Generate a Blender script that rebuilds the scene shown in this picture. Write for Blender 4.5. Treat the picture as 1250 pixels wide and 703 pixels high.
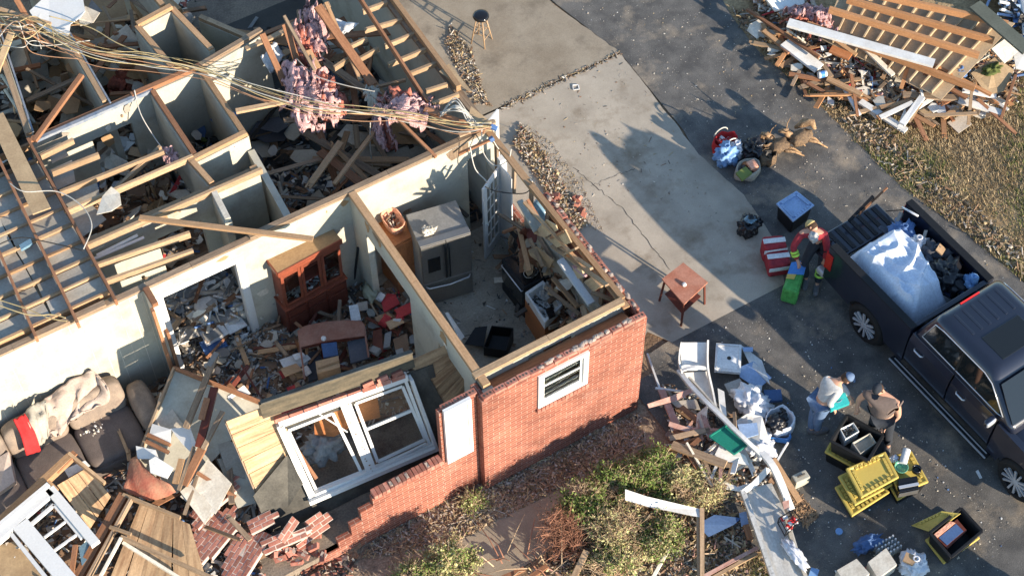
import bpy, bmesh, math, random
import numpy as np
from mathutils import Vector, Matrix, Euler, noise
random.seed(7)
for _o in list(bpy.data.objects): bpy.data.objects.remove(_o)
SC = bpy.context.scene
COL = SC.collection
R = math.radians
# ---------------------------------------------------------------- camera
CH = 24.0
_f = 2007.0
_p, _r, _y = R(54.58), R(-0.63), R(30.54)
_B = np.array([[1, 0, 0], [0, math.sin(_p), math.cos(_p)], [0, math.cos(_p), -math.sin(_p)]])
_Rr = np.array([[math.cos(_r), math.sin(_r), 0], [-math.sin(_r), math.cos(_r), 0], [0, 0, 1]])
_Ry = np.array([[math.cos(_y), -math.sin(_y), 0], [math.sin(_y), math.cos(_y), 0], [0, 0, 1]])
_M = _Rr @ _B @ _Ry
cam_d = bpy.data.cameras.new('camera'); cam = bpy.data.objects.new('camera', cam_d); COL.objects.link(cam)
cam.matrix_world = Matrix(((_M[0][0], _M[1][0], -_M[2][0], 0), (_M[0][1], _M[1][1], -_M[2][1], 0), (_M[0][2], _M[1][2], -_M[2][2], CH), (0, 0, 0, 1)))
cam_d.sensor_width = 36; cam_d.lens = 36 * _f / 1250.0
cam_d.clip_start = 0.5; cam_d.clip_end = 1500
SC.camera = cam
# ---------------------------------------------------------------- world and sun
SUN_AZ = 107.5 - 180          # world direction (from +X, ccw) that points at the sun
SUN_EL = 15.8
w = bpy.data.worlds.new('World'); SC.world = w; w.use_nodes = True
nt = w.node_tree
sky = nt.nodes.new('ShaderNodeTexSky'); sky.sky_type = 'NISHITA'; sky.sun_disc = False
sky.sun_elevation = R(SUN_EL); sky.sun_rotation = R(90 - SUN_AZ)
sky.air_density = 1.0; sky.dust_density = 0.0; sky.ozone_density = 1.6
bg = nt.nodes['Background']; bg.inputs[1].default_value = 0.15
nt.links.new(sky.outputs[0], bg.inputs[0])
sd = bpy.data.lights.new('sun', 'SUN'); sd.energy = 5.0; sd.angle = R(0.5); sd.color = (1.0, 0.86, 0.69)
so = bpy.data.objects.new('sun', sd); COL.objects.link(so)
_az, _el = R(SUN_AZ), R(SUN_EL)
_sd = Vector((math.cos(_az) * math.cos(_el), math.sin(_az) * math.cos(_el), math.sin(_el)))
so.rotation_euler = _sd.to_track_quat('Z', 'Y').to_euler(); so.location = (30, -30, 30)
SC.view_settings.view_transform = 'Standard'; SC.view_settings.look = 'None'
SC.view_settings.exposure = 1.12; SC.view_settings.gamma = 1.0
try: SC.view_settings.use_curve_mapping = False
except Exception: pass

# ---------------------------------------------------------------- photo measurements -> world points
def _ray(px, py):
    return _M.T @ np.array([(px - 625.0) / _f, -(py - 351.5) / _f, 1.0])
def P(px, py, z=0.0):
    d = _ray(px, py); t = (z - CH) / d[2]
    return Vector((d[0] * t, d[1] * t, z))
def PY(px, py, y):
    d = _ray(px, py); t = y / d[1]; return Vector((d[0] * t, y, CH + d[2] * t))
def PX(px, py, x):
    d = _ray(px, py); t = x / d[0]; return Vector((x, d[1] * t, CH + d[2] * t))
def PN(px, py, p0, n):
    d = Vector(_ray(px, py)); o = Vector((0, 0, CH)); t = (p0 - o).dot(n) / d.dot(n); return o + d * t

# ---------------------------------------------------------------- materials
MATS = {}
def nn(nt, typ, **kw):
    n = nt.nodes.new(typ)
    for k, v in kw.items():
        if k.startswith('i_'):
            key = k[2:]
            key = int(key) if key.isdigit() else key.replace('_', ' ')
            n.inputs[key].default_value = v
        else: setattr(n, k, v)
    return n
def mat(name, col, rough=0.75, col2=None, amt=0.5, scale=3.0, var=0.25, metal=0.0, spec=0.3, bump=0.0, bscale=30.0,
        grain=None, trans=0.0, alpha=1.0, coat=0.0, detail=6.0, thr=(0.35, 0.65), coord='Object', sss=0, fine=0.12, fscale=None, ior=1.45):
    if name in MATS: return MATS[name]
    m = bpy.data.materials.new(name); m.use_nodes = True; nt = m.node_tree; L = nt.links.new
    b = nt.nodes['Principled BSDF']
    b.inputs['Roughness'].default_value = rough; b.inputs['Metallic'].default_value = metal
    b.inputs['Specular IOR Level'].default_value = spec; b.inputs['IOR'].default_value = ior
    if trans: b.inputs['Transmission Weight'].default_value = trans
    if coat: b.inputs['Coat Weight'].default_value = coat; b.inputs['Coat Roughness'].default_value = 0.08
    b.inputs['Alpha'].default_value = alpha
    tc = nn(nt, 'ShaderNodeTexCoord'); vec = tc.outputs['Object']
    if coord == 'UV' or grain:
        uv = nn(nt, 'ShaderNodeUVMap'); uv.uv_map = 'uv'; vec = uv.outputs[0]
    mp = nn(nt, 'ShaderNodeMapping'); L(vec, mp.inputs[0])
    if grain: mp.inputs['Scale'].default_value = (grain[0], grain[1], 1)
    no = nn(nt, 'ShaderNodeTexNoise', i_Scale=(scale if not grain else 1.0), i_Detail=detail, i_Roughness=0.6); L(mp.outputs[0], no.inputs['Vector'])
    mr = nn(nt, 'ShaderNodeMapRange', i_1=thr[0], i_2=thr[1], i_3=0.0, i_4=1.0); L(no.outputs[0], mr.inputs[0])
    mix = nn(nt, 'ShaderNodeMix', data_type='RGBA')
    c2 = col2 if col2 else tuple(c * 0.6 for c in col)
    mix.inputs[6].default_value = (*col, 1); mix.inputs[7].default_value = (*c2, 1)
    ml = nn(nt, 'ShaderNodeMath', operation='MULTIPLY', i_1=amt); L(mr.outputs[0], ml.inputs[0]); L(ml.outputs[0], mix.inputs[0])
    # per-piece brightness and a fine mottling
    at = nn(nt, 'ShaderNodeAttribute', attribute_name='rnd')
    mr2 = nn(nt, 'ShaderNodeMapRange', i_1=0.0, i_2=1.0, i_3=1 - var, i_4=1 + var * 0.8); L(at.outputs['Fac'], mr2.inputs[0])
    n2 = nn(nt, 'ShaderNodeTexNoise', i_Scale=fscale or bscale, i_Detail=3.0); L(tc.outputs['Object'], n2.inputs['Vector'])
    mr3 = nn(nt, 'ShaderNodeMapRange', i_1=0.3, i_2=0.7, i_3=1 - fine, i_4=1 + fine); L(n2.outputs[0], mr3.inputs[0])
    mm = nn(nt, 'ShaderNodeMath', operation='MULTIPLY'); L(mr2.outputs[0], mm.inputs[0]); L(mr3.outputs[0], mm.inputs[1])
    vm = nn(nt, 'ShaderNodeVectorMath', operation='SCALE'); L(mix.outputs[2], vm.inputs[0]); L(mm.outputs[0], vm.inputs['Scale'])
    L(vm.outputs[0], b.inputs['Base Color'])
    if bump:
        bn = nn(nt, 'ShaderNodeBump', i_Strength=bump, i_Distance=0.02)
        if grain: L(no.outputs[0], bn.inputs['Height'])
        else: L(n2.outputs[0], bn.inputs['Height'])
        L(bn.outputs[0], b.inputs['Normal'])
    MATS[name] = m
    return m
def brick_mat(name, c1, c2, mort, offx=0.0):
    m = bpy.data.materials.new(name); m.use_nodes = True; nt = m.node_tree; L = nt.links.new
    b = nt.nodes['Principled BSDF']; b.inputs['Roughness'].default_value = 0.85; b.inputs['Specular IOR Level'].default_value = 0.2
    uv = nn(nt, 'ShaderNodeUVMap'); uv.uv_map = 'uv'
    br = nn(nt, 'ShaderNodeTexBrick', i_Scale=1.0); br.offset = 0.5
    br.inputs['Brick Width'].default_value = 0.205; br.inputs['Row Height'].default_value = 0.067
    br.inputs['Mortar Size'].default_value = 0.0055; br.inputs['Mortar Smooth'].default_value = 0.2; br.inputs['Bias'].default_value = -0.1
    br.inputs['Color1'].default_value = (*c1, 1); br.inputs['Color2'].default_value = (*c2, 1); br.inputs['Mortar'].default_value = (*mort, 1)
    nd = nn(nt, 'ShaderNodeTexNoise', i_Scale=4.0, i_Detail=4.0); L(uv.outputs[0], nd.inputs['Vector'])
    va = nn(nt, 'ShaderNodeVectorMath', operation='SCALE'); va.inputs['Scale'].default_value = 0.012
    L(nd.outputs['Color'], va.inputs[0])
    vb = nn(nt, 'ShaderNodeVectorMath', operation='ADD'); L(uv.outputs[0], vb.inputs[0]); L(va.outputs[0], vb.inputs[1])
    L(vb.outputs[0], br.inputs['Vector'])
    tc = nn(nt, 'ShaderNodeTexCoord')
    n1 = nn(nt, 'ShaderNodeTexNoise', i_Scale=1.1, i_Detail=8.0, i_Roughness=0.65); L(tc.outputs['Object'], n1.inputs['Vector'])
    mr = nn(nt, 'ShaderNodeMapRange', i_1=0.3, i_2=0.75, i_3=0.62, i_4=1.25); L(n1.outputs[0], mr.inputs[0])
    n2 = nn(nt, 'ShaderNodeTexNoise', i_Scale=45.0, i_Detail=3.0); L(tc.outputs['Object'], n2.inputs['Vector'])
    mr2 = nn(nt, 'ShaderNodeMapRange', i_1=0.3, i_2=0.7, i_3=0.85, i_4=1.15); L(n2.outputs[0], mr2.inputs[0])
    mm = nn(nt, 'ShaderNodeMath', operation='MULTIPLY'); L(mr.outputs[0], mm.inputs[0]); L(mr2.outputs[0], mm.inputs[1])
    vm = nn(nt, 'ShaderNodeVectorMath', operation='SCALE'); L(br.outputs['Color'], vm.inputs[0]); L(mm.outputs[0], vm.inputs['Scale'])
    # pale efflorescence patches
    n3 = nn(nt, 'ShaderNodeTexNoise', i_Scale=2.3, i_Detail=6.0); L(tc.outputs['Object'], n3.inputs['Vector'])
    mr4 = nn(nt, 'ShaderNodeMapRange', i_1=0.58, i_2=0.8, i_3=0.0, i_4=0.35); L(n3.outputs[0], mr4.inputs[0])
    mx = nn(nt, 'ShaderNodeMix', data_type='RGBA'); L(mr4.outputs[0], mx.inputs[0]); L(vm.outputs[0], mx.inputs[6]); mx.inputs[7].default_value = (0.5, 0.33, 0.26, 1)
    L(mx.outputs[2], b.inputs['Base Color'])
    bp = nn(nt, 'ShaderNodeBump', i_Strength=0.5, i_Distance=0.01, invert=True); L(br.outputs['Fac'], bp.inputs['Height']); L(bp.outputs[0], b.inputs['Normal'])
    MATS[name] = m; return m

W = {}
W['brick'] = brick_mat('red_brick', (0.31, 0.105, 0.066), (0.20, 0.062, 0.042), (0.43, 0.285, 0.22))
W['brickbit'] = mat('red_brick_piece', (0.33, 0.115, 0.08), col2=(0.42, 0.25, 0.19), amt=0.5, scale=12, var=0.35, rough=0.9)
W['mortarpale'] = mat('pale_mortar', (0.60, 0.50, 0.42), var=0.15, rough=0.95)
W['mortar'] = mat('mortar', (0.42, 0.33, 0.27), var=0.2, rough=0.95, bump=0.3)
W['lumber'] = mat('pine_lumber', (0.42, 0.265, 0.15), col2=(0.30, 0.17, 0.08), amt=0.75, grain=(2.5, 38), var=0.22, rough=0.7, bump=0.1)
W['lumberpale'] = mat('pale_pine', (0.42, 0.29, 0.175), col2=(0.24, 0.155, 0.09), amt=0.75, grain=(2.5, 30), var=0.2, rough=0.7)
W['lumberold'] = mat('weathered_lumber', (0.33, 0.24, 0.16), col2=(0.16, 0.11, 0.075), amt=0.85, grain=(2, 30), var=0.25, rough=0.85)
W['lumberbrown'] = mat('rusty_brown_lumber', (0.34, 0.165, 0.085), col2=(0.17, 0.075, 0.04), amt=0.7, grain=(2, 30), var=0.25, rough=0.75)
W['sheath'] = mat('board_sheathing', (0.52, 0.35, 0.20), col2=(0.25, 0.14, 0.075), amt=0.9, grain=(1.1, 12), var=0.28, rough=0.75, thr=(0.42, 0.68))
W['ply'] = mat('plywood', (0.50, 0.36, 0.21), col2=(0.28, 0.18, 0.10), amt=0.6, scale=2.5, var=0.15, rough=0.8)
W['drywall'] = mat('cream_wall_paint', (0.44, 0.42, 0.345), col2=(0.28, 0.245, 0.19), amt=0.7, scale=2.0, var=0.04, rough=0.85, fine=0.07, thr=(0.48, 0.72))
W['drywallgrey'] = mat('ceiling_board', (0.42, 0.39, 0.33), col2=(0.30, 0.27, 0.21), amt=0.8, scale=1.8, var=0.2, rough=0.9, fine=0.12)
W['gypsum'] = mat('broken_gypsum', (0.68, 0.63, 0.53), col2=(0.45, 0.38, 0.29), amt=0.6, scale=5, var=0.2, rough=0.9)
W['white'] = mat('white_paint', (0.66, 0.655, 0.63), col2=(0.58, 0.55, 0.50), amt=0.35, scale=4, var=0.06, rough=0.5, fine=0.05, thr=(0.5, 0.8))
W['vinyl'] = mat('white_vinyl', (0.74, 0.73, 0.69), col2=(0.48, 0.44, 0.38), amt=0.5, scale=5, var=0.1, rough=0.45, fine=0.06)
W['felt'] = mat('black_felt', (0.055, 0.052, 0.045), col2=(0.13, 0.12, 0.10), amt=0.7, scale=3, var=0.2, rough=0.9, bump=0.3)
W['glass'] = mat('window_glass', (0.75, 0.8, 0.8), rough=0.03, trans=1.0, var=0.0, fine=0.0, amt=0, spec=0.5)
W['darkglass'] = mat('dark_glass', (0.012, 0.014, 0.014), rough=0.05, var=0, amt=0, fine=0, spec=0.8)
W['pink'] = mat('pink_insulation', (0.60, 0.37, 0.35), col2=(0.38, 0.21, 0.20), amt=0.8, scale=6, var=0.15, rough=1.0, bump=1.0, bscale=40, fine=0.3, thr=(0.4, 0.62))
W['pinkdark'] = mat('rusty_pink_insulation', (0.50, 0.16, 0.11), col2=(0.25, 0.10, 0.07), amt=0.8, scale=7, var=0.3, rough=1.0, bump=1.0, bscale=18, fine=0.3)
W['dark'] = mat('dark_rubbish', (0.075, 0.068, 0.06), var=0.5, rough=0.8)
W['darkfab'] = mat('dark_cloth', (0.08, 0.085, 0.10), var=0.5, rough=0.95)
W['grey'] = mat('grey_scrap', (0.30, 0.29, 0.27), var=0.4, rough=0.8)
W['paper'] = mat('white_paper', (0.72, 0.72, 0.70), var=0.2, rough=0.8)
W['bluescrap'] = mat('blue_scrap', (0.09, 0.17, 0.35), var=0.4, rough=0.7)
W['redscrap'] = mat('red_scrap', (0.45, 0.05, 0.05), var=0.4, rough=0.7)
W['brownscrap'] = mat('brown_scrap', (0.25, 0.155, 0.095), var=0.5, rough=0.85)
W['card'] = mat('cardboard', (0.46, 0.30, 0.17), var=0.15, rough=0.85, scale=4, amt=0.3)
W['plaster'] = mat('plaster_dust', (0.46, 0.40, 0.33), var=0.3, rough=0.95)
W['leaf'] = mat('green_leaf', (0.14, 0.20, 0.045), col2=(0.26, 0.29, 0.085), amt=0.6, scale=2, var=0.5, rough=0.6, fine=0.0)
W['leafpale'] = mat('pale_leaf', (0.48, 0.44, 0.20), var=0.4, rough=0.6, fine=0.0)
W['drygrass'] = mat('dry_grass', (0.46, 0.36, 0.215), col2=(0.22, 0.15, 0.07), amt=0.7, scale=1.5, var=0.45, rough=0.9, fine=0.0)
W['greengrass'] = mat('green_grass', (0.14, 0.17, 0.045), var=0.4, rough=0.8, fine=0.0)
W['twig'] = mat('bare_twig', (0.50, 0.36, 0.23), var=0.4, rough=0.9)
W['twigred'] = mat('reddish_twig', (0.33, 0.16, 0.10), var=0.4, rough=0.9)
W['steel'] = mat('fridge_steel', (0.30, 0.29, 0.27), rough=0.38, metal=0.75, var=0.0, scale=4, amt=0.3, fine=0.05)
W['steeltop'] = mat('fridge_top', (0.24, 0.235, 0.22), rough=0.6, var=0.0, scale=4, amt=0.5)
W['chrome'] = mat('chrome', (0.62, 0.63, 0.65), rough=0.3, metal=0.5, var=0, fine=0, amt=0)
W['black'] = mat('black_plastic', (0.018, 0.018, 0.019), rough=0.45, var=0.2)
W['blackgloss'] = mat('black_gloss', (0.012, 0.012, 0.013), rough=0.15, var=0.1, spec=0.6)
W['cherry'] = mat('cherry_wood', (0.26, 0.07, 0.038), col2=(0.13, 0.038, 0.022), amt=0.6, grain=(3, 25), var=0.12, rough=0.4)
W['cherrydark'] = mat('dark_cherry_wood', (0.16, 0.045, 0.028), col2=(0.08, 0.022, 0.015), amt=0.6, grain=(3, 25), var=0.12, rough=0.4)
W['oak'] = mat('orange_oak', (0.50, 0.20, 0.08), col2=(0.34, 0.12, 0.045), amt=0.6, grain=(3, 25), var=0.12, rough=0.45)
W['backing'] = mat('hardboard_backing', (0.38, 0.24, 0.12), col2=(0.25, 0.15, 0.08), amt=0.6, scale=3, var=0.1, rough=0.8)
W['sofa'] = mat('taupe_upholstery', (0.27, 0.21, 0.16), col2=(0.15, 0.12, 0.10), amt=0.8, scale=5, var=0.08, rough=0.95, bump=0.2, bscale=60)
W['throw'] = mat('beige_throw', (0.46, 0.37, 0.31), col2=(0.34, 0.26, 0.21), amt=0.5, scale=4, var=0.05, rough=0.95, bump=0.2)
W['red'] = mat('red_cloth', (0.50, 0.03, 0.03), col2=(0.3, 0.015, 0.015), amt=0.5, scale=5, var=0.1, rough=0.9)
W['wire_y'] = mat('yellow_cable', (0.50, 0.39, 0.20), var=0.15, rough=0.5)
W['wire_w'] = mat('white_cable', (0.55, 0.52, 0.46), var=0.15, rough=0.5)
W['wire_o'] = mat('copper_cable', (0.42, 0.23, 0.13), var=0.15, rough=0.5)
W['wire_k'] = mat('black_cable', (0.03, 0.03, 0.03), var=0.15, rough=0.5)

# ---------------------------------------------------------------- mesh builder
class MB:
    def __init__(s): s.v = []; s.f = []; s.mi = []; s.r = []; s.uv = []
    def add(s, verts, faces, mi=0, uvs=None, rnd=None):
        o = len(s.v); s.v.extend([tuple(v) for v in verts]); r = random.random() if rnd is None else rnd
        for i, f in enumerate(faces):
            s.f.append([o + k for k in f]); s.mi.append(mi); s.r.append(r)
            s.uv.append(uvs[i] if uvs else None)
        return s
    def box(s, c, size, rot=None, mi=0, jit=0.0, rnd=None, uvo=None):
        sx, sy, sz = size[0] / 2, size[1] / 2, size[2] / 2; c = Vector(c)
        L = [Vector((x, y, z)) for x in (-sx, sx) for y in (-sy, sy) for z in (-sz, sz)]
        if jit: L = [l + Vector((random.uniform(-1, 1) * jit for _ in range(3))) for l in L]
        V = [c + (rot @ l if rot else l) for l in L]
        F = [(0, 1, 3, 2), (4, 6, 7, 5), (0, 4, 5, 1), (2, 3, 7, 6), (0, 2, 6, 4), (1, 5, 7, 3)]
        ax = [(1, 2), (1, 2), (0, 2), (0, 2), (0, 1), (0, 1)]
        # u always follows the longest side, so wood grain runs along the piece
        lo = max(range(3), key=lambda k: size[k])
        ox, oy = (random.uniform(0, 50), random.uniform(0, 50)) if uvo is None else uvo
        UV = []
        for f, a in zip(F, ax):
            a0, a1 = a
            if a1 == lo and uvo is None: a0, a1 = a1, a0
            UV.append([(L[k][a0] + ox, L[k][a1] + oy) for k in f])
        return s.add(V, F, mi, UV, rnd)
    def box2(s, a, b, mi=0, **k):      # axis aligned between two corners
        a = Vector(a); b = Vector(b)
        return s.box((a + b) / 2, [abs(x) for x in (b - a)], None, mi, **k)
    def beam(s, a, b, w=0.09, t=0.04, mi=0, roll=0.0, jit=0.0, rnd=None):
        a = Vector(a); b = Vector(b); d = b - a; L = d.length
        if L < 1e-6: return s
        x = d / L; up = Vector((0, 0, 1)) if abs(x.z) < 0.98 else Vector((0, 1, 0))
        y = up.cross(x).normalized(); z = x.cross(y)
        if roll: 
            cr, sr = math.cos(roll), math.sin(roll); y, z = y * cr + z * sr, z * cr - y * sr
        Rm = Matrix((x, y, z)).transposed()
        return s.box((a + b) / 2, (L, w, t), Rm, mi, jit, rnd)
    def plate(s, pts, t=0.02, mi=0, n=None, mi_side=None, uvdir=None, rnd=None):
        pts = [Vector(p) for p in pts]
        if n is None:
            n = Vector((0, 0, 0))
            for i in range(len(pts)): n += pts[i].cross(pts[(i + 1) % len(pts)])
            n = n.normalized()
            if n.z < 0: n = -n; pts = pts[::-1]
        k = len(pts); V = [p + n * t / 2 for p in pts] + [p - n * t / 2 for p in pts]
        u = (Vector(uvdir) if uvdir else pts[1] - pts[0]); u = (u - n * u.dot(n)).normalized(); v = n.cross(u)
        ox, oy = random.uniform(0, 20), random.uniform(0, 20)
        pr = lambda p: (p.dot(u) + ox, p.dot(v) + oy)
        F = [list(range(k)), list(range(2 * k - 1, k - 1, -1))]; UV = [[pr(V[i]) for i in f] for f in F]
        r = random.random() if rnd is None else rnd
        s.add(V, F, mi, UV, r)
        F2 = [(i, k + i, k + (i + 1) % k, (i + 1) % k) for i in range(k)]
        s.add(V, F2, mi if mi_side is None else mi_side, [[pr(V[i]) for i in f] for f in F2], r)
        return s
    def tube(s, pts, r=0.01, n=6, mi=0, r2=None, cap=True, rnd=None):
        pts = [Vector(p) for p in pts]; K = len(pts); V = []; prev = None
        for i, p in enumerate(pts):
            d = (pts[min(i + 1, K - 1)] - pts[max(i - 1, 0)])
            d = d.normalized() if d.length > 1e-9 else Vector((0, 0, 1))
            a = prev if prev is not None else (Vector((0, 0, 1)) if abs(d.z) < 0.9 else Vector((1, 0, 0)))
            x = (a - d * a.dot(d)); x = x.normalized() if x.length > 1e-6 else d.orthogonal().normalized(); prev = x; y = d.cross(x)
            rr = r[i] if isinstance(r, (list, tuple)) else (r if r2 is None else r + (r2 - r) * i / (K - 1))
            for j in range(n):
                t = 2 * math.pi * j / n; V.append(p + x * math.cos(t) * rr + y * math.sin(t) * rr)
        F = [(i * n + j, i * n + (j + 1) % n, (i + 1) * n + (j + 1) % n, (i + 1) * n + j) for i in range(K - 1) for j in range(n)]
        if cap: F += [list(range(n))[::-1], [(K - 1) * n + j for j in range(n)]]
        return s.add(V, F, mi, None, rnd)
    def lathe(s, c, prof, n=20, axis=None, mi=0, rnd=None):   # prof: (radius, height)
        c = Vector(c); ax = Vector(axis).normalized() if axis else Vector((0, 0, 1))
        x = ax.orthogonal().normalized(); y = ax.cross(x); V = []
        for (r, h) in prof:
            for j in range(n):
                t = 2 * math.pi * j / n; V.append(c + ax * h + (x * math.cos(t) + y * math.sin(t)) * r)
        K = len(prof)
        F = [(i * n + j, i * n + (j + 1) % n, (i + 1) * n + (j + 1) % n, (i + 1) * n + j) for i in range(K - 1) for j in range(n)]
        F += [list(range(n))[::-1], [(K - 1) * n + j for j in range(n)]]
        return s.add(V, F, mi, None, rnd)
    def grid(s, fn, nu, nv, mi=0, rnd=None, close=False):      # fn(u,v)->Vector
        V = [fn(i / nu, j / nv) for j in range(nv + 1) for i in range(nu + 1)]
        F = [(j * (nu + 1) + i, j * (nu + 1) + i + 1, (j + 1) * (nu + 1) + i + 1, (j + 1) * (nu + 1) + i) for j in range(nv) for i in range(nu)]
        return s.add(V, F, mi, None, rnd)
    def loft(s, rings, mi=0, cap=True, closed=True, rnd=None):
        n = len(rings[0]); V = [p for r in rings for p in r]; K = len(rings)
        rng = range(n) if closed else range(n - 1)
        F = [(i * n + j, i * n + (j + 1) % n, (i + 1) * n + (j + 1) % n, (i + 1) * n + j) for i in range(K - 1) for j in rng]
        if cap and closed: F += [list(range(n))[::-1], [(K - 1) * n + j for j in range(n)]]
        return s.add(V, F, mi, None, rnd)
    def blob(s, c, rad, seed=0, sub=2, amp=0.25, freq=2.0, mi=0, rnd=None, flat=None):
        bm = bmesh.new(); bmesh.ops.create_icosphere(bm, subdivisions=sub, radius=1.0)
        rad = Vector(rad) if hasattr(rad, '__len__') else Vector((rad,) * 3); c = Vector(c); V = []
        for v in bm.verts:
            d = v.co.normalized(); k = 1 + amp * noise.noise(d * freq + Vector((seed * 3.7, seed * 1.3, 5))) * 2 + amp * 0.5 * noise.noise(d * freq * 2.7 + Vector((seed, 0, 9))) * 2 + (amp * .35 * noise.noise(d * freq * 7 + Vector((seed, 3, 9))) * 2 if sub > 3 else 0)
            p = Vector((d.x * rad.x, d.y * rad.y, d.z * rad.z)) * k
            if flat is not None and p.z < flat: p.z = flat
            V.append(c + p)
        F = [[x.index for x in f.verts] for f in bm.faces]; bm.free()
        return s.add(V, F, mi, None, rnd)
    def build(s, name, mats, parent=None, smooth=False, origin=None, bevel=0, solid=0, subd=0, local=False):
        mats = mats if isinstance(mats, (list, tuple)) else [mats]
        me = bpy.data.meshes.new(name)
        if parent is not None and origin is None:
            origin = Vector((0, 0, 0)) if local else Vector(WLOC[parent.name])
        if origin is None:
            a = np.array(s.v); origin = Vector(((a[:, 0].min() + a[:, 0].max()) / 2, (a[:, 1].min() + a[:, 1].max()) / 2, a[:, 2].min()))
        origin = Vector(origin)
        me.from_pydata([(v[0] - origin.x, v[1] - origin.y, v[2] - origin.z) for v in s.v], [], s.f)
        for m in mats: me.materials.append(W[m] if isinstance(m, str) else m)
        me.polygons.foreach_set('material_index', s.mi)
        if smooth: me.polygons.foreach_set('use_smooth', [True] * len(s.f))
        at = me.attributes.new('rnd', 'FLOAT', 'FACE'); at.data.foreach_set('value', s.r)
        if any(u is not None for u in s.uv):
            ul = me.uv_layers.new(name='uv'); arr = []
            for f, u in zip(s.f, s.uv): arr.extend([c for p in (u or [(0, 0)] * len(f)) for c in p])
            ul.data.foreach_set('uv', arr)
        me.validate(); me.update()
        o = bpy.data.objects.new(name, me); COL.objects.link(o)
        if parent is not None: o.parent = parent; WLOC[o.name] = Vector(WLOC[parent.name]) if not local else Vector((0, 0, 0))
        else: o.location = origin; WLOC[o.name] = origin
        if bevel:
            b = o.modifiers.new('bevel', 'BEVEL'); b.width = bevel; b.segments = 2; b.limit_method = 'ANGLE'; b.angle_limit = R(40)
        if subd:
            b = o.modifiers.new('sub', 'SUBSURF'); b.levels = subd; b.render_levels = subd
        if solid:
            b = o.modifiers.new('solid', 'SOLIDIFY'); b.thickness = solid; b.offset = 0
        return o
WLOC = {}
def tag(o, label=None, cat=None, group=None, kind=None):
    if label: o['label'] = label
    if cat: o['category'] = cat
    if group: o['group'] = group
    if kind: o['kind'] = kind
    return o
def empty(name, loc, label=None, cat=None, group=None, rz=0.0):
    o = bpy.data.objects.new(name, None); COL.objects.link(o); o.location = loc; o.rotation_euler = (0, 0, rz)
    o.empty_display_size = 0.2; WLOC[o.name] = Vector(loc); return tag(o, label, cat, group)
def copy_tree(o, parent=None):
    c = o.copy(); COL.objects.link(c); c.parent = parent
    for ch in o.children: copy_tree(ch, c)
    return c
def inpoly(x, y, poly):
    c = False; n = len(poly); j = n - 1
    for i in range(n):
        if ((poly[i][1] > y) != (poly[j][1] > y)) and x < (poly[j][0] - poly[i][0]) * (y - poly[i][1]) / (poly[j][1] - poly[i][1]) + poly[i][0]: c = not c
        j = i
    return c
def sampler(poly):
    x0 = min(p[0] for p in poly); x1 = max(p[0] for p in poly); y0 = min(p[1] for p in poly); y1 = max(p[1] for p in poly)
    def g():
        while True:
            x = random.uniform(x0, x1); y = random.uniform(y0, y1)
            if inpoly(x, y, poly): return x, y
    return g
def pxpoly(pts, z=0.0): return [tuple(P(a, b, z)[:2]) for a, b in pts]
def rrot(tilt=0.5, rz=None):
    return Euler((random.gauss(0, tilt), random.gauss(0, tilt), random.uniform(0, 6.283) if rz is None else rz)).to_matrix()
def nz(x, y, s=1.0, o=0.0): return noise.noise(Vector((x * s, y * s, o)))
def sag(a, b, drop=0.2, n=10, wob=0.05, seed=0):
    a = Vector(a); b = Vector(b); out = []
    for i in range(n + 1):
        t = i / n; p = a.lerp(b, t); p.z -= drop * 4 * t * (1 - t)
        k = math.sin(math.pi * t)
        p += Vector((noise.noise(Vector((t * 3, seed, 1))), noise.noise(Vector((t * 3, seed, 7))), noise.noise(Vector((t * 3, seed, 13))) * 0.5)) * wob * 2 * k
        out.append(p)
    return out
def smoothpts(pts, n=6):
    pts = [Vector(p) for p in pts]; out = []
    for i in range(len(pts) - 1):
        p0 = pts[max(i - 1, 0)]; p1 = pts[i]; p2 = pts[i + 1]; p3 = pts[min(i + 2, len(pts) - 1)]
        for k in range(n):
            t = k / n
            out.append(0.5 * ((2 * p1) + (p2 - p0) * t + (2 * p0 - 5 * p1 + 4 * p2 - p3) * t * t + (3 * p1 - p0 - 3 * p2 + p3) * t ** 3))
    out.append(pts[-1]); return out

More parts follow.
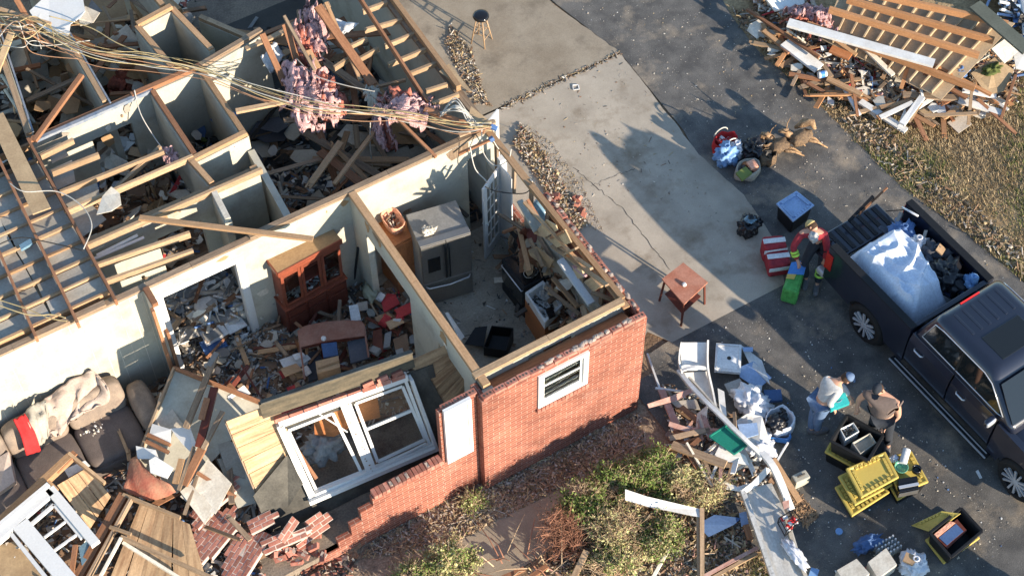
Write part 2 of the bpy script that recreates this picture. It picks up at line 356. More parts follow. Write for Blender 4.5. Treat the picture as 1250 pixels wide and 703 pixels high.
# ---------------------------------------------------------------- rubble: small uncountable scraps heaped in one mesh
def rubble(name, label, poly, z0, n, pal, smin=0.03, smax=0.14, heap=0.15, cat='rubble', base=None, long=0.35, tilt=0.45, seed=0, zfn=None):
    """pal: list of (material, weight)"""
    random.seed(1000 + seed); g = sampler(poly); mb = MB(); names = [p[0] for p in pal]; wts = [p[1] for p in pal]
    for _ in range(n):
        x, y = g(); mi = random.choices(range(len(pal)), wts)[0]
        h = heap * max(0.0, 0.45 + 0.9 * nz(x, y, 1.3, seed)) if not zfn else zfn(x, y)
        sz = smin + (smax - smin) * random.random() ** 2.2
        z = z0 + h * random.random() ** 0.6 + sz * 0.1
        k = random.random(); Rm = rrot(tilt)
        if k < long: mb.box((x, y, z), (sz * random.uniform(2, 5), sz * 0.35, sz * 0.2), Rm, mi, jit=sz * 0.05)
        elif k < long + 0.3: # crumpled sheet
            a = sz * random.uniform(0.8, 1.6); b = sz * random.uniform(0.6, 1.2); kk = random.uniform(-0.5, 0.5) * a
            V = [Vector((-a / 2, -b / 2, 0)), Vector((0, -b / 2 * random.uniform(.6, 1.3), kk)), Vector((a / 2, -b / 2, 0)), Vector((a / 2, b / 2, kk * random.uniform(-.5, .8))), Vector((0, b / 2, kk * random.uniform(.3, 1.2))), Vector((-a / 2, b / 2, 0))]
            V = [Vector((x, y, z)) + Rm @ q for q in V]
            mb.add(V, [(0, 1, 4, 5), (1, 2, 3, 4)], mi)
        elif k < long + 0.45:
            a = sz; V = [Vector((random.uniform(-a, a), random.uniform(-a, a), random.uniform(-.3, .3) * a)) for _ in range(3)]
            t = Vector((0, 0, a * 0.2)); V = [Vector((x, y, z)) + q for q in V]; V += [q + t for q in V]
            mb.add(V, [(0, 1, 2), (3, 4, 5), (0, 1, 4, 3), (1, 2, 5, 4), (2, 0, 3, 5)], mi)
        else: mb.box((x, y, z), (sz, sz * random.uniform(.4, .9), sz * random.uniform(.1, .6)), Rm, mi, jit=sz * 0.12)
    if base:   # an uneven bed the scraps lie in
        names = names + [base]; bi = len(names) - 1
        x0 = min(p[0] for p in poly); x1 = max(p[0] for p in poly); y0 = min(p[1] for p in poly); y1 = max(p[1] for p in poly)
        st = 0.12; nx = int((x1 - x0) / st) + 2; ny = int((y1 - y0) / st) + 2; idx = {}; V = []; F = []
        for j in range(ny):
            for i in range(nx):
                x = x0 + i * st; y = y0 + j * st
                hh = heap * max(0.02, 0.4 + 0.9 * nz(x, y, 1.3, seed)) if not zfn else zfn(x, y) * 0.8
                V.append((x, y, z0 + hh * 0.8 + 0.05 * nz(x, y, 6, seed)))
        for j in range(ny - 1):
            for i in range(nx - 1):
                if inpoly(x0 + (i + .5) * st, y0 + (j + .5) * st, poly): F.append((j * nx + i, j * nx + i + 1, (j + 1) * nx + i + 1, (j + 1) * nx + i))
        mb.add(V, F, bi)
    o = mb.build(name, names); tag(o, label, cat, kind='stuff'); return o

# individually countable loose pieces
def pieces(name, labels, cat, group, poly, z0, n, kind, mats, seed=0, lmin=0.3, lmax=1.2, heap=0.2, tilt=0.2, rz=None, wid=(0.05, 0.1)):
    random.seed(5000 + seed); g = sampler(poly)
    for i in range(n):
        x, y = g(); L = random.uniform(lmin, lmax); mi = random.choice(mats); mb = MB()
        z = z0 + heap * random.random(); a = random.uniform(0, 6.28) if rz is None else random.gauss(rz[0], rz[1])
        Rm = Euler((random.gauss(0, tilt), random.gauss(0, tilt * 0.6), a)).to_matrix(); c = Vector((x, y, z))
        if kind == 'board':
            wd = random.uniform(*wid); t = random.choice([0.02, 0.035, 0.04])
            d = Rm @ Vector((1, 0, 0)); c.z += abs(d.z) * L / 2 + t
            mb.box(c, (L, wd, t), Rm, 0, jit=0.004)
            if random.random() < 0.5: # splintered end
                e = c + d * L / 2
                for k in range(3): mb.box(e + Rm @ Vector((random.uniform(0, .05), (k - 1) * wd / 3, 0)), (random.uniform(.06, .16), wd / 3.4, t * .6), Rm @ Euler((0, random.uniform(-.2, .2), random.uniform(-.15, .15))).to_matrix(), 0)
        elif kind == 'sheet':
            k = random.randint(5, 7); pts = []
            for q in range(k):
                th = 2 * math.pi * (q + random.uniform(-.25, .25)) / k; rr = L / 2 * random.uniform(0.7, 1.1)
                pts.append(c + Rm @ Vector((math.cos(th) * rr, math.sin(th) * rr * 0.7, 0)))
            mb.plate(pts, random.uniform(0.012, 0.02), 0, n=Rm @ Vector((0, 0, 1)))
        elif kind == 'brick':
            mb.box(c + Vector((0, 0, 0.03)), (0.195, 0.09, 0.058), Rm, 0, jit=0.004)
        o = mb.build(name, [mi]); tag(o, labels if isinstance(labels, str) else labels[i % len(labels)], cat, group)
# ================================================================ GROUND
def ground_mat(name, cols, scales, rough=0.95, speck=None, bump=0.3, speck_s=60.0, fine=0.2):
    """three-tone mottled ground: cols = base, patches, stains"""
    m = bpy.data.materials.new(name); m.use_nodes = True; nt = m.node_tree; L = nt.links.new
    b = nt.nodes['Principled BSDF']; b.inputs['Roughness'].default_value = rough; b.inputs['Specular IOR Level'].default_value = 0.2
    tc = nn(nt, 'ShaderNodeTexCoord'); o = tc.outputs['Object']
    def noi(s, d, lo, hi, a=0.0, c=1.0):
        n = nn(nt, 'ShaderNodeTexNoise', i_Scale=s, i_Detail=d, i_Roughness=0.65); L(o, n.inputs['Vector'])
        r = nn(nt, 'ShaderNodeMapRange', i_1=lo, i_2=hi, i_3=a, i_4=c); L(n.outputs[0], r.inputs[0]); return r.outputs[0], n.outputs[0]
    f1, _ = noi(scales[0], 8, 0.38, 0.62); f2, _ = noi(scales[1], 8, 0.52, 0.72); f3, raw = noi(speck_s, 4, 0.3, 0.7, 1 - fine, 1 + fine)
    m1 = nn(nt, 'ShaderNodeMix', data_type='RGBA'); L(f1, m1.inputs[0]); m1.inputs[6].default_value = (*cols[0], 1); m1.inputs[7].default_value = (*cols[1], 1)
    m2 = nn(nt, 'ShaderNodeMix', data_type='RGBA'); L(f2, m2.inputs[0]); L(m1.outputs[2], m2.inputs[6]); m2.inputs[7].default_value = (*cols[2], 1)
    last = m2.outputs[2]
    if speck:
        vo = nn(nt, 'ShaderNodeTexVoronoi', i_Scale=speck[1]); L(o, vo.inputs['Vector'])
        r = nn(nt, 'ShaderNodeMapRange', i_1=speck[2], i_2=speck[2] * 0.6, i_3=0.0, i_4=1.0); L(vo.outputs['Distance'], r.inputs[0])
        n4 = nn(nt, 'ShaderNodeTexNoise', i_Scale=1.3, i_Detail=5.0); L(o, n4.inputs['Vector'])
        r4 = nn(nt, 'ShaderNodeMapRange', i_1=0.42, i_2=0.62); L(n4.outputs[0], r4.inputs[0])
        mu = nn(nt, 'ShaderNodeMath', operation='MULTIPLY'); L(r.outputs[0], mu.inputs[0]); L(r4.outputs[0], mu.inputs[1])
        m3 = nn(nt, 'ShaderNodeMix', data_type='RGBA'); L(mu.outputs[0], m3.inputs[0]); L(last, m3.inputs[6]); m3.inputs[7].default_value = (*speck[0], 1); last = m3.outputs[2]
    vm = nn(nt, 'ShaderNodeVectorMath', operation='SCALE'); L(last, vm.inputs[0]); L(f3, vm.inputs['Scale']); L(vm.outputs[0], b.inputs['Base Color'])
    bp = nn(nt, 'ShaderNodeBump', i_Strength=bump, i_Distance=0.02); L(raw, bp.inputs['Height']); L(bp.outputs[0], b.inputs['Normal'])
    W[name] = m; return m
ground_mat('asphalt', [(0.085, 0.082, 0.078), (0.15, 0.142, 0.13), (0.33, 0.27, 0.20)], [1.9, 1.1], speck=((0.40, 0.37, 0.31), 16.0, 0.16), bump=0.4, speck_s=55, fine=0.3)
ground_mat('concrete', [(0.43, 0.375, 0.30), (0.34, 0.295, 0.235), (0.21, 0.165, 0.115)], [1.1, 1.2], bump=0.08, speck_s=40, fine=0.07)
ground_mat('concrete_brown', [(0.34, 0.29, 0.22), (0.25, 0.205, 0.15), (0.17, 0.14, 0.105)], [0.8, 1.1], bump=0.12, speck_s=40, fine=0.12)
ground_mat('soil', [(0.22, 0.145, 0.09), (0.31, 0.21, 0.13), (0.13, 0.085, 0.055)], [1.5, 0.9], bump=0.9, speck_s=25, fine=0.4)
ground_mat('mulch_soil', [(0.24, 0.175, 0.12), (0.34, 0.255, 0.18), (0.15, 0.105, 0.075)], [2.5, 1.9], bump=1.0, speck_s=28, fine=0.45)
ground_mat('drysoil', [(0.38, 0.27, 0.15), (0.29, 0.20, 0.11), (0.22, 0.20, 0.08)], [1.2, 0.4], bump=0.9, speck_s=22, fine=0.4)
ground_mat('kitchenfloor', [(0.36, 0.33, 0.27), (0.25, 0.225, 0.18), (0.12, 0.105, 0.085)], [2.0, 1.5], bump=0.15, speck_s=30, fine=0.2)
ground_mat('dirtyfloor', [(0.20, 0.16, 0.125), (0.27, 0.215, 0.16), (0.11, 0.085, 0.07)], [2.0, 1.5], bump=0.4, speck_s=30, fine=0.3)
def sheet(name, poly, z, m, kind='structure', thick=0.0):
    bm = bmesh.new(); vs = [bm.verts.new((p[0], p[1], z)) for p in poly]; f = bm.faces.new(vs)
    if f.normal.z < 0: f.normal_flip()
    f.normal_update()
    if f.normal.z < 0: bmesh.ops.reverse_faces(bm, faces=[f])
    if thick:
        r = bmesh.ops.extrude_face_region(bm, geom=[f]); bmesh.ops.translate(bm, verts=[e for e in r['geom'] if isinstance(e, bmesh.types.BMVert)], vec=(0, 0, -thick))
    me = bpy.data.meshes.new(name); bm.normal_update(); bm.to_mesh(me); bm.free(); me.materials.append(W[m])
    o = bpy.data.objects.new(name, me); COL.objects.link(o); WLOC[o.name] = Vector((0, 0, 0)); o['kind'] = kind; return o
sheet('ground', [(-400, -400), (400, -400), (400, 400), (-400, 400)], -0.03, 'soil')
px = lambda l: pxpoly(l)
edge_r = px([(860, -40), (893, 20), (925, 62), (1000, 128), (1100, 228), (1180, 285), (1250, 345)])
sheet('asphalt_drive', px([(640, -30), (680, 6), (758, 66), (835, 160), (880, 245), (930, 340), (822, 412), (792, 432), (815, 520), (868, 560), (912, 606), (945, 703)]) + [(11.2, 2.0), (12, -12), (24, -12), (22, 6)] + edge_r[::-1], 0.0, 'asphalt')
def wavy(a, b, n, amp, seed):   # a ragged edge between two points
    a = Vector((a[0], a[1], 0)); b = Vector((b[0], b[1], 0)); d = b - a; q = Vector((-d.y, d.x, 0)).normalized()
    return [tuple((a + d * i / n + q * amp * noise.noise(Vector((i * 1.7, seed, 0))))[:2]) for i in range(n)]
c0 = P(758, 66); c1 = P(853, 189); c2 = P(908, 238); c3 = P(950, 300); c4 = P(958, 347)
slab_r = wavy(c0, c1, 16, 0.05, 1) + wavy(c1, c2, 8, 0.04, 2) + wavy(c2, c3, 8, 0.04, 4) + wavy(c3, c4, 5, 0.03, 5)
sheet('concrete_patio', [(9.1, 11.9), (9.1, 18.47), (10.7, 18.47)] + [tuple(c0[:2])] + slab_r[1:] + [tuple(c4[:2]), tuple(P(820, 418)[:2]), tuple(P(790, 405)[:2])], 0.006, 'concrete')
sheet('concrete_drive', [(9.1, 18.51), tuple((c0 + Vector((0.0, 0.04, 0)))[:2])] + wavy((c0 + Vector((0, .05, 0))), P(665, -2), 16, 0.05, 3)[1:] + [(12.6, 24), (9.1, 26)], 0.007, 'concrete_brown')
sheet('walkway', [(9.35, 8.2), (9.35, 11.9), (10.45, 11.9), (10.3, 10.0), (10.2, 8.2)], 0.004, 'asphalt')
sheet('front_path', px([(555, 662), (610, 632), (700, 590), (735, 576), (770, 560), (800, 575), (720, 640), (640, 690), (600, 720)]), -0.018, 'concrete_brown')
sheet('flower_bed', [(-2, 9.8), (-2, 11.9), (9.6, 11.9), (9.6, 10.55), (6.0, 10.3)], -0.024, 'mulch_soil')
sheet('turf_ground', edge_r + [(30, -2), (40, 30), (16.5, 26)], -0.012, 'drysoil')
# joint between the slabs, cracks
mb = MB()
def crack(pts, w=0.008, z=0.0105, seed=0):
    q = []
    for i in range(len(pts) - 1):
        a = P(*pts[i]); b = P(*pts[i + 1]); n = 10
        for k in range(n):
            p = a.lerp(b, k / n); q.append(p + Vector((nz(i + k * .4, seed, 2.1), nz(i + k * .4, seed, 2.1, 5), 0)) * 0.06)
    q.append(P(*pts[-1]))
    for a, b in zip(q[:-1], q[1:]):
        d = (b - a).normalized(); s = Vector((-d.y, d.x, 0)) * w * random.uniform(.4, 1)
        mb.add([Vector((p.x, p.y, z)) for p in (a - s, a + s, b + s, b - s)], [(0, 3, 2, 1)], 0)
crack([(700, 205), (724, 226), (760, 255), (787, 290), (818, 330)], 0.007, seed=1)
crack([(724, 226), (752, 214), (775, 206)], 0.005, seed=2)
crack([(640, 120), (668, 100)], 0.004, seed=3)
o = mb.build('slab_crack', ['dark']); o['kind'] = 'structure'
# dirt mats and leaf litter on the slab and along the joint
LIT = [('brownscrap', 4), ('plaster', 2), ('dark', 2), ('drygrass', 3), ('gypsum', 1)]
rubble('leaf_litter', 'brown leaf litter and grit scattered over the concrete patio', px([(640, 120), (752, 68), (820, 150), (905, 320), (800, 240), (720, 250), (690, 190)]), 0.008, 260, LIT, 0.008, 0.03, 0.0, seed=11, tilt=.1, cat='leaf litter')
rubble('leaf_litter', 'dirt and dead leaves caught in the joint between the two slabs', px([(612, 128), (700, 88), (757, 62), (759, 68), (702, 94), (612, 138)]), 0.008, 500, LIT, 0.008, 0.04, 0.01, seed=12, tilt=.1, cat='leaf litter')
rubble('asphalt_grit', 'pale grit and paper flecks strewn over the asphalt drive', px([(700, 5), (890, 10), (1100, 230), (1240, 350), (1000, 250), (840, 140)]), 0.002, 520, [('gypsum', 4), ('paper', .5), ('drygrass', 3), ('plaster', 3)], 0.008, 0.03, 0.0, seed=13, tilt=.1, long=0, cat='grit')
rubble('asphalt_grit', 'white crumbs of plaster scattered on the shaded asphalt around the workers', px([(860, 400), (1000, 380), (1240, 640), (1200, 703), (1000, 703), (930, 560)]), 0.002, 620, [('gypsum', 3), ('paper', 2), ('plaster', 3), ('bluescrap', .5)], 0.008, 0.032, 0.0, seed=14, tilt=.1, long=0, cat='grit')

# ================================================================ HOUSE
WT = 2.75; FL = 0.30; WTH = 0.12
W['bluetrim'] = mat('blue_grey_trim', (0.13, 0.17, 0.23), col2=(.4, .38, .35), amt=.5, scale=6, var=.1)
house = empty('damaged_house', (5, 15, 0), 'roofless red brick house with torn open rooms and exposed framing', 'house')
WCNT = [0]
def wall(p0, p1, z0=FL, z1=WT, th=WTH, m='drywall', ops=(), name='wall', cap='lumber', capw=0.10, par=None, side=0):
    """straight wall; ops = (s0, s1, za, zb) openings along its length"""
    a = Vector((p0[0], p0[1], 0)); b = Vector((p1[0], p1[1], 0)); L = (b - a).length; d = (b - a) / L; q = Vector((-d.y, d.x, 0))
    Rm = Matrix((d, q, Vector((0, 0, 1)))).transposed(); mb = MB(); uo = (0, 0)
    cuts = sorted(set([0, L] + [x for o in ops for x in o[:2]]))
    for s0, s1 in zip(cuts[:-1], cuts[1:]):
        mid = (s0 + s1) / 2; zs = [(z0, z1)]
        for o in ops:
            if o[0] <= mid <= o[1]: zs = [(z0, o[2]), (o[3], z1)]
        for za, zb in zs:
            if zb - za > 0.01:
                sx, sy, sz = (s1 - s0), th, zb - za
                c = a + d * mid + q * side + Vector((0, 0, (za + zb) / 2))
                V = []; LL = []
                for x in (-1, 1):
                    for y in (-1, 1):
                        for z in (-1, 1): LL.append(Vector((x * sx / 2, y * sy / 2, z * sz / 2)))
                V = [c + Rm @ l for l in LL]; F = [(0, 1, 3, 2), (4, 6, 7, 5), (0, 4, 5, 1), (2, 3, 7, 6), (0, 2, 6, 4), (1, 5, 7, 3)]
                ax = [(1, 2), (1, 2), (0, 2), (0, 2), (0, 1), (0, 1)]; off = [0, mid, (za + zb) / 2]
                UV = [[(LL[k][u] + off[u], LL[k][v] + off[v]) for k in f] for f, (u, v) in zip(F, ax)]
                mb.add(V, F, 0, UV, 0.5)
    w_ = mb.build(name, [m], par or house)
    if cap:
        WCNT[0] += 1; z1 += (WCNT[0] % 9) * .0035
        mc = MB(); s = 0.0; segs = []
        while s < L - 0.01:
            e = min(L, s + random.uniform(1.6, 3.2)); 
            mc.beam(a + d * (s + .003) + q * (side + random.uniform(-.004, .004)) + Vector((0, 0, z1 + 0.021)), a + d * (e - .003) + q * side + Vector((0, 0, z1 + 0.021)), capw, 0.04, 0); s = e
        s = 0.0
        while s < L - 0.01:
            e = min(L, s + random.uniform(1.2, 2.8))
            if random.random() < 0.75: mc.beam(a + d * (s + .003) + q * (side + random.uniform(-.006, .006)) + Vector((0, 0, z1 + 0.063)), a + d * (e - .003) + q * side + Vector((0, 0, z1 + 0.063)), capw - .006, 0.04, 0)
            s = e
        mc.build('top_plate', [cap], par or house)
    return w_
# floor slab: several surfaces
o = MB().box2((-6, 11.62, 0.0), (9.08, 24, FL), 0).build('floor', ['dirtyfloor'], house)
def floorsheet(name, poly, z, m):
    mb = MB(); V = [Vector((p[0], p[1], z)) for p in poly]; mb.add(V, [list(range(len(V)))], 0); return mb.build(name, [m], house)
floorsheet('kitchen_floor', [(6.44, 11.66), (9.05, 11.66), (9.05, 15.98), (6.44, 15.98)], FL + 0.004, 'kitchenfloor')
# spine wall between the front rooms and the back rooms
wall((-4, 16.06), (9.12, 16.06), ops=[(6.90, 8.22, FL, 2.42), (12.58, 12.95, FL, 2.3)], capw=0.11, cap='lumberold')
# door casing on the spine wall doorway
mb = MB(); y = 15.985
for x0, x1, z0, z1 in ((2.78, 2.90, FL, 2.417), (4.22, 4.34, FL, 2.417), (2.775, 4.345, 2.42, 2.53)):
    mb.box2((x0, y - 0.02, z0), (x1, y + .012, z1), 0)
for x0 in (2.90, 4.205): mb.box2((x0, y, FL), (x0 + .015, y + .14, 2.42), 0)
mb.build('door_casing', ['white'], house)
# grooves of the boarded wall at left
mb = MB()
for i in range(24):
    x = 2.6 - i * 0.205; mb.box2((x, 15.996, FL), (x + 0.008, 15.9995, WT - .01), 0)
mb.build('wall_groove', ['gypsum'], house)
# broken stub that ran to the front
wall((2.70, 15.62), (2.70, 16.0), th=0.10, m='gypsum', cap='lumberbrown')
mb = MB()
mb.beam((2.63, 15.60, FL), (2.63, 15.60, WT), .05, .09, 0); mb.beam((2.72, 15.56, FL), (2.74, 15.58, 2.1), .05, .09, 0)
mb.build('broken_stud', ['lumberbrown'], house)
# partition between dining room and kitchen
wall((6.39, 11.62), (6.39, 16.0), ops=[(0.62, 1.42, FL, 2.2), (2.35, 3.85, FL, 2.32)], cap='lumber', capw=0.13)
mb = MB(); mb.box2((6.30, 11.55, FL), (6.48, 11.62, WT), 0); mb.build('end_post', ['drywall'], house)
# right wall (kitchen, by the patio), French door gap near its back corner
wall((9.02, 11.75), (9.02, 16.0), ops=[(3.0, 3.85, FL, 2.0)], cap=None, z1=2.0)

wall((9.02, 16.1), (9.02, 23.0), th=0.12, cap='lumberold', capw=0.14)
# front stud wall of the kitchen, lower reddish board infill, brick skin
wall((6.3, 11.86), (9.02, 11.86), th=.10, cap='lumberpale', capw=0.12, ops=[(0.95, 1.8, 1.75, 2.66)])
mb = MB(); mb.plate([(6.30, 11.56, 2.70), (8.98, 11.56, 2.70), (8.98, 11.80, 2.60), (6.30, 11.80, 2.60)], .02, 0, uvdir=(1, 0, 0)); mb.build('soffit_board', ['lumberbrown'], house)
BT = 2.74
wall((6.20, 11.49), (9.20, 11.49), z0=-0.05, z1=BT, th=0.10, m='brick', ops=[(1.00, 1.90, 1.76, 2.66)], cap=None, name='brick_wall')
wall((9.15, 11.545), (9.15, 14.3), z0=-0.05, z1=BT - .08, th=0.10, m='brick', cap=None, name='brick_wall')
wall((9.15, 14.3), (9.15, 24), z0=-0.05, z1=1.2, th=0.10, m='brick', cap=None, name='brick_wall')
wall((6.25, 11.545), (6.25, 11.80), z0=-0.05, z1=BT, th=0.10, m='brick', cap=None, name='brick_wall')
# pilaster left of the corner, set back, and the low wall under the fallen window
wall((5.54, 11.65), (6.195, 11.65), z0=-0.05, z1=2.74, th=0.10, m='brick', cap=None, name='brick_wall')
wall((4.28, 11.65), (5.54, 11.65), z0=-0.05, z1=1.28, th=0.10, m='brick', cap=None, name='brick_wall')
# broken-down stepped end of the low wall
st = [(4.05, 1.05), (3.85, 0.78), (3.6, 0.5), (3.3, 0.3), (2.9, 0.16)]; xp = 4.28
for x, zt in st:
    wall((x, 11.65), (xp, 11.65), z0=-0.05, z1=zt, th=0.10, m='brick', cap=None, name='brick_wall'); xp = x
# loose bricks standing proud on the broken tops (rowlock sill, toothed edge with core holes)
def brickrow(p0, p1, z, step, size, mi_hole=True, keep=1.0, name='brick_course', jz=0.01):
    a = Vector((*p0, z)); b = Vector((*p1, z)); L = (b - a).length; d = (b - a) / L; q = Vector((-d.y, d.x, 0)); mb = MB(); s = step / 2
    ang = math.atan2(d.y, d.x)
    while s < L:
        if random.random() < keep:
            c = a + d * s + Vector((0, 0, size[2] / 2 + random.uniform(0, jz))); Rm = Euler((0, 0, ang + random.gauss(0, .03))).to_matrix()
            mb.box(c, size, Rm, 0, jit=0.003)
            if mi_hole:
                for k in (-1, 0, 1):
                    e = c + Rm @ Vector((k * size[0] * 0.28, 0, size[2] / 2 + .002)); mb.box(e, (0.03, 0.03, 0.004), Rm @ Matrix.Rotation(.78, 3, 'Z'), 1)
            elif random.random() < .3: mb.box(c + Vector((0, 0, size[2] / 2)), (size[0] * .7, size[1] * .6, .02), Rm, 2, jit=.01)
        s += step
    return mb.build(name, ['brickbit', 'dark', 'mortar'], house)
brickrow((6.22, 11.49), (9.20, 11.49), BT, 0.212, (0.20, 0.098, 0.06), keep=0.93, jz=.02)
brickrow((9.15, 11.65), (9.15, 14.3), BT - .08, 0.212, (0.20, 0.098, 0.062), keep=0.9, jz=.03)
brickrow((5.60, 11.65), (6.18, 11.65), 2.74, 0.205, (0.195, 0.098, 0.06))
brickrow((4.30, 11.63), (5.53, 11.63), 1.28, 0.072, (0.062, 0.15, 0.11), mi_hole=False, jz=.004)
# mortar lumps on the brick top at the right end
mb = MB()
for i in range(26):
    x = random.uniform(7.2, 9.2); mb.blob((x, 11.49 + random.uniform(-.02, .03), BT + .07), (.05, .04, .02), seed=i, sub=1, mi=0)
for i in range(22):
    yy = random.uniform(11.7, 14.3); mb.blob((9.15 + random.uniform(-.02, .03), yy, BT + .0), (.04, .06, .02), seed=i, sub=1, mi=0)
mb.build('mortar_crumbs', ['mortar'], house)['kind'] = 'stuff'
# window in the brick wall
def window_frame(o, u, v, wd, ht, n, fr=0.09, dep=0.05, rails=(0.5,), mull=(), par=None, m='white', glass=True, inset=0.03, meeting=0.035):
    """frame on plane: origin o (lower-left), u right, v up"""
    f = MB(); o = Vector(o); u = Vector(u).normalized(); v = Vector(v).normalized(); n = Vector(n).normalized()
    Rm = Matrix((u, v, n)).transposed()
    def bar(x0, y0, x1, y1, d=dep, off=0.0, mi=0, mbx=f): mbx.box(o + u * (x0 + x1) / 2 + v * (y0 + y1) / 2 + n * off, (x1 - x0, y1 - y0, d), Rm, mi)
    bar(0, 0, fr, ht); bar(wd - fr, 0, wd, ht); bar(fr, ht - fr, wd - fr, ht); bar(fr, 0, wd - fr, fr)
    F = f.build('window_frame', [m], par)
    g = MB(); 
    for x0, x1 in mull: bar(x0, fr, x1, ht - fr, dep * .98)
    if mull: 
        f2 = MB()
        for x0, x1 in mull: bar(x0, fr, x1, ht - fr, dep * .98, mbx=f2)
        f2.build('mullion', [m], par)
    xs = [fr] + [x for p in mull for x in p] + [wd - fr]
    for i in range(0, len(xs), 2):
        a, b = xs[i], xs[i + 1]; s = MB(); k = 0.045; yb = [fr] + [ht * r for r in rails] + [ht - fr]
        bar(a, fr, a + k, ht - fr, dep * .5, -inset, mbx=s); bar(b - k, fr, b, ht - fr, dep * .5, -inset, mbx=s)
        bar(a + k, fr, b - k, fr + k, dep * .5, -inset, mbx=s); bar(a + k, ht - fr - k, b - k, ht - fr, dep * .5, -inset, mbx=s)
        for r in rails: bar(a + k, ht * r - meeting / 2, b - k, ht * r + meeting / 2, dep * .5, -inset, mbx=s)
        S = s.build('sash', [m], par)
        if glass:
            gg = MB(); bar(a + k, fr + k, b - k, ht - fr - k, 0.004, -inset, mbx=gg); G_ = gg.build('pane', ['glass'], par)
    return F
wn = empty('x', (0, 0, 0)); bpy.data.objects.remove(wn)
window_frame((7.19, 11.43, 1.75), (1, 0, 0), (0, 0, 1), .92, .92, (0, -1, 0), fr=.085, dep=.05, rails=(0.55,), par=house)
mb = MB(); brs = [(7.2 + .075 * i) for i in range(13)]
for x in brs: mb.box((x, 11.44, 1.69), (.064, .10, .10), None, 0, jit=.002)
mb.build('window_sill', ['brickbit'], house)
mb = MB()
for i, zz in enumerate((1.95, 2.08, 2.36)): mb.beam((7.3, 11.50, zz), (8.0, 11.51, zz + (.05 if i % 2 else 0)), .02, .05, 0, roll=1.2)
mb.build('blind', ['grey'], house)
# shutter leaning on the pilaster
mb = MB(); mb.box2((5.60, 11.555, 1.25), (6.07, 11.595, 2.82), 0)
for a, b in ((1.25, 1.33), (2.0, 2.06), (2.74, 2.82)): mb.box2((5.66, 11.535, a), (6.01, 11.556, b), 0)
mb.box2((5.60, 11.535, 1.25), (5.66, 11.556, 2.82), 0); mb.box2((6.01, 11.535, 1.25), (6.07, 11.556, 2.82), 0)
tag(mb.build('shutter', ['white'], house))

# back rooms -----------------------------------------------------
wall((2.2, 17.36), (5.30, 17.30), cap='lumber', ops=[(1.15, 1.95, FL, 2.2)])
wall((2.25, 19.86), (5.45, 19.90), cap='lumberbrown', ops=[(1.0, 1.75, FL, 2.25)])
wall((5.45, 19.9), (6.75, 20.12), cap='lumberold')
wall((2.30, 20.0), (2.9, 24.5), cap='lumberpale')                 # upper left room
wall((3.70, 20.0), (3.78, 24.5), cap='lumberpale')
wall((4.52, 18.10), (4.50, 19.8), cap='lumberbrown', capw=.09)
wall((5.43, 18.05), (5.43, 19.84), cap='lumber')
wall((4.36, 18.03), (5.46, 18.10), cap='lumber')
wall((4.50, 17.38), (4.42, 17.98), cap='lumber')
wall((4.40, 16.55), (4.46, 17.28), cap='gypsum')
wall((5.34, 16.1), (5.46, 18.0), cap=None, z1=2.45)
wall((2.24, 16.1), (2.24, 19.8), cap=None, z1=2.3)
# small closet frame beyond (open stud box)
for a, b in (((5.02, 20.15), (4.90, 21.4)), ((4.90, 21.4), (5.62, 21.5)), ((5.62, 21.5), (5.80, 20.2)), ((5.50, 21.6), (5.35, 23.6))):
    wall(a, b, cap='lumber', z0=FL)
wall((6.75, 20.12), (6.05, 21.35), cap='lumberpale', z1=2.4)
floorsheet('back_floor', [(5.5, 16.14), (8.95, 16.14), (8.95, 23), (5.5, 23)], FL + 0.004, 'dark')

mb = MB(); mb.beam((2.35, 19.80, WT + .05), (4.5, 19.83, WT + .05), .07, .07, 0); mb.beam((3.76, 19.9, WT + .07), (3.84, 24, WT + .07), .03, .05, 0); mb.beam((2.38, 20, WT + .07), (2.98, 24, WT + .07), .03, .05, 0); mb.build('blue_trim', ['bluetrim'], house)
# ceiling boards and joists over the left back rooms
def bars(name, segs, w, t, m, z, par=house, jit=0.004):
    for a, b in segs:
        za = z if not isinstance(z, (tuple, list)) else z[0]; zb = za if not isinstance(z, (tuple, list)) else z[1]
        A = P(a[0], a[1], za); B = P(b[0], b[1], zb); mb = MB(); mb.beam(A, B, w, t, 0, jit=jit); mb.build(name, [m], par)
# ceiling joists run along X, under the rafters
ys = [16.22 + 0.395 * i for i in range(10)]
for i, y in enumerate(ys):
    x0 = -2.0; x1 = 2.22
    mb = MB(); mb.beam((x0, y, WT + .02), (x1, y + random.uniform(-.03, .03), WT + .02), .045, .135, 0, jit=.006); mb.build('ceiling_joist', ['lumberpale' if i % 3 else 'lumber'], house)
# joists that still reach across the open rooms at right
bars('ceiling_joist', [((112, 327), (232, 286)), ((128, 345), (236, 307))], .05, .13, 'lumberpale', WT)
bars('ceiling_joist', [((138, 235), (196, 180)), ], .05, .1, 'lumberpale', WT)
bars('ceiling_joist', [((50, 192), (90, 172)), ((64, 212), (121, 190)), ((74, 236), (200, 186)), ((82, 259), (236, 192)), ((104, 302), (320, 208))], .05, .12, 'lumberpale', WT + .06)
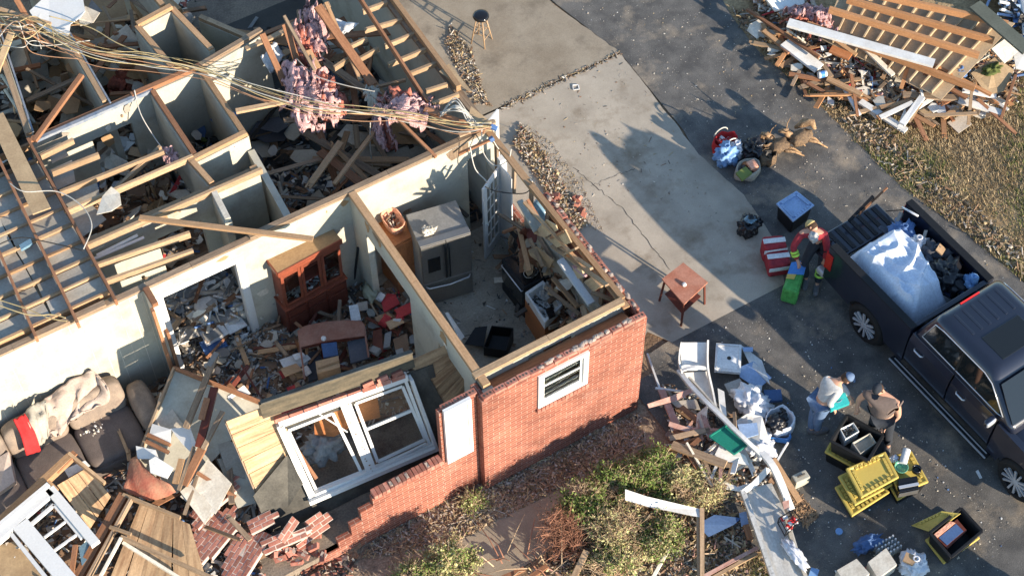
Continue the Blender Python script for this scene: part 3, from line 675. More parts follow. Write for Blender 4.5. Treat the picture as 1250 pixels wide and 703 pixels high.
# ceiling board between joists: ragged panels with holes
random.seed(3)
mb = MB(); mb.beam((9.02, 11.75, WT), (9.02, 16.0, WT), .12, .05, 0); mb.beam((9.04, 11.9, WT + .06), (9.0, 14.6, WT + .06), .09, .04, 0); mb.build('top_plate', ['lumber'], house)
for i in range(8): mb = MB(); mb.beam((9.02, 11.9 + i * .55, 1.98), (9.02 + random.uniform(-.04, .04), 11.9 + i * .55, WT - .03), .04, .09, 0); mb.build('stud', ['lumberold'], house)
for i, y in enumerate(ys[:-1]):
    xs = [-2.0, -0.9, 0.35, 1.22, 2.2]
    for k in range(4):
        if (i, k) in ((0, 0), (1, 0), (8, 2), (4, 1), (8, 3), (6, 2), (0, 1)): continue
        x0, x1 = xs[k] + .012, xs[k + 1] - .012; z = WT + .035 + random.uniform(-.01, .01)
        j = lambda: random.uniform(-.02, .02)
        mb = MB(); mb.plate([(x0, y + .03, z + j()), (x1, y + .03, z + j()), (x1 + j(), y + .36, z + j()), (x0 + j(), y + .36, z + j())], .014, 0, uvdir=(1, 0, 0)); mb.build('ceiling_panel', ['drywallgrey'], house)
# remaining ceiling scraps over the bathroom side
for pts, z in (([(60, 208), (88, 196), (92, 222), (70, 232)], 2.66), ([(72, 240), (118, 222), (122, 238), (84, 254)], 2.64), ([(84, 262), (112, 250), (130, 268), (100, 290)], 2.64), ([(56, 182), (74, 174), (84, 190), (64, 200)], 2.66), ([(96, 296), (118, 285), (128, 300), (104, 312)], 2.62)):
    mb = MB(); mb.plate([P(*p, z) for p in pts], .014, 0); mb.build('ceiling_panel', ['drywallgrey'], house)
# rafters lying along Y on top of the joists
for a, b, w in (((35, 172), (142, 369), .045), ((-12, 172), (96, 397), .045), ((-4, 300), (45, 414), .045)):
    mb = MB(); A = P(*a, WT + .16); B = P(*b, WT + .16); mb.beam(A, B, w, .15, 0); mb.build('rafter', ['lumberbrown'], house)
mb = MB(); mb.plate([P(-14, 145, 3.0), P(4, 138, 3.0), P(62, 254, 2.98), P(40, 262, 2.98)], .03, 0, uvdir=P(62, 254, 3) - P(4, 138, 3)); tag(mb.build('roof_deck_board', ['ply'], house))
# garage / back room rafters at the top
for a, b, z0, z1, w, m in (((435, -8), (522, 126), 3.2, 2.9, .045, 'lumberbrown'), ((470, -14), (560, 108), 2.95, 2.9, .09, 'lumber')):
    mb = MB(); mb.beam(P(*a, z0), P(*b, z1), w, .14, 0); mb.build('rafter', [m], house)
bars('ceiling_joist', [((443, 15), (473, 4)), ((445, 38), (491, 25)), ((470, 57), (506, 42)), ((474, 80), (520, 61)), ((497, 92), (533, 78)), ((520, 112), (546, 104)), ((528, 128), (560, 116)), ((423, 60), (448, 48)), ((430, 78), (462, 60)), ((408, 84), (432, 68))], .05, .10, 'lumberpale', 2.85)
bars('ceiling_joist', [((455, 108), (495, 98))], .05, .06, 'lumberpale', 2.6)
mb = MB(); mb.plate([P(536, 88, 2.93), P(548, 78, 2.93), P(576, 112, 2.93), P(572, 112, 2.93)], .015, 0); mb.plate([P(575, 130, 2.92), P(600, 150, 2.9), P(590, 158, 2.9), P(570, 150, 2.9)], .015, 0); mb.build('roof_deck_board', ['ply'], house)

# torn paper and gouges on the room walls, a few millimetres proud of the paint
random.seed(66)
def scar(f, c0, c1, n, smin=.05, smax=.28, m='gypsum'):
    for i in range(n):
        a = random.uniform(c0[0], c1[0]); b = random.uniform(c0[1], c1[1]) if random.random() < .5 else c1[1] - random.uniform(0, .12); k = random.randint(6, 9); r_ = random.uniform(smin, smax); el = random.uniform(.5, 2.2); pts = []
        for q in range(k):
            t = 2 * math.pi * q / k; rr = r_ * random.uniform(.45, 1.1); pts.append(f(a + math.cos(t) * rr * el * .6, min(b + math.sin(t) * rr * .7, WT - .004)))
        mb = MB(); mb.plate(pts, .004, 0, n=(pts[1] - pts[0]).cross(pts[2] - pts[1]).normalized()); mb.build('torn_patch', [random.choice(['gypsum', 'lumberold', 'backing', 'plaster'])], house)
scar(lambda u, v: Vector((u, 15.996, v)), (3.0, 1.2), (8.5, WT), 10)
scar(lambda u, v: Vector((6.326, u, v)), (12.2, 1.4), (15.8, WT), 5)
scar(lambda u, v: Vector((u, 19.797, v)), (2.5, 1.6), (5.3, WT), 6)
scar(lambda u, v: Vector((u, 17.27, v)), (2.4, 1.8), (5.2, WT), 5)
scar(lambda u, v: Vector((u, 18.02, v)), (4.5, 1.5), (5.3, WT), 3)
scar(lambda u, v: Vector((u, 19.98, v)), (5.5, 1.6), (6.6, WT), 3)

# dirt washed onto the slab from the house side, thin and ragged
random.seed(91)
rubble('patio_dirt', 'brown dirt and straw spread over the patio edge beside the house wall', pxpoly([(640, 150), (672, 172), (716, 236), (740, 290), (716, 275), (690, 240), (650, 190)]), 0.007, 1800, [('brownscrap', 4), ('drygrass', 5), ('plaster', 5), ('dark', 1)], .006, .025, 0, seed=92, tilt=.15, cat='dirt')
# ================================================================ LEANING FRONT WALL WITH THE PICTURE WINDOW
def PW(a, b, z):    # a picked point, kept on the room side of the patio wall
    p = P(a, b, z)
    if 630 < a < 745 and 240 < b < 375 and z > 1.55 and p.x > 8.86: p = PX(a, b, 8.78 + .1 * ((a * 7 + b * 3) % 1.0 + (z - 1.6) * .1))
    return p
def bd(name, label, a, za, b, zb, w, t, m, cat='board', group=None, roll=0.0, parent=None):
    mb = MB(); mb.beam(PW(*a, za), PW(*b, zb), w, t, 0, roll=roll, jit=0.004); o = mb.build(name, [m], parent)
    return tag(o, label, cat, group) if parent is None else o
def pl(name, label, cat, pts, t, m, parent=None, group=None, uv=None, side=None):
    mb = MB(); q = [PW(*p) for p in pts]; mb.plate(q, t, 0, uvdir=uv, mi_side=1 if side else None); o = mb.build(name, [m] + ([side] if side else []), parent)
    return tag(o, label, cat, group) if parent is None else o
pA, pB, pC = P(275, 513, 2.45), P(552, 418, 2.45), P(455, 588, .55)
pn = (pB - pA).cross(pC - pA).normalized()
if pn.y > 0: pn = -pn
fw = empty('fallen_wall_panel', (4.5, 12.6, .3), 'front wall panel of bare board sheathing leaning into the house around the white picture window', 'wall panel')
def on(px_, py_, off=0.0): return PN(px_, py_, pA + pn * off, pn)
def pplate(name, pts, off, t, m, par, uv=None):
    mb = MB(); mb.plate([on(a, b, off) for a, b in pts], t, 0, n=None, uvdir=uv); return mb.build(name, [m], par)
def pbar(mb, a, b, w, t, off, mi=0):
    A = on(*a, off); B = on(*b, off); d = (B - A).normalized(); s = pn.cross(d).normalized(); Rm = Matrix((d, s, pn)).transposed()
    mb.box((A + B) / 2, ((B - A).length, w, t), Rm, mi)
ux = (on(500, 430) - on(330, 500)).normalized()
# sheathing, one horizontal board after another
def planks(name, quad, n, off, m, par):
    """quad TL,TR,BR,BL in pixels on the plane, n boards stacked top to bottom"""
    tl, tr, br, bl = [on(*q, off) for q in quad]
    for i in range(n):
        a = i / n; b = (i + 0.965) / n; j = lambda: random.uniform(-.012, .012)
        mb = MB(); v = [tl.lerp(bl, a), tr.lerp(br, a), tr.lerp(br, b), tl.lerp(bl, b)]
        d = (v[1] - v[0]).normalized(); v[0] += d * j(); v[3] += d * j(); v[1] += d * j() * 2; v[2] += d * j() * 2
        mb.plate(v, .02, 0, uvdir=d); mb.build(name, [m], par)
planks('sheathing_board', [(276, 514), (338, 490), (383, 606), (330, 640)], 8, -.02, 'sheath', fw)
planks('sheathing_board', [(500, 440), (551, 418), (582, 476), (545, 545)], 7, -.02, 'sheath', fw)
mb = MB(); pbar(mb, (276, 514), (330, 641), .05, .10, -.08); mb.build('stud', ['lumberold'], fw)
mb = MB(); pbar(mb, (330, 500), (384, 615), .05, .10, -.08); mb.build('stud', ['lumberold'], fw)
mb = MB(); pbar(mb, (507, 440), (548, 545), .05, .10, -.08); mb.build('stud', ['lumberold'], fw)
W['header'] = mat('dirty_header_board', (0.065, 0.058, 0.042), col2=(0.16, 0.125, 0.08), amt=0.7, grain=(2, 14), var=0.05, rough=0.9)
mb = MB(); pbar(mb, (318, 501), (504, 438), .26, .09, .03); mb.build('header_board', ['header'], fw)
mb = MB(); pbar(mb, (318, 491), (503, 429), .02, .10, .04); mb.build('header_flashing', ['felt'], fw)
mb = MB(); pbar(mb, (340, 517), (530, 452), .24, .03, -.005); mb.build('lintel_felt', ['felt'], fw)
# bricks still stuck over the window head
rb = MB()
for i in range(9):
    t0 = i / 9; t1 = (i + .93) / 9; a = (335 + 160 * t0, 513 - 56 * t0); b = (335 + 160 * t1, 513 - 56 * t1)
    pbar(rb, a, b, .075, .08, .05 + (.03 if i > 5 else 0), 0)
    if i > 5: pbar(rb, (a[0] + 1, a[1] - 5), (b[0] - 3, b[1] - 5), .07, .08, .09, 0)
rb.build('lintel_bricks', ['brickbit'], fw)
# black felt below and beside the window
pplate('building_felt', [(352, 556), (383, 607), (378, 620), (330, 648), (309, 606)], .012, .012, 'felt', fw)
pplate('building_felt', [(382, 606), (540, 545), (548, 556), (440, 604), (350, 650), (330, 646)], .006, .012, 'felt', fw)
pplate('building_felt', [(497, 458), (518, 449), (549, 505), (556, 540), (534, 546)], .006, .012, 'felt', fw)
fl = MB()
c_ = [on(*q, .04) for q in ((350, 553), (367, 583), (352, 618), (318, 622), (309, 605))]
c_[1] += pn * .16; c_[0] += pn * .04
fl.add(c_, [(0, 1, 2), (0, 2, 3, 4)], 0); fl.build('felt_flap', ['felt'], fw, solid=.006)
wr = MB()
for a, b, w_ in (((340, 517), (497, 459), .12), ((379, 606), (531, 542), .10), ((341, 518), (381, 606), .11)): pbar(wr, a, b, w_, .10, .05)
wr.build('window_frame', ['white'], fw)
wr = MB(); pbar(wr, (377, 612), (534, 545), .07, .14, .10); wr.build('window_sill', ['white'], fw)
wr = MB(); pbar(wr, (500, 459), (530, 541), .05, .26, .06); pbar(wr, (494, 462), (525, 544), .05, .06, .02); wr.build('window_jamb', ['white'], fw)
wr = MB(); pbar(wr, (420, 489), (454, 576), .17, .08, .05); wr.build('mullion', ['white'], fw)
for k in (0, 1):
    sx = ((352, 525), (406, 504), (441, 576), (386, 598)) if k == 0 else ((434, 492), (491, 471), (519, 536), (461, 563))
    s = MB()
    for i in range(4): pbar(s, sx[i], sx[(i + 1) % 4], .05, .03, .0)
    if k: pbar(s, ((sx[0][0] + sx[3][0]) / 2, (sx[0][1] + sx[3][1]) / 2 - 4), ((sx[1][0] + sx[2][0]) / 2, (sx[1][1] + sx[2][1]) / 2 - 4), .05, .035, .0)
    s.build('sash', ['white'], fw)
    g = MB()
    if k: g.plate([on(*q, .0) for q in sx], .004, 0); g.build('pane', ['glass'], fw)
s = MB(); pbar(s, (382, 500), (424, 527), .02, .02, .03); pbar(s, (460, 571), (520, 541), .03, .03, .07); s.build('loose_trim', ['white'], fw)
# vinyl paint flakes on the mullion
mb = MB()
for i in range(26):
    t = random.random() ** .7; c = on(420 + 34 * t + random.uniform(-4, 4), 489 + 87 * t + random.uniform(-2, 2), .093); mb.box(c, (random.uniform(.01, .04), random.uniform(.01, .03), .004), Matrix.Rotation(random.random() * 3, 3, 'Z'), 0)
mb.build('bare_patch', ['lumberold'], fw)

# ================================================================ RUBBLE INSIDE THE HOUSE
MIX = [('grey', 4), ('brownscrap', 6), ('plaster', 6), ('gypsum', 2), ('dark', 4), ('paper', .9), ('brickbit', .6), ('lumberold', 2.5), ('redscrap', .25), ('bluescrap', .3), ('darkfab', 1)]
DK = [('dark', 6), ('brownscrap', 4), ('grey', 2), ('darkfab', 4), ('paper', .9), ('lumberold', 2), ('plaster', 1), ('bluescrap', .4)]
WH = [('paper', 5), ('gypsum', 4), ('grey', 2), ('plaster', 2), ('dark', 1.5), ('bluescrap', .5), ('brownscrap', 1.5)]
rubble('dining_rubble', 'grey rubble and broken belongings heaped over the dining room floor', pxpoly([(228, 445), (300, 400), (345, 395), (430, 350), (480, 345), (540, 460), (500, 500), (330, 560), (240, 480)], FL), FL, 4600, MIX, .02, .10, .22, seed=1, base='brownscrap')
rubble('dining_rubble', 'pale broken plaster and crockery strewn along the inner doorway of the dining room', pxpoly([(222, 430), (240, 400), (330, 380), (345, 440), (330, 490), (260, 470)], FL), FL, 1100, WH, .025, .10, .2, seed=2)
rubble('den_rubble', 'papers and household scraps heaped in the room beyond the open doorway', [(2.75, 16.15), (5.3, 16.15), (5.3, 17.3), (2.3, 17.3)], FL, 700, WH, .05, .2, .9, seed=3, base='grey', zfn=lambda x, y: .6 + .5 * nz(x, y, 1.4))
rubble('den_rubble', 'brown rubble filling the narrow back room under the open joists', [(2.3, 17.42), (4.35, 17.42), (4.3, 19.8), (2.3, 19.8)], FL, 700, [('brownscrap', 6), ('redscrap', .5), ('plaster', 3), ('lumberold', 4), ('lumberbrown', 3), ('gypsum', 2), ('bluescrap', .5)], .05, .22, .8, seed=4, base='brownscrap', zfn=lambda x, y: .8 + .5 * nz(x, y, 1.4))
rubble('bathroom_rubble', 'bathroom bottles and towels tumbled inside the white walled closet', [(4.58, 18.15), (5.38, 18.15), (5.38, 19.8), (4.58, 19.8)], FL, 600, [('dark', 4), ('bluescrap', 3), ('paper', 3), ('redscrap', 1), ('plaster', 2), ('greengrass', .6), ('grey', 2)], .05, .18, 1.3, seed=5, base='grey', zfn=lambda x, y: 1.0 + .3 * nz(x, y, 2))
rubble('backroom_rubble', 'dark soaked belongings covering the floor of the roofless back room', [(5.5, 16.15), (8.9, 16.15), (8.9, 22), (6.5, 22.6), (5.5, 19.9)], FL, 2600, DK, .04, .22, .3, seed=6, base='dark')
rubble('backroom_rubble', 'pale clothes and cans on the floor just behind the spine wall', pxpoly([(318, 225), (380, 200), (420, 200), (425, 225), (330, 262)], .5), FL + .1, 520, [('paper', 3), ('grey', 3), ('gypsum', 3), ('dark', 4), ('brownscrap', 3), ('bluescrap', .6)], .05, .2, .35, seed=7)
rubble('upper_room_rubble', 'brown broken boards and plaster in the upper left bedroom', [(2.9, 19.98), (3.65, 20), (3.8, 24), (2.4, 24)], FL, 1600, [('brownscrap', 7), ('plaster', 5), ('gypsum', 2), ('lumberold', 3), ('dark', 2)], .05, .25, .5, seed=8, base='brownscrap')
rubble('upper_room_rubble', 'rusty insulation and ceiling scraps in the second bedroom', [(3.85, 20), (6, 20.2), (6.5, 24), (3.8, 24)], FL, 1800, [('brownscrap', 6), ('pinkdark', 3), ('plaster', 5), ('gypsum', 3), ('lumberold', 3), ('dark', 2)], .05, .28, .7, seed=9, base='plaster')
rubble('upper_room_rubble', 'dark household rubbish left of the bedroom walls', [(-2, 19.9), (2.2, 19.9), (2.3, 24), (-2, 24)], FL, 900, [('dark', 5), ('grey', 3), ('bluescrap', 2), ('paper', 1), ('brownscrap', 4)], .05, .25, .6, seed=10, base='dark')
rubble('kitchen_grit', 'dark crumbs and dirt on the kitchen floor beside the fridge', [(6.5, 11.8), (9.0, 11.8), (8.95, 15.8), (6.6, 15.8)], FL + .006, 700, DK + [('plaster', 6)], .012, .06, .0, seed=15, tilt=.1, cat='grit')
rubble('living_rubble', 'splintered wood, plaster and clothes heaped in front of the sofa', pxpoly([(-30, 560), (60, 580), (150, 500), (215, 450), (290, 520), (330, 640), (300, 760), (-60, 760)], FL), FL, 4500, MIX, .025, .15, .4, seed=16, base='brownscrap')
rubble('yard_rubble', 'loose plaster and splinters spilled over the yard behind the house', [(5.6, 21.4), (9, 22.6), (9, 30), (3, 30)], 0.0, 2200, [('dark', 5), ('bluescrap', 2), ('grey', 4), ('darkfab', 3), ('paper', 1.5), ('lumberold', 1)], .03, .2, .25, seed=17, base='darkfab')
rubble('wall_foot_rubble', 'chips of brick and plaster fallen beside the patio wall', pxpoly([(634, 150), (655, 175), (700, 245), (718, 275), (700, 290), (660, 225), (628, 180)]), 0.006, 2600, [('plaster', 5), ('drygrass', 8), ('gypsum', 1.5), ('brickbit', 1), ('brownscrap', 6)], .01, .055, .10, seed=18)
rubble('wall_foot_rubble', 'dry leaves and splinters along the garage wall foot', pxpoly([(548, 30), (575, 60), (590, 110), (600, 130), (580, 128), (545, 60)]), 0.006, 1200, [('plaster', 5), ('drygrass', 5), ('gypsum', 1.5), ('dark', 3), ('brownscrap', 5)], .01, .055, .06, seed=19)
for (pts, lab, sd, n) in (([(232, 400), (250, 380), (300, 360), (312, 395), (262, 425)], 'sheets and boxes of paper spilled through the inner doorway', 21, 46), ([(420, 400), (470, 340), (520, 430), (470, 470)], 'torn packaging beside the partition', 22, 26), ([(325, 470), (370, 440), (390, 480), (340, 520)], 'torn packaging beside the overturned table', 23, 20)):
    random.seed(sd); g = sampler(pxpoly(pts, .5)); mb = None
    for i in range(n):
        x, y = g(); z = FL + random.uniform(.12, .5); s = random.uniform(.08, .22); mb = MB()
        if random.random() < .5: mb.box((x, y, z), (s, s * .7, s * .45), rrot(.4), 0, jit=.01)
        else: mb.plate([Vector((x, y, z)) + rrot(.1, 0) @ Vector(q) for q in ((-s, -s * .6, 0), (s, -s * .7, .03), (s * .9, s * .6, 0), (-s, s * .6, .04))], .01, 0)
        o = mb.build('paper_box' if sd == 21 else 'torn_packet', [random.choice(['paper', 'paper', 'gypsum', 'grey', 'bluescrap', 'card'] if sd == 21 else ['card', 'redscrap', 'grey', 'brownscrap', 'paper', 'dark'])])
        tag(o, {21: 'pale box or sheaf of paper spilled in the heap at the inner doorway', 22: 'torn packet lying in the rubble beside the partition wall', 23: 'torn packet lying in the rubble left of the overturned table'}[sd], 'scrap', lab)

# ================================================================ FURNITURE
def cuboid_from(pa, pb, ztop, zbot, depth):
    """front top edge pa->pb; depth goes away from the viewer. returns origin, matrix (x along the edge, y back, z up), width"""
    a = Vector(pa); b = Vector(pb); d = b - a; d.z = 0; wd = d.length; x = d / wd; y = Vector((-x.y, x.x, 0))
    if y.y < 0: y = -y
    return a, x, y, wd
def fr(o_, x, y, z=Vector((0, 0, 1))):
    return lambda u, v, h: o_ + x * u + y * v + z * h
def lbox(mb, F, a, b, x, y, z, mi=0, **k):
    c = F((a[0] + b[0]) / 2, (a[1] + b[1]) / 2, (a[2] + b[2]) / 2); Rm = Matrix((x, y, z)).transposed()
    mb.box(c, [abs(q - p) for p, q in zip(a, b)], Rm, mi, **k)
Z = Vector((0, 0, 1))
# fridge
a = P(513, 303, 2.05); b = P(577, 284, 2.05); o_, x, y, wd = cuboid_from(a, b, 0, 0, 0); o_.z = FL + .01; wd = .90; dp = .78
F = fr(o_, x, y); fg = empty('fridge', o_ + x * .45 + y * .4, 'dusty stainless French door fridge standing in the roofless kitchen', 'fridge')
H_ = 1.72
mb = MB(); lbox(mb, F, (0, .07, .03), (wd, dp, H_ - .01), x, y, Z); mb.build('body', ['steeltop'], fg, bevel=.01)
for u0, u1 in ((.004, wd / 2 - .003), (wd / 2 + .003, wd - .004)):
    mb = MB(); lbox(mb, F, (u0, 0, .66), (u1, .07, H_), x, y, Z); d_ = mb.build('door', ['steel'], fg, bevel=.012)
    hu = wd / 2 - .035 if u0 < .1 else wd / 2 + .035
    mb = MB(); mb.tube([F(hu, 0, .74), F(hu, -.05, .78), F(hu, -.05, H_ - .12), F(hu, 0, H_ - .08)], .014, 8); mb.build('handle', ['black'], d_, smooth=True)
    if u0 < .1: mb = MB(); lbox(mb, F, (.11, -.008, .98), (.33, .0, 1.36), x, y, Z); mb.build('dispenser', ['blackgloss'], d_)
mb = MB(); lbox(mb, F, (.004, 0, .05), (wd - .004, .07, .65), x, y, Z); d_ = mb.build('freezer_drawer', ['steel'], fg, bevel=.012)
mb = MB(); mb.tube([F(.05, 0, .6), F(.09, -.055, .6), F(wd / 2, -.075, .58), F(wd - .09, -.055, .6), F(wd - .05, 0, .6)], .014, 8); mb.build('handle', ['chrome'], d_, smooth=True)
mb = MB(); lbox(mb, F, (0.0, .02, H_ - .002), (wd, .16, H_ + .022), x, y, Z); mb.build('hinge_cover', ['steel'], fg, bevel=.006)
mb = MB()
for i in range(5): mb.blob(F(.24 + random.uniform(-.07, .07), .28 + random.uniform(-.07, .07), H_ + .04), (.07, .06, .05), seed=i, sub=2, amp=.5)
tag(mb.build('plaster_lump', ['gypsum']), 'lump of wet plaster lying on top of the fridge', 'plaster lump')
# orange cabinet left of the fridge, leaning on it
a = P(477, 262, 1.75); o_ = Vector((a.x, a.y, FL)); cb = empty('oak_cabinet', (6.85, 15.3, FL), 'orange oak kitchen cabinet standing between the partition and the fridge', 'cabinet')
c4 = [P(463, 268, 1.75), P(486, 256, 1.75), P(504, 287, 1.75), P(480, 300, 1.75)]
mb = MB(); ctr = sum(c4, Vector()) / 4; xx = (c4[1] - c4[0]).normalized(); xx.z = 0; yy = Vector((-xx.y, xx.x, 0)); F = fr(Vector((ctr.x, ctr.y, FL)), xx, yy)
lbox(mb, F, (-.22, -.30, 0), (.22, .30, 1.42), xx, yy, Z); mb.build('carcass', ['oak'], cb, bevel=.008)
mb = MB(); lbox(mb, F, (-.19, -.325, .72), (.19, -.302, 1.38), xx, yy, Z); mb.build('door', ['oak'], cb, bevel=.008)
mb = MB(); lbox(mb, F, (-.19, -.325, .06), (.19, -.302, .68), xx, yy, Z); mb.build('door', ['oak'], cb, bevel=.008)
bk = empty('pink_basket', F(-.02, .05, 1.43), 'coral pink wicker basket of dark rubbish on top of the oak cabinet', 'basket')
W['coral'] = mat('coral_basket', (0.75, 0.33, 0.20), col2=(0.85, 0.5, 0.35), amt=.6, scale=30, var=.1, rough=.8, bump=.5)
c = F(-.02, .04, 1.43); rings = []
for h, k in ((0, .75), (.12, .9), (.24, 1.0), (.255, 1.0), (.24, .9), (.05, .7)):
    ring = []
    for j in range(22):
        t = 2 * math.pi * j / 22; ex = .16 * k * math.copysign(abs(math.cos(t)) ** .6, math.cos(t)); ey = .24 * k * math.copysign(abs(math.sin(t)) ** .6, math.sin(t))
        ring.append(c + xx * ex + yy * ey + Z * (h + .02 * math.sin(5 * t) * (h > .2)))
    rings.append(ring)
mb = MB(); mb.loft(rings); mb.build('basket_body', ['coral'], bk, smooth=True)
random.seed(5); mb = MB()
for i in range(26): mb.box(c + xx * random.uniform(-.09, .09) + yy * random.uniform(-.15, .15) + Z * random.uniform(.1, .2), (random.uniform(.05, .14), .02, .015), rrot(.6), i % 3)
mb.build('contents', ['dark', 'brownscrap', 'plaster'], bk)
# china hutch
hu = empty('china_hutch', (5.3, 15.7, FL), 'cherry red china hutch with broken glass doors leaning on the dining room wall', 'hutch')
a = P(337.5, 332.7, 2.1); b = P(411, 293, 2.1); o_, x, y, wd = cuboid_from(a, b, 0, 0, 0); o_ = Vector((o_.x, o_.y, FL))
F0 = fr(o_, x, y); lean = Vector((0, 0, 1)) * .995 + x * .02 ; F = fr(o_, x, y, lean.normalized()); zz = lean.normalized(); HW = wd; D = .38; HH = 1.78
def hb(n, a, b, m, par=hu, bev=.004): mb = MB(); lbox(mb, F, a, b, x, y, zz); return mb.build(n, [m], par, bevel=bev)
hb('base_cabinet', (-.02, -.06, 0), (HW + .02, D, .74), 'cherrydark'); hb('counter', (-.04, -.09, .74), (HW + .04, D, .78), 'cherry')
hb('side_panel', (0, 0, .78), (.025, D, HH), 'cherry'); hb('side_panel', (HW - .025, 0, .78), (HW, D, HH), 'cherry'); hb('back_panel', (.025, D - .02, .78), (HW - .025, D, HH), 'cherrydark')
hb('top_panel', (-.03, -.03, HH), (HW + .03, D + .02, HH + .035), 'backing'); hb('cornice', (-.04, -.055, HH - .08), (HW + .04, -.03, HH + .04), 'cherry')
hb('cornice', (-.055, -.03, HH - .05), (-.03, D, HH + .04), 'cherry')
for s_ in (1.12, 1.45): hb('shelf', (.025, .02, s_), (HW - .025, D - .02, s_ + .02), 'cherrydark')
t3 = HW / 3
for k in range(3):
    dr = None; u0 = k * t3 + .004; u1 = (k + 1) * t3 - .004; mb = MB()
    for aa, bb in (((u0, -.025, .8), (u0 + .055, -.002, HH - .09)), ((u1 - .055, -.025, .8), (u1, -.002, HH - .09)), ((u0 + .055, -.025, .8), (u1 - .055, -.002, .86)), ((u0 + .055, -.025, HH - .20), (u1 - .055, -.002, HH - .09))): lbox(mb, F, aa, bb, x, y, zz)
    dr = mb.build('glass_door', ['cherry'], hu, bevel=.004)
    if k != 1: mb = MB(); lbox(mb, F, (u0 + .05, -.014, .85), (u1 - .05, -.010, HH - .19), x, y, zz); mb.build('pane', ['glass'], dr)
    mb = MB(); lbox(mb, F, (u0 + .02, -.085, .06), (u1 - .02, -.062, .5), x, y, zz); mb.build('lower_door', ['cherrydark'], hu, bevel=.006)
    mb = MB(); lbox(mb, F, (u0 + .02, -.085, .53), (u1 - .02, -.062, .70), x, y, zz); mb.build('drawer', ['cherrydark'], hu, bevel=.006)
random.seed(9)
rubble('broken_china', 'broken white china inside the red hutch', [tuple(F(u, v, 0)[:2]) for u, v in ((.05, .05), (HW - .05, .05), (HW - .05, D - .05), (.05, D - .05))], FL + .80, 120, [('paper', 3), ('glass', 1), ('grey', 2), ('dark', 2)], .03, .1, .25, seed=31, cat='china')
# overturned oval table with red-brown top standing on edge
ot = empty('overturned_table', P(405, 420, FL), 'brown wooden drop leaf table overturned in the middle of the dining room', 'table')
W['tabletop'] = mat('dusty_brown_tabletop', (0.26, 0.115, 0.075), col2=(0.34, 0.2, 0.15), amt=.6, scale=4, var=.1, rough=.6)
z1 = .95; arc = [P(363, 404, z1), P(372, 398, z1), P(395, 393, z1), P(420, 391, z1), P(441, 392, z1), P(444, 396, z1), P(445, 410, z1 - .05), P(400, 416, z1 - .08), P(367, 424, z1 - .05)]
mb = MB(); mb.plate(arc, .025, 0); mb.build('table_leaf', ['tabletop'], ot)
for a, b in (((364, 404), (372, 463)), ((444, 396), (450, 436))):
    mb = MB(); mb.beam(P(*a, z1), P(*b, .75), .03, .03, 0); mb.build('edge_rail', ['tabletop'], ot)
mb = MB(); mb.beam(P(367, 424, .85), P(445, 410, .85), .02, .08, 0); mb.build('apron', ['cherrydark'], ot)
pl('dark_chair_seat', 'black padded seat lying inside the overturned table', 'chair seat', [(424, 418, .75), (446, 412, .75), (452, 437, .7), (428, 444, .7)], .06, 'darkfab')
pl('dark_chair_seat', 'black padded panel lying below the brown table leaf', 'chair seat', [(372, 432, .6), (390, 428, .6), (396, 460, .6), (377, 466, .6)], .05, 'darkfab')
pl('blue_grey_box', 'blue grey book lying over the cardboard box', 'book', [(392, 420, .85), (411, 418, .85), (413, 434, .85), (395, 437, .85)], .04, 'bluescrap')
bx = empty('cardboard_box', P(400, 450, FL), 'closed brown cardboard box in front of the overturned table', 'box')
mb = MB(); q = [P(385, 441, .95), P(413, 434, .95), P(415, 448, .95), P(387, 456, .95)]
mb.loft([[Vector((p.x, p.y, .5)) for p in q], q]); mb.build('box_body', ['card'], bx)
mb = MB(); mb.beam(P(388, 450, .958), P(414, 441, .958), .04, .004, 0); mb.build('packing_tape', ['backing'], bx)
mb = MB(); mb.blob(P(395, 413, 1.0), .045, seed=2, sub=3, amp=.02); tag(mb.build('plastic_disc', ['paper'], smooth=True), 'round white lid on the brown table leaf', 'lid')
pl('white_canister', 'pale blue plastic canister standing by the dining partition', 'canister', [(426, 375, .8), (437, 373, .8), (441, 392, .75), (429, 394, .75)], .12, 'paper')
mb = MB(); mb.blob(P(452, 357, .6), (.13, .2, .11), seed=4, sub=3, amp=.3); 
W['toy'] = mat('sage_plush', (0.35, 0.34, 0.24), var=.1, rough=1, bump=.4)
tag(mb.build('rolled_towel', ['toy'], smooth=True), 'sage green rolled towel on the rubble near the partition', 'towel')
pl('red_packet', 'red and white food packet on the rubble under the partition opening', 'packet', [(465, 367, .6), (483, 361, .6), (488, 371, .6), (469, 382, .6)], .04, 'redscrap')
bd('broom_stick', 'thin pale stick lying across the dining room rubble', (452, 370), .6, (471, 401), .5, .025, .025, 'lumberpale', 'stick')
bd('shop_broom', 'black broom handle leaning on the dining room wall', (437, 302), 1.5, (433, 340), .5, .03, .03, 'black', 'broom')
pl('picture_card', 'brown picture board with white cards seen through the partition opening', 'picture', [(502, 384, .9), (516, 378, .9), (534, 408, .6), (512, 420, .6)], .02, 'backing')
pl('picture_card', 'small blue and white card fixed on the brown picture board', 'card', [(509, 398, .83), (521, 393, .83), (526, 403, .76), (514, 408, .76)], .008, 'paper')
for i, (pts, m_) in enumerate((([(470, 408), (478, 405), (476, 424), (468, 426)], 'grey'), ([(455, 405), (466, 402), (468, 430), (455, 435)], 'cherrydark'), ([(480, 415), (497, 408), (500, 430), (484, 436)], 'brownscrap'))):
    pl('box_scrap', ['grey carton standing upright in the dining rubble', 'dark cherry drawer front in the dining rubble', 'brown flattened carton by the partition foot'][i], 'carton', [(a, b, .65) for a, b in pts], .06, m_)
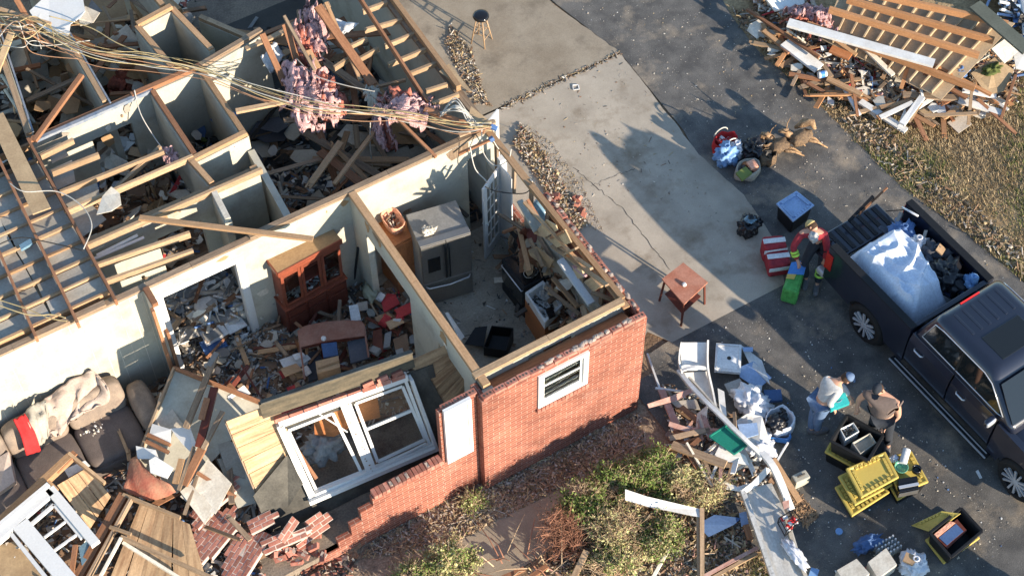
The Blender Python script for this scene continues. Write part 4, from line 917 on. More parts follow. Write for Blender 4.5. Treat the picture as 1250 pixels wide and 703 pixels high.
# kitchen right side: range, dishwasher, cabinets -------------------------------------------
rg = empty('kitchen_range', P(640, 350, FL), 'black kitchen range tipped against the broken cabinets', 'range')
q = [P(612, 316, 1.2), P(640, 305, 1.2), P(667, 338, 1.2), P(640, 352, 1.2)]
mb = MB(); mb.loft([[Vector((p.x, p.y, FL)) for p in q], q]); mb.build('range_body', ['black'], rg, bevel=.015)
qi = [q[0].lerp(q[2], .06), q[1].lerp(q[3], .06), q[2].lerp(q[0], .06), q[3].lerp(q[1], .06)]
mb = MB(); mb.plate([p + Z * .006 for p in qi], .008, 0); mb.build('cooktop', ['blackgloss'], rg)
mb = MB(); s = [q[0].lerp(q[3], t) for t in (.06, .94)]; nv = Vector((s[1].y - s[0].y, -(s[1].x - s[0].x), 0)).normalized() * -.03
nv = nv if nv.x < 0 else -nv
mb.tube([s[0] - Z * .12, s[0] - Z * .12 + nv, s[1] - Z * .12 + nv, s[1] - Z * .12], .011, 8); mb.build('oven_handle', ['chrome'], rg, smooth=True)
mb = MB(); mb.plate([s[0] - Z * .2 + nv * .1, s[1] - Z * .2 + nv * .1, s[1] - Z * .6 + nv * .1, s[0] - Z * .6 + nv * .1], .01, 0); mb.build('oven_door_glass', ['blackgloss'], rg)
mb = MB(); c = P(648, 333, 1.22)
mb.tube([c + Vector((math.cos(t) * .13, math.sin(t) * .1, .01 + .01 * math.sin(3 * t))) for t in [i * .3 for i in range(24)]], .006, 5); tag(mb.build('coiled_wire', ['wire_w']), 'coil of white cord lying on the black range', 'cord')
dw = empty('utility_sink', P(672, 375, FL), 'white utility sink basin full of dishes with a brown wooden side', 'sink')
zt = 1.2; q = [P(641, 357, zt), P(663, 342, zt), P(687, 372, zt), P(665, 394, zt)]
def tray(mb, q, h, wall_, zb, mi=0):
    ctr = sum(q, Vector()) / 4; qi = [p.lerp(ctr, wall_) for p in q]
    lo = [Vector((p.x, p.y, zb)) for p in q]; qb = [p - Z * h for p in [p.lerp(ctr, wall_ * 1.5) for p in q]]
    V = lo + q + qi + qb; F_ = []
    for r_ in range(3):
        for j in range(4): F_.append((r_ * 4 + j, r_ * 4 + (j + 1) % 4, (r_ + 1) * 4 + (j + 1) % 4, (r_ + 1) * 4 + j))
    F_.append((12, 13, 14, 15)); F_.append((3, 2, 1, 0)); mb.add(V, F_, mi)
mb = MB(); tray(mb, q, .16, .18, zt - .2); mb.build('basin', ['paper'], dw, bevel=.006)
mb = MB(); mb.loft([[Vector((p.x, p.y, FL)) for p in q], [Vector((p.x, p.y, zt - .205)) for p in q]]); mb.build('wooden_side', ['oak'], dw)
random.seed(12); gq = [tuple(p[:2]) for p in [p.lerp(sum(q, Vector()) / 4, .3) for p in q]]
mb = MB()
mb.blob(P(668, 362, 1.2), (.10, .12, .10), seed=3, sub=3, amp=.3, mi=0); mb.build('crumpled_bag', ['grey'], None) and None
bpy.data.objects['crumpled_bag']['label'] = 'grey crumpled plastic bag lying in the white sink'; bpy.data.objects['crumpled_bag']['category'] = 'bag'
rubble('sink_dishes', 'small dishes and cutlery in the white sink', gq, zt - .15, 40, [('grey', 2), ('dark', 2), ('paper', 3)], .03, .08, .08, seed=32, cat='dishes')
pl('small_radio', 'small black radio on the edge of the white sink', 'radio', [(666, 378, 1.26), (674, 375, 1.26), (678, 385, 1.26), (670, 389, 1.26)], .06, 'blackgloss')

for lab, pts, t, m_, nm in (
    ('reddish brown cabinet side standing between the sink and the white frame', [(677, 333, 1.5), (706, 356, 1.45), (705, 376, .9), (678, 368, .9)], .03, 'lumberbrown', 'loose_panel'),
    ('brown cabinet door leaning over the black range', [(634, 304, 1.5), (648, 302, 1.5), (667, 327, 1.2), (634, 333, 1.2)], .03, 'lumberbrown', 'loose_panel'),
    ('dark brown drawer side by the French door', [(634, 283, 1.6), (641, 278, 1.6), (652, 296, 1.3), (652, 302, 1.3), (634, 303, 1.3), (631, 292, 1.4)], .05, 'cherrydark', 'drawer_side'),
    ('pale board scrap behind the brown cabinet door', [(645, 305, 1.9), (655, 301, 1.9), (676, 318, 1.8), (671, 328, 1.7), (648, 312, 1.8)], .03, 'ply', 'board_scrap'),
    ('sunlit tan board lodged against the right kitchen wall', [(652, 285, 2.1), (667, 268, 2.15), (679, 275, 2.1), (681, 281, 2.1), (665, 290, 2.1)], .02, 'ply', 'board_scrap'),
    ('tan board between the two long splinters', [(669, 290, 2.0), (690, 280, 2.1), (698, 296, 2.1), (680, 302, 2.0)], .02, 'ply', 'board_scrap'),
    ('small tan shelf board near the white frame', [(713, 344, 2.0), (722, 338, 2.0), (733, 350, 2.0), (725, 356, 2.0)], .02, 'lumberpale', 'board_scrap'),
    ('pale curved board by the brick corner', [(727, 377, 2.3), (752, 366, 2.3), (756, 371, 2.3), (726, 386, 2.3)], .03, 'lumberpale', 'board_scrap'),
    ('tan board scrap on the wall bottom near the pink splinter', [(700, 328, 2.0), (710, 326, 2.0), (714, 338, 1.9), (706, 340, 1.9)], .03, 'ply', 'board_scrap'),
    ('black plastic tray on the kitchen floor', [(580, 400, .5), (595, 398, .5), (590, 423, .45), (567, 420, .45)], .02, 'black', 'tray'),
    ('white door panel leaning on the partition in the kitchen', [(543, 382, .9), (547, 381, .9), (567, 411, .7), (562, 416, .7)], .02, 'white', 'door_panel')):
    pl(nm, lab, nm.replace('_', ' '), pts, t, m_)
q = [P(600, 397, .75), P(627, 400, .75), P(618, 428, .6), P(590, 424, .6)]
mb = MB(); tray(mb, q, .25, .08, .35); tag(mb.build('black_bin', ['black'], bevel=.01), 'black plastic crate on the kitchen floor beside the front wall', 'crate')
bd('painted_window_rail', 'pale blue painted frame rail across the broken cabinets', (684, 317), 1.9, (722, 371), 1.9, .12, .06, 'white', 'frame rail')
bd('painted_window_rail', 'short grey painted rail standing by the French door', (634, 245), 2.0, (655, 282), 1.9, .10, .06, 'drywall', 'frame rail')
for i, (a, za, b, zb, w_, m_, lab) in enumerate((
    ((664, 287), 2.3, (722, 328), 2.3, .06, 'lumberpale', 'long splinter board nearest the patio wall in the kitchen'),
    ((674, 300), 2.25, (741, 348), 2.3, .07, 'lumberpale', 'longest splinter board across the broken kitchen cabinets'),
    ((700, 325), 1.9, (715, 337), 1.9, .05, 'pink', 'short pinkish scrap between splinter boards'),
    ((722, 356), 2.4, (757, 370), 2.5, .07, 'lumberpale', 'pale board end pointing to the brick corner'),
    ((673, 290), 2.1, (690, 282), 2.3, .06, 'lumberbrown', 'short brown stud lodged near the top plate'),
    ((690, 310), 2.1, (704, 303), 2.3, .07, 'lumberpale', 'short pale block lodged below the top plate'),
    ((644, 244), 2.3, (660, 270), 2.2, .05, 'lumberbrown', 'brown strip beside the blue jug'),
    ((600, 170), 2.95, (560, 188), 2.7, .05, 'lumberbrown', 'brown stud poking over the doorway by the French door'),
    ((640, 247), 2.9, (735, 350), 2.95, .05, 'lumber', 'long loose top plate lifted off the patio wall'))):
    bd('splintered_board', lab, a, za, b, zb, w_, .035, m_)
mb = MB(); c = P(655, 247, 2.2); d = (P(667, 265, 2.0) - c).normalized(); mb.lathe(c, [(.05, -.04), (.10, 0), (.11, .05), (.11, .33), (.04, .40), (.035, .45)], 16, d)
W['bluejug'] = mat('blue_water_jug', (0.22, 0.36, 0.45), rough=.15, trans=.3, var=0, amt=.2)
tag(mb.build('water_jug', ['bluejug'], smooth=True), 'clear blue water jug on its side by the top of the patio wall', 'jug')
# French door leaves
def leaf(name, label, hinge, free, z0, hgt, lites, th=.04):
    r = empty(name, hinge, label, 'door'); h = Vector(hinge); f_ = Vector(free); d = f_ - h; d.z = 0; Lw = d.length; d.normalize(); q = Vector((-d.y, d.x, 0)); F = fr(Vector((h.x, h.y, z0)), d, q)
    mb = MB(); st = .11
    for a, b in (((0, -th / 2, 0), (st, th / 2, hgt)), ((Lw - st, -th / 2, 0), (Lw, th / 2, hgt)), ((st, -th / 2, 0), (Lw - st, th / 2, .22)), ((st, -th / 2, hgt - .12), (Lw - st, th / 2, hgt))): lbox(mb, F, a, b, d, q, Z)
    mb.build('door_frame', ['white'], r, bevel=.004)
    mb = MB(); nx_, ny_ = lites
    for i in range(1, nx_): u = st + (Lw - 2 * st) * i / nx_; lbox(mb, F, (u - .01, -th / 2 + .006, .22), (u + .01, th / 2 - .006, hgt - .12), d, q, Z)
    for j in range(1, ny_): v = .22 + (hgt - .34) * j / ny_; lbox(mb, F, (st, -th / 2 + .008, v - .01), (Lw - st, th / 2 - .008, v + .01), d, q, Z)
    mb.build('muntin_grid', ['white'], r)
    mb = MB(); lbox(mb, F, (st, -.003, .22), (Lw - st, .003, hgt - .12), d, q, Z); mb.build('pane', ['glass'], r)
    mb = MB(); mb.tube([F(Lw - .06, -.06, .95), F(Lw - .06, .06, .95)], .02, 8); mb.build('door_knob', ['chrome'], r)
leaf('french_door', 'white glazed French door swung into the kitchen', (9.0, 15.62, FL), tuple(P(592, 316, FL)), FL, 1.98, (3, 5))
leaf('french_door', 'white narrow glazed door leaf standing open over the patio', (9.14, 16.62, .1), (9.75, 16.95, .1), .1, 1.9, (2, 5))
mb = MB(); mb.box2((9.0, 15.60, FL), (9.13, 15.72, 2.4), 0); mb.box2((8.98, 15.2, FL), (9.0, 15.6, 2.35), 0); mb.build('door_casing', ['white'], house)

# ================================================================ SOFA
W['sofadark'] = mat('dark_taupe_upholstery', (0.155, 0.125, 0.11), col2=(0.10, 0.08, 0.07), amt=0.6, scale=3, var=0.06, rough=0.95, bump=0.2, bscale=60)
def cushion(mb, c, size, rz=0.0, tilt=0.0, p=3.2, n=14, mi=0, rx=0.0):
    """superellipsoid cushion"""
    Rm = Euler((rx, tilt, rz)).to_matrix(); rings = []
    sp = lambda v, e: math.copysign(abs(v) ** e, v)
    e = 2 / p
    for i in range(n + 1):
        ph = -math.pi / 2 + math.pi * i / n; ring = []
        for j in range(n * 2):
            th = 2 * math.pi * j / (n * 2)
            v = Vector((size[0] / 2 * sp(math.cos(ph), e) * sp(math.cos(th), e), size[1] / 2 * sp(math.cos(ph), e) * sp(math.sin(th), e), size[2] / 2 * sp(math.sin(ph), e)))
            v += Vector((1, 1, 1)) * .012 * noise.noise(v * 5 + Vector(c))
            ring.append(Vector(c) + Rm @ v)
        rings.append(ring)
    mb.loft(rings, mi)
sf = empty('reclining_sofa', (0.6, 15.3, FL), 'taupe reclining sofa along the boarded living room wall', 'sofa')
for i, cx in enumerate((-1.2, -.2, .82)):
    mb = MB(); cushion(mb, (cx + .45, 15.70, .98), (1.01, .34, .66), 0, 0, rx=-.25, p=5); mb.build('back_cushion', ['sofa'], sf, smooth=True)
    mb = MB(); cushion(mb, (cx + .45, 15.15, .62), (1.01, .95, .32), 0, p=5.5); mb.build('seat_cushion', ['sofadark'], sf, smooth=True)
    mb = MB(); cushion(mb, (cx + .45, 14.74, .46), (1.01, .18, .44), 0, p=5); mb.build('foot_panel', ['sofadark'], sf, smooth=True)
mb = MB(); cushion(mb, (1.98, 15.30, .72), (.40, 1.05, .62), 0); mb.build('arm', ['sofa'], sf, smooth=True)
mb = MB(); mb.box2((-1.5, 14.85, FL), (2.0, 15.8, .5), 0); mb.build('sofa_base', ['sofadark'], sf, bevel=.05)
# throw blanket with folds
def drape(name, label, cat, ctrl, nu, nv, m, fold=.03, fs=7, thick=.015, seed=0, parent=None):
    """ctrl: rows of control points (world); bilinear-smooth surface with cloth folds"""
    g = [smoothpts(r_, 6) for r_ in ctrl]; cols = [smoothpts([r_[i] for r_ in g], 6) for i in range(len(g[0]))]; nu = len(cols); nv = len(cols[0]); V = []; 
    for i in range(nu):
        for j in range(nv):
            p = cols[i][j]; k = fold * (noise.noise(Vector((i * fs / nu, j * fs * .35 / nv, seed))) * 1.6 + .6 * noise.noise(Vector((i * fs * 2.3 / nu, j * fs / nv, seed + 5)))); V.append(p + Vector((0, -.3, 1)) * k)
    Fc = [(i * nv + j, (i + 1) * nv + j, (i + 1) * nv + j + 1, i * nv + j + 1) for i in range(nu - 1) for j in range(nv - 1)]
    mb = MB(); mb.add(V, Fc, 0); o = mb.build(name, [m], parent, smooth=True, solid=thick)
    return tag(o, label, cat) if parent is None else o
drape('throw_blanket', 'crumpled beige throw draped over the back of the sofa', 'blanket', [[P(52, 490, 1.42), P(80, 468, 1.46), P(112, 453, 1.48), P(130, 470, 1.42)], [P(58, 505, 1.32), P(85, 492, 1.34), P(112, 470, 1.36), P(134, 486, 1.25)], [P(52, 524, 1.05), P(78, 516, 1.08), P(92, 506, 1.14), P(118, 497, 1.16)], [P(60, 533, .92), P(72, 532, .92), P(86, 515, 1.06), P(104, 502, 1.1)]], 0, 0, 'throw', fold=.11, fs=9, seed=3)
drape('red_blanket', 'red fleece strip hanging over the sofa seat', 'blanket', [[P(16, 512, 1.55), P(30, 505, 1.55)], [P(26, 534, 1.35), P(42, 526, 1.35)], [P(32, 556, .98), P(50, 550, 1.0)]], 0, 0, 'red', fold=.04, fs=5, seed=6)
drape('grey_blanket', 'grey lavender cloth bunched between the red fleece and the beige throw', 'blanket', [[P(29, 504, 1.5), P(40, 494, 1.52), P(56, 488, 1.52)], [P(36, 520, 1.42), P(46, 514, 1.42), P(58, 505, 1.42)], [P(47, 545, 1.05), P(54, 540, 1.05), P(60, 530, 1.1)]], 0, 0, 'drywallgrey', fold=.07, fs=9, seed=8)
rubble('seat_crumbs', 'crumbs of plaster on the sofa seat', pxpoly([(92, 512), (122, 502), (128, 524), (98, 540)], .8), .80, 40, [('gypsum', 1), ('paper', 1)], .01, .04, .01, seed=33, cat='crumbs', long=0)

# seen through the picture window
bd('rusty_pole', 'rusty board leaning behind the left pane of the picture window', (352, 533), 1.5, (386, 584), .9, .06, .04, 'lumberbrown')
pl('overturned_drawer', 'orange brown drawer behind the left pane of the picture window', 'drawer', [(383, 505, 1.4), (425, 497, 1.4), (428, 520, 1.0), (408, 532, .9), (384, 530, .9)], .04, 'oak')
pl('orange_cupboard', 'orange wooden cupboard side behind the right pane of the picture window', 'cupboard', [(436, 489, 1.5), (460, 480, 1.5), (464, 508, .9), (438, 515, .9)], .04, 'oak')

random.seed(44)
KB = [('gypsum', 3), ('lumberold', 4), ('lumberbrown', 3), ('ply', 4), ('dark', 4), ('brownscrap', 4), ('plaster', 3), ('pink', .4)]
rubble('cabinet_wreckage', 'broken cabinets, boards and plaster heaped against the patio wall in the kitchen', [(8.62, 11.95), (8.95, 11.95), (8.95, 14.9), (8.7, 14.9)], FL, 600, KB, .06, .26, 1.35, seed=34, base='brownscrap', zfn=lambda x, y: max(.1, 1.35 - (8.95 - x) * 3.0 + .2 * nz(x, y, 2)))
pieces('cabinet_scrap', 'broken cabinet board standing in the heap by the patio wall', 'board', 'cabinet boards by the patio wall', [(8.6, 12.0), (8.9, 12.0), (8.9, 14.8), (8.6, 14.8)], 1.35, 9, 'sheet', ['ply', 'lumberbrown', 'cherrydark', 'gypsum', 'ply'], seed=35, lmin=.25, lmax=.6, heap=.5, tilt=.6)
pieces('cabinet_stick', 'splintered stud lying on the heap by the patio wall', 'board', 'splintered studs by the patio wall', [(8.6, 12.0), (8.9, 12.0), (8.9, 14.8), (8.6, 14.8)], 1.5, 8, 'board', ['lumber', 'lumberpale', 'lumberold', 'lumberbrown'], seed=36, lmin=.5, lmax=1.3, heap=.5, tilt=.25, rz=(1.57, .25))
# ================================================================ WRECKAGE IN FRONT OF THE LIVING ROOM (lower left)
pl('painted_wall_sheet', 'pale blue painted wall board lying tilted in front of the sofa', 'wall board', [(213, 449, 1.3), (290, 478, 1.1), (322, 492, 1.0), (262, 560, .8), (216, 602, .7), (150, 596, .7), (170, 545, .95)], .03, 'drywall')
bd('wall_board_edge', 'brown framing strip along the top edge of the tilted wall board', (212, 449), 1.34, (322, 493), 1.06, .05, .09, 'lumberbrown')
bd('wall_board_edge', 'brown framing strip down the left edge of the tilted wall board', (213, 449), 1.34, (152, 598), .76, .04, .09, 'lumberold')
for a, za, b, zb, w_, m_, lab in (
    ((265, 430), 1.6, (227, 522), 1.35, .10, 'lumberold', 'long weathered board crossing the top edge of the tilted wall board'),
    ((262, 473), 1.45, (243, 545), 1.3, .13, 'cherrydark', 'dark brown board in the middle of the tilted wall board'),
    ((272, 502), 1.4, (248, 548), 1.3, .07, 'lumberold', 'narrow grey board right of the dark brown board'),
    ((248, 545), 1.25, (224, 592), 1.0, .13, 'lumberbrown', 'rusty board at the foot of the dark brown board'),
    ((237, 545), 1.2, (218, 598), 1.0, .05, 'lumberold', 'thin board beside the rusty board'),
    ((255, 447), 1.55, (265, 431), 1.6, .09, 'grey', 'grey painted block on the long weathered board'),
    ((180, 530), 1.1, (208, 543), 1.1, .05, 'lumberbrown', 'reddish lath on the broken plaster pile'),
    ((178, 538), 1.12, (206, 552), 1.1, .05, 'lumberbrown', 'lower reddish lath on the broken plaster pile'),
    ((222, 560), 1.15, (214, 590), 1.05, .10, 'lumber', 'short tan block right of the red carpet'),
    ((253, 486), 1.45, (246, 512), 1.4, .10, 'lumberbrown', 'short brown block between the two dark boards')):
    bd('wreck_board', lab, a, za, b, zb, w_, .05, m_)
for pts, t, m_, nm, lab in (
    ([(196, 478, 1.12), (225, 520, 1.05), (210, 524, 1.02), (180, 535, .98)], .012, 'gypsum', 'plaster_sheet', 'sunlit triangular plaster sheet at the top of the tilted wall board'),
    ([(208, 523, 1.15), (232, 521, 1.2), (239, 540, 1.2), (235, 554, 1.15), (222, 541, 1.15)], .012, 'white', 'plaster_sheet', 'white plaster shard under the long weathered board'),
    ([(186, 517, 1.1), (209, 524, 1.15), (208, 542, 1.1), (182, 531, 1.1)], .015, 'white', 'plaster_sheet', 'white board over the reddish laths'),
    ([(166, 544, 1.05), (190, 549, 1.1), (194, 560, 1.05), (168, 560, 1.0)], .015, 'white', 'plaster_sheet', 'small white board left of the brown rag'),
    ([(182, 562, 1.12), (190, 557, 1.15), (212, 571, 1.12), (204, 584, 1.08), (184, 577, 1.08)], .03, 'white', 'plaster_sheet', 'broken white window sash piece on the red carpet'),
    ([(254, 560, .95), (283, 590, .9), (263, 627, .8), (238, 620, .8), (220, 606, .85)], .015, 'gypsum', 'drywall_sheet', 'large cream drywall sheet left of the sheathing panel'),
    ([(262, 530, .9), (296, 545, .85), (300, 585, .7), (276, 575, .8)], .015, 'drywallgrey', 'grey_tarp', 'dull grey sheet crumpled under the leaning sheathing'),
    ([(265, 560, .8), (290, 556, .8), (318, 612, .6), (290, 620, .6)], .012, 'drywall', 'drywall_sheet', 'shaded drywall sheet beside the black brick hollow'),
    ([(278, 484, 1.1), (298, 470, 1.15), (306, 480, 1.1), (283, 498, 1.0)], .02, 'white', 'plaster_sheet', 'curled white trim scrap by the corner of the tilted wall board'),
    ([(0, 560, .9), (12, 553, .95), (20, 590, .8), (0, 604, .8)], .2, 'throw', 'beige_cushion', 'beige cushion at the left edge below the sofa'),
    ([(78, 573, .8), (104, 562, .82), (110, 568, .8), (84, 583, .78)], .02, 'paper', 'paper_sheet', 'white paper sheet below the sofa'),
    ([(220, 600, .9), (232, 590, .9), (262, 622, .8), (250, 640, .75)], .03, 'gypsum', 'drywall_sheet', 'ragged cream drywall strip above the sheathing floor')):
    pl(nm, lab, nm.replace('_', ' '), pts, t, m_)
W['redcarpet'] = mat('faded_red_carpet', (0.36, 0.10, 0.065), col2=(0.30, 0.19, 0.12), amt=.8, scale=3.5, var=.05, rough=1, bump=.4)
drape('red_carpet', 'faded red carpet rolled under the plaster pile', 'carpet', [[P(158, 562, 1.0), P(168, 558, 1.02), P(182, 580, 1.03)], [P(155, 580, .95), P(178, 590, 1.0), P(205, 590, 1.02)], [P(150, 598, .85), P(185, 610, .85), P(215, 600, .9)]], 0, 0, 'redcarpet', fold=.04, fs=5, seed=2)
# two broken sheathing panels with their framing
def framed_panel(name, label, quad, nb, beams, th=.02, along=0, cat='wall panel', m='sheath'):
    r = empty(name, P(*quad[0]), label, cat); q = [P(*c) for c in quad]
    for i in range(nb):
        a = i / nb; b = (i + .97) / nb; j = random.uniform(-.02, .02)
        v = [q[0].lerp(q[1], a), q[0].lerp(q[1], b), q[3].lerp(q[2], b - j), q[3].lerp(q[2], a - j)]
        mb = MB(); mb.plate(v, th, 0, uvdir=v[3] - v[0]); mb.build('sheathing_board', [m], r)
    for a, b, w_, t_, m2 in beams:
        mb = MB(); mb.beam(P(*a), P(*b), w_, t_, 0); mb.build('framing_member', [m2], r)
    return r
framed_panel('sheathing_panel', 'bare board panel with brown framing beside the fallen bricks', [(172, 612, .75), (232, 640, .75), (250, 703, .6), (130, 720, .6)], 6, [((152, 604, .95), (92, 712, .8), .15, .13, 'lumberbrown'), ((160, 610, .98), (104, 712, .85), .04, .13, 'lumberold'), ((150, 604, .98), (220, 632, .92), .05, .08, 'lumberpale'), ((134, 643, 1.0), (160, 652, 1.0), .05, .05, 'lumberpale')])
framed_panel('sheathing_panel', 'bare board panel behind the fallen white window frame', [(70, 592, .85), (108, 570, .9), (135, 606, .7), (110, 645, .5)], 3, [((-5, 642, .95), (88, 556, 1.05), .12, .14, 'lumber'), ((84, 554, 1.08), (128, 590, .95), .05, .12, 'lumberpale'), ((50, 582, 1.05), (68, 600, 1.0), .12, .05, 'lumber'), ((92, 552, 1.1), (68, 575, 1.05), .1, .04, 'lumberbrown')])
bd('white_trim', 'long cream trim board lying over the bottom sheathing panel', (150, 662), .95, (235, 715), .8, .05, .05, 'gypsum', 'trim')
bd('white_trim', 'pale wooden trim board at the bottom edge of the photo', (147, 655), 1.0, (260, 706), .9, .07, .04, 'lumberpale', 'trim')
bd('white_trim', 'cream casing running down beside the brown beam', (148, 656), 1.02, (118, 712), .9, .04, .05, 'gypsum', 'trim')
pl('drywall_sheet', 'tan panel at the bottom left corner under the white window', 'drywall sheet', [(-10, 668, .6), (20, 660, .6), (66, 712, .6), (-10, 712, .6)], .02, 'ply')
bd('wreck_board', 'reddish board standing in the white window opening', (92, 665), 1.1, (86, 712), 1.0, .07, .05, 'lumberbrown')
pl('broken_sash_glass', 'bluish glass shard lying right of the fallen white window', 'glass', [(96, 668, .9), (118, 650, .9), (118, 668, .9), (100, 690, .9)], .006, 'bluejug')
fwn = empty('fallen_window', P(60, 640, 1.0), 'fallen white double window frame lying on the wreckage at the left', 'window')
ZB = 1.12
def wb(n, a, b, w_, t_=.09, za=ZB, zb=ZB, m='white'): mb = MB(); mb.beam(P(*a, za), P(*b, zb), w_, t_, 0); return mb.build(n, [m], fwn)
wb('head', (-12, 664), (63, 600), .15); wb('jamb', (61, 597), (117, 664), .15); wb('mullion', (25, 640), (86, 712), .26); wb('jamb', (-6, 638), (-20, 660), .1)
wb('head_casing', (-12, 652), (60, 592), .07, .12, ZB + .03, ZB + .03)
s1 = wb('sash', (38, 640), (66, 616), .05, .05, ZB - .03, ZB - .03); wb('sash', (66, 616), (100, 657), .05, .05, ZB - .03, ZB - .03)
wb('muntin', (54, 656), (82, 635), .03, .04, ZB - .03, ZB - .03); wb('muntin', (66, 672), (97, 650), .035, .04, ZB - .03, ZB - .03)
wb('sash', (14, 652), (62, 712), .06, .06, ZB - .02, ZB - .02); wb('sash', (-10, 670), (14, 650), .05, .05, ZB - .02, ZB - .02)
# fallen slabs of brickwork
def brickslab(label, o_, ud, rows, tilt=(0, 0), z=.35, name='fallen_brickwork', seed=0):
    """o_: pixel origin; ud: pixel pointing along the courses; rows: (start,end) in half bricks for every course"""
    random.seed(seed); A = P(*o_, z); B = P(*ud, z + tilt[0]); u = (B - A).normalized(); v = Vector((0, 0, 1)).cross(u).normalized(); v.z += tilt[1]; v.normalize(); n = u.cross(v); Rm = Matrix((u, v, n)).transposed()
    mb = MB()
    for i, (s, e) in enumerate(rows):
        k = s; w2 = .105
        while k < e:
            ln = 2 if (k + i) % 2 == 0 else 1
            ln = min(ln, e - k); c = A + u * (k + ln / 2) * w2 + v * i * .074 + n * random.uniform(-.003, .003)
            mb.box(c, (ln * w2 - .014, .059, .09), Rm, 0, jit=.002); k += ln
        mb.box(A + u * (s + e) / 2 * w2 + v * i * .074 - n * .004, ((e - s) * w2 - .02, .078, .090), Rm, 1, jit=.002)
    return tag(mb.build(name, ['brickbit', 'mortarpale']), label, 'brickwork')
brickslab('largest toothed slab of fallen brickwork at the foot of the dark hollow', (246, 694), (291, 640), [(2, 9), (0, 9), (0, 10), (1, 11), (2, 10), (0, 9), (3, 8), (4, 8)], z=.55, seed=1)
brickslab('ragged fallen brickwork just above the largest slab', (240, 646), (262, 622), [(0, 5), (0, 7), (1, 8), (1, 9), (3, 9), (4, 8)], z=.6, seed=2)
brickslab('fallen brickwork slab right of the largest toothed slab', (288, 720), (325, 662), [(0, 10), (0, 10), (-1, 10), (0, 9), (1, 9), (2, 8), (4, 8)], z=.5, seed=3)
brickslab('small fallen brick cluster under the cream drywall sheet', (262, 619), (285, 600), [(0, 5), (1, 5), (2, 6), (3, 5)], z=.7, seed=4)
brickslab('short fallen brick cluster beside the felt', (306, 650), (326, 640), [(0, 4), (0, 5), (0, 4)], z=.6, seed=5, tilt=(.05, .2))
brickslab('long fallen brick strip in front of the low wall', (322, 675), (352, 662), [(0, 7), (1, 8), (0, 5)], z=.5, seed=6, tilt=(.05, .3))
brickslab('leaning fallen brick chunk at the broken end of the low wall', (345, 662), (360, 640), [(0, 4), (0, 4)], z=.6, seed=7, tilt=(.1, .4))
brickslab('brick chunk lying furthest right of the fallen brickwork', (362, 668), (385, 652), [(0, 6), (1, 7), (2, 7), (3, 6)], z=.45, seed=8, tilt=(0, .5))
brickslab('brick chunk below the long fallen strip', (352, 690), (372, 680), [(0, 4), (0, 5), (1, 4)], z=.25, seed=9, tilt=(0, .2))
for i in range(26):
    random.seed(400 + i); x_ = random.uniform(315, 400); y_ = 690 - (x_ - 315) * .25 + random.uniform(-22, 16); mb = MB(); c = P(x_, y_, random.uniform(.15, .5))
    mb.box(c, (.195, .09, .058), rrot(.5), 0, jit=.004); mb.box(c + Vector((.02, .0, .03)), (.1, .06, .02), rrot(.3), 1, jit=.01)
    tag(mb.build('loose_brick', ['brickbit', 'mortar']), 'loose mortar-smeared brick tumbled at the broken end of the low wall', 'brick', 'loose bricks at the broken low wall')
random.seed(77)
for i in range(7):
    x_ = 690 + random.uniform(-14, 22); y_ = 240 + (x_ - 690) * .9 + random.uniform(-12, 12); mb = MB(); mb.box(P(x_, y_, .05), (.195, .09, .058), rrot(.3), 0, jit=.004)
    tag(mb.build('loose_brick', ['brickbit']), 'pinkish brick fallen on the patio beside the broken wall top', 'brick', 'bricks fallen beside the patio wall')
rubble('hollow_rubble', 'black roots and dirt in the hollow above the fallen bricks', pxpoly([(262, 610), (300, 590), (325, 640), (330, 660), (280, 650)]), .25, 600, [('dark', 6), ('brownscrap', 2), ('grey', 1.2)], .03, .12, .2, seed=41, long=.7, base='dark')
rubble('brick_rubble', 'crushed brick, mortar and twigs along the foot of the low wall', pxpoly([(300, 680), (400, 640), (440, 660), (420, 720), (290, 720)]), -.02, 1000, [('brickbit', 4), ('mortar', 4), ('dark', 4), ('brownscrap', 3), ('plaster', 3)], .02, .11, .25, seed=42, base='soil')

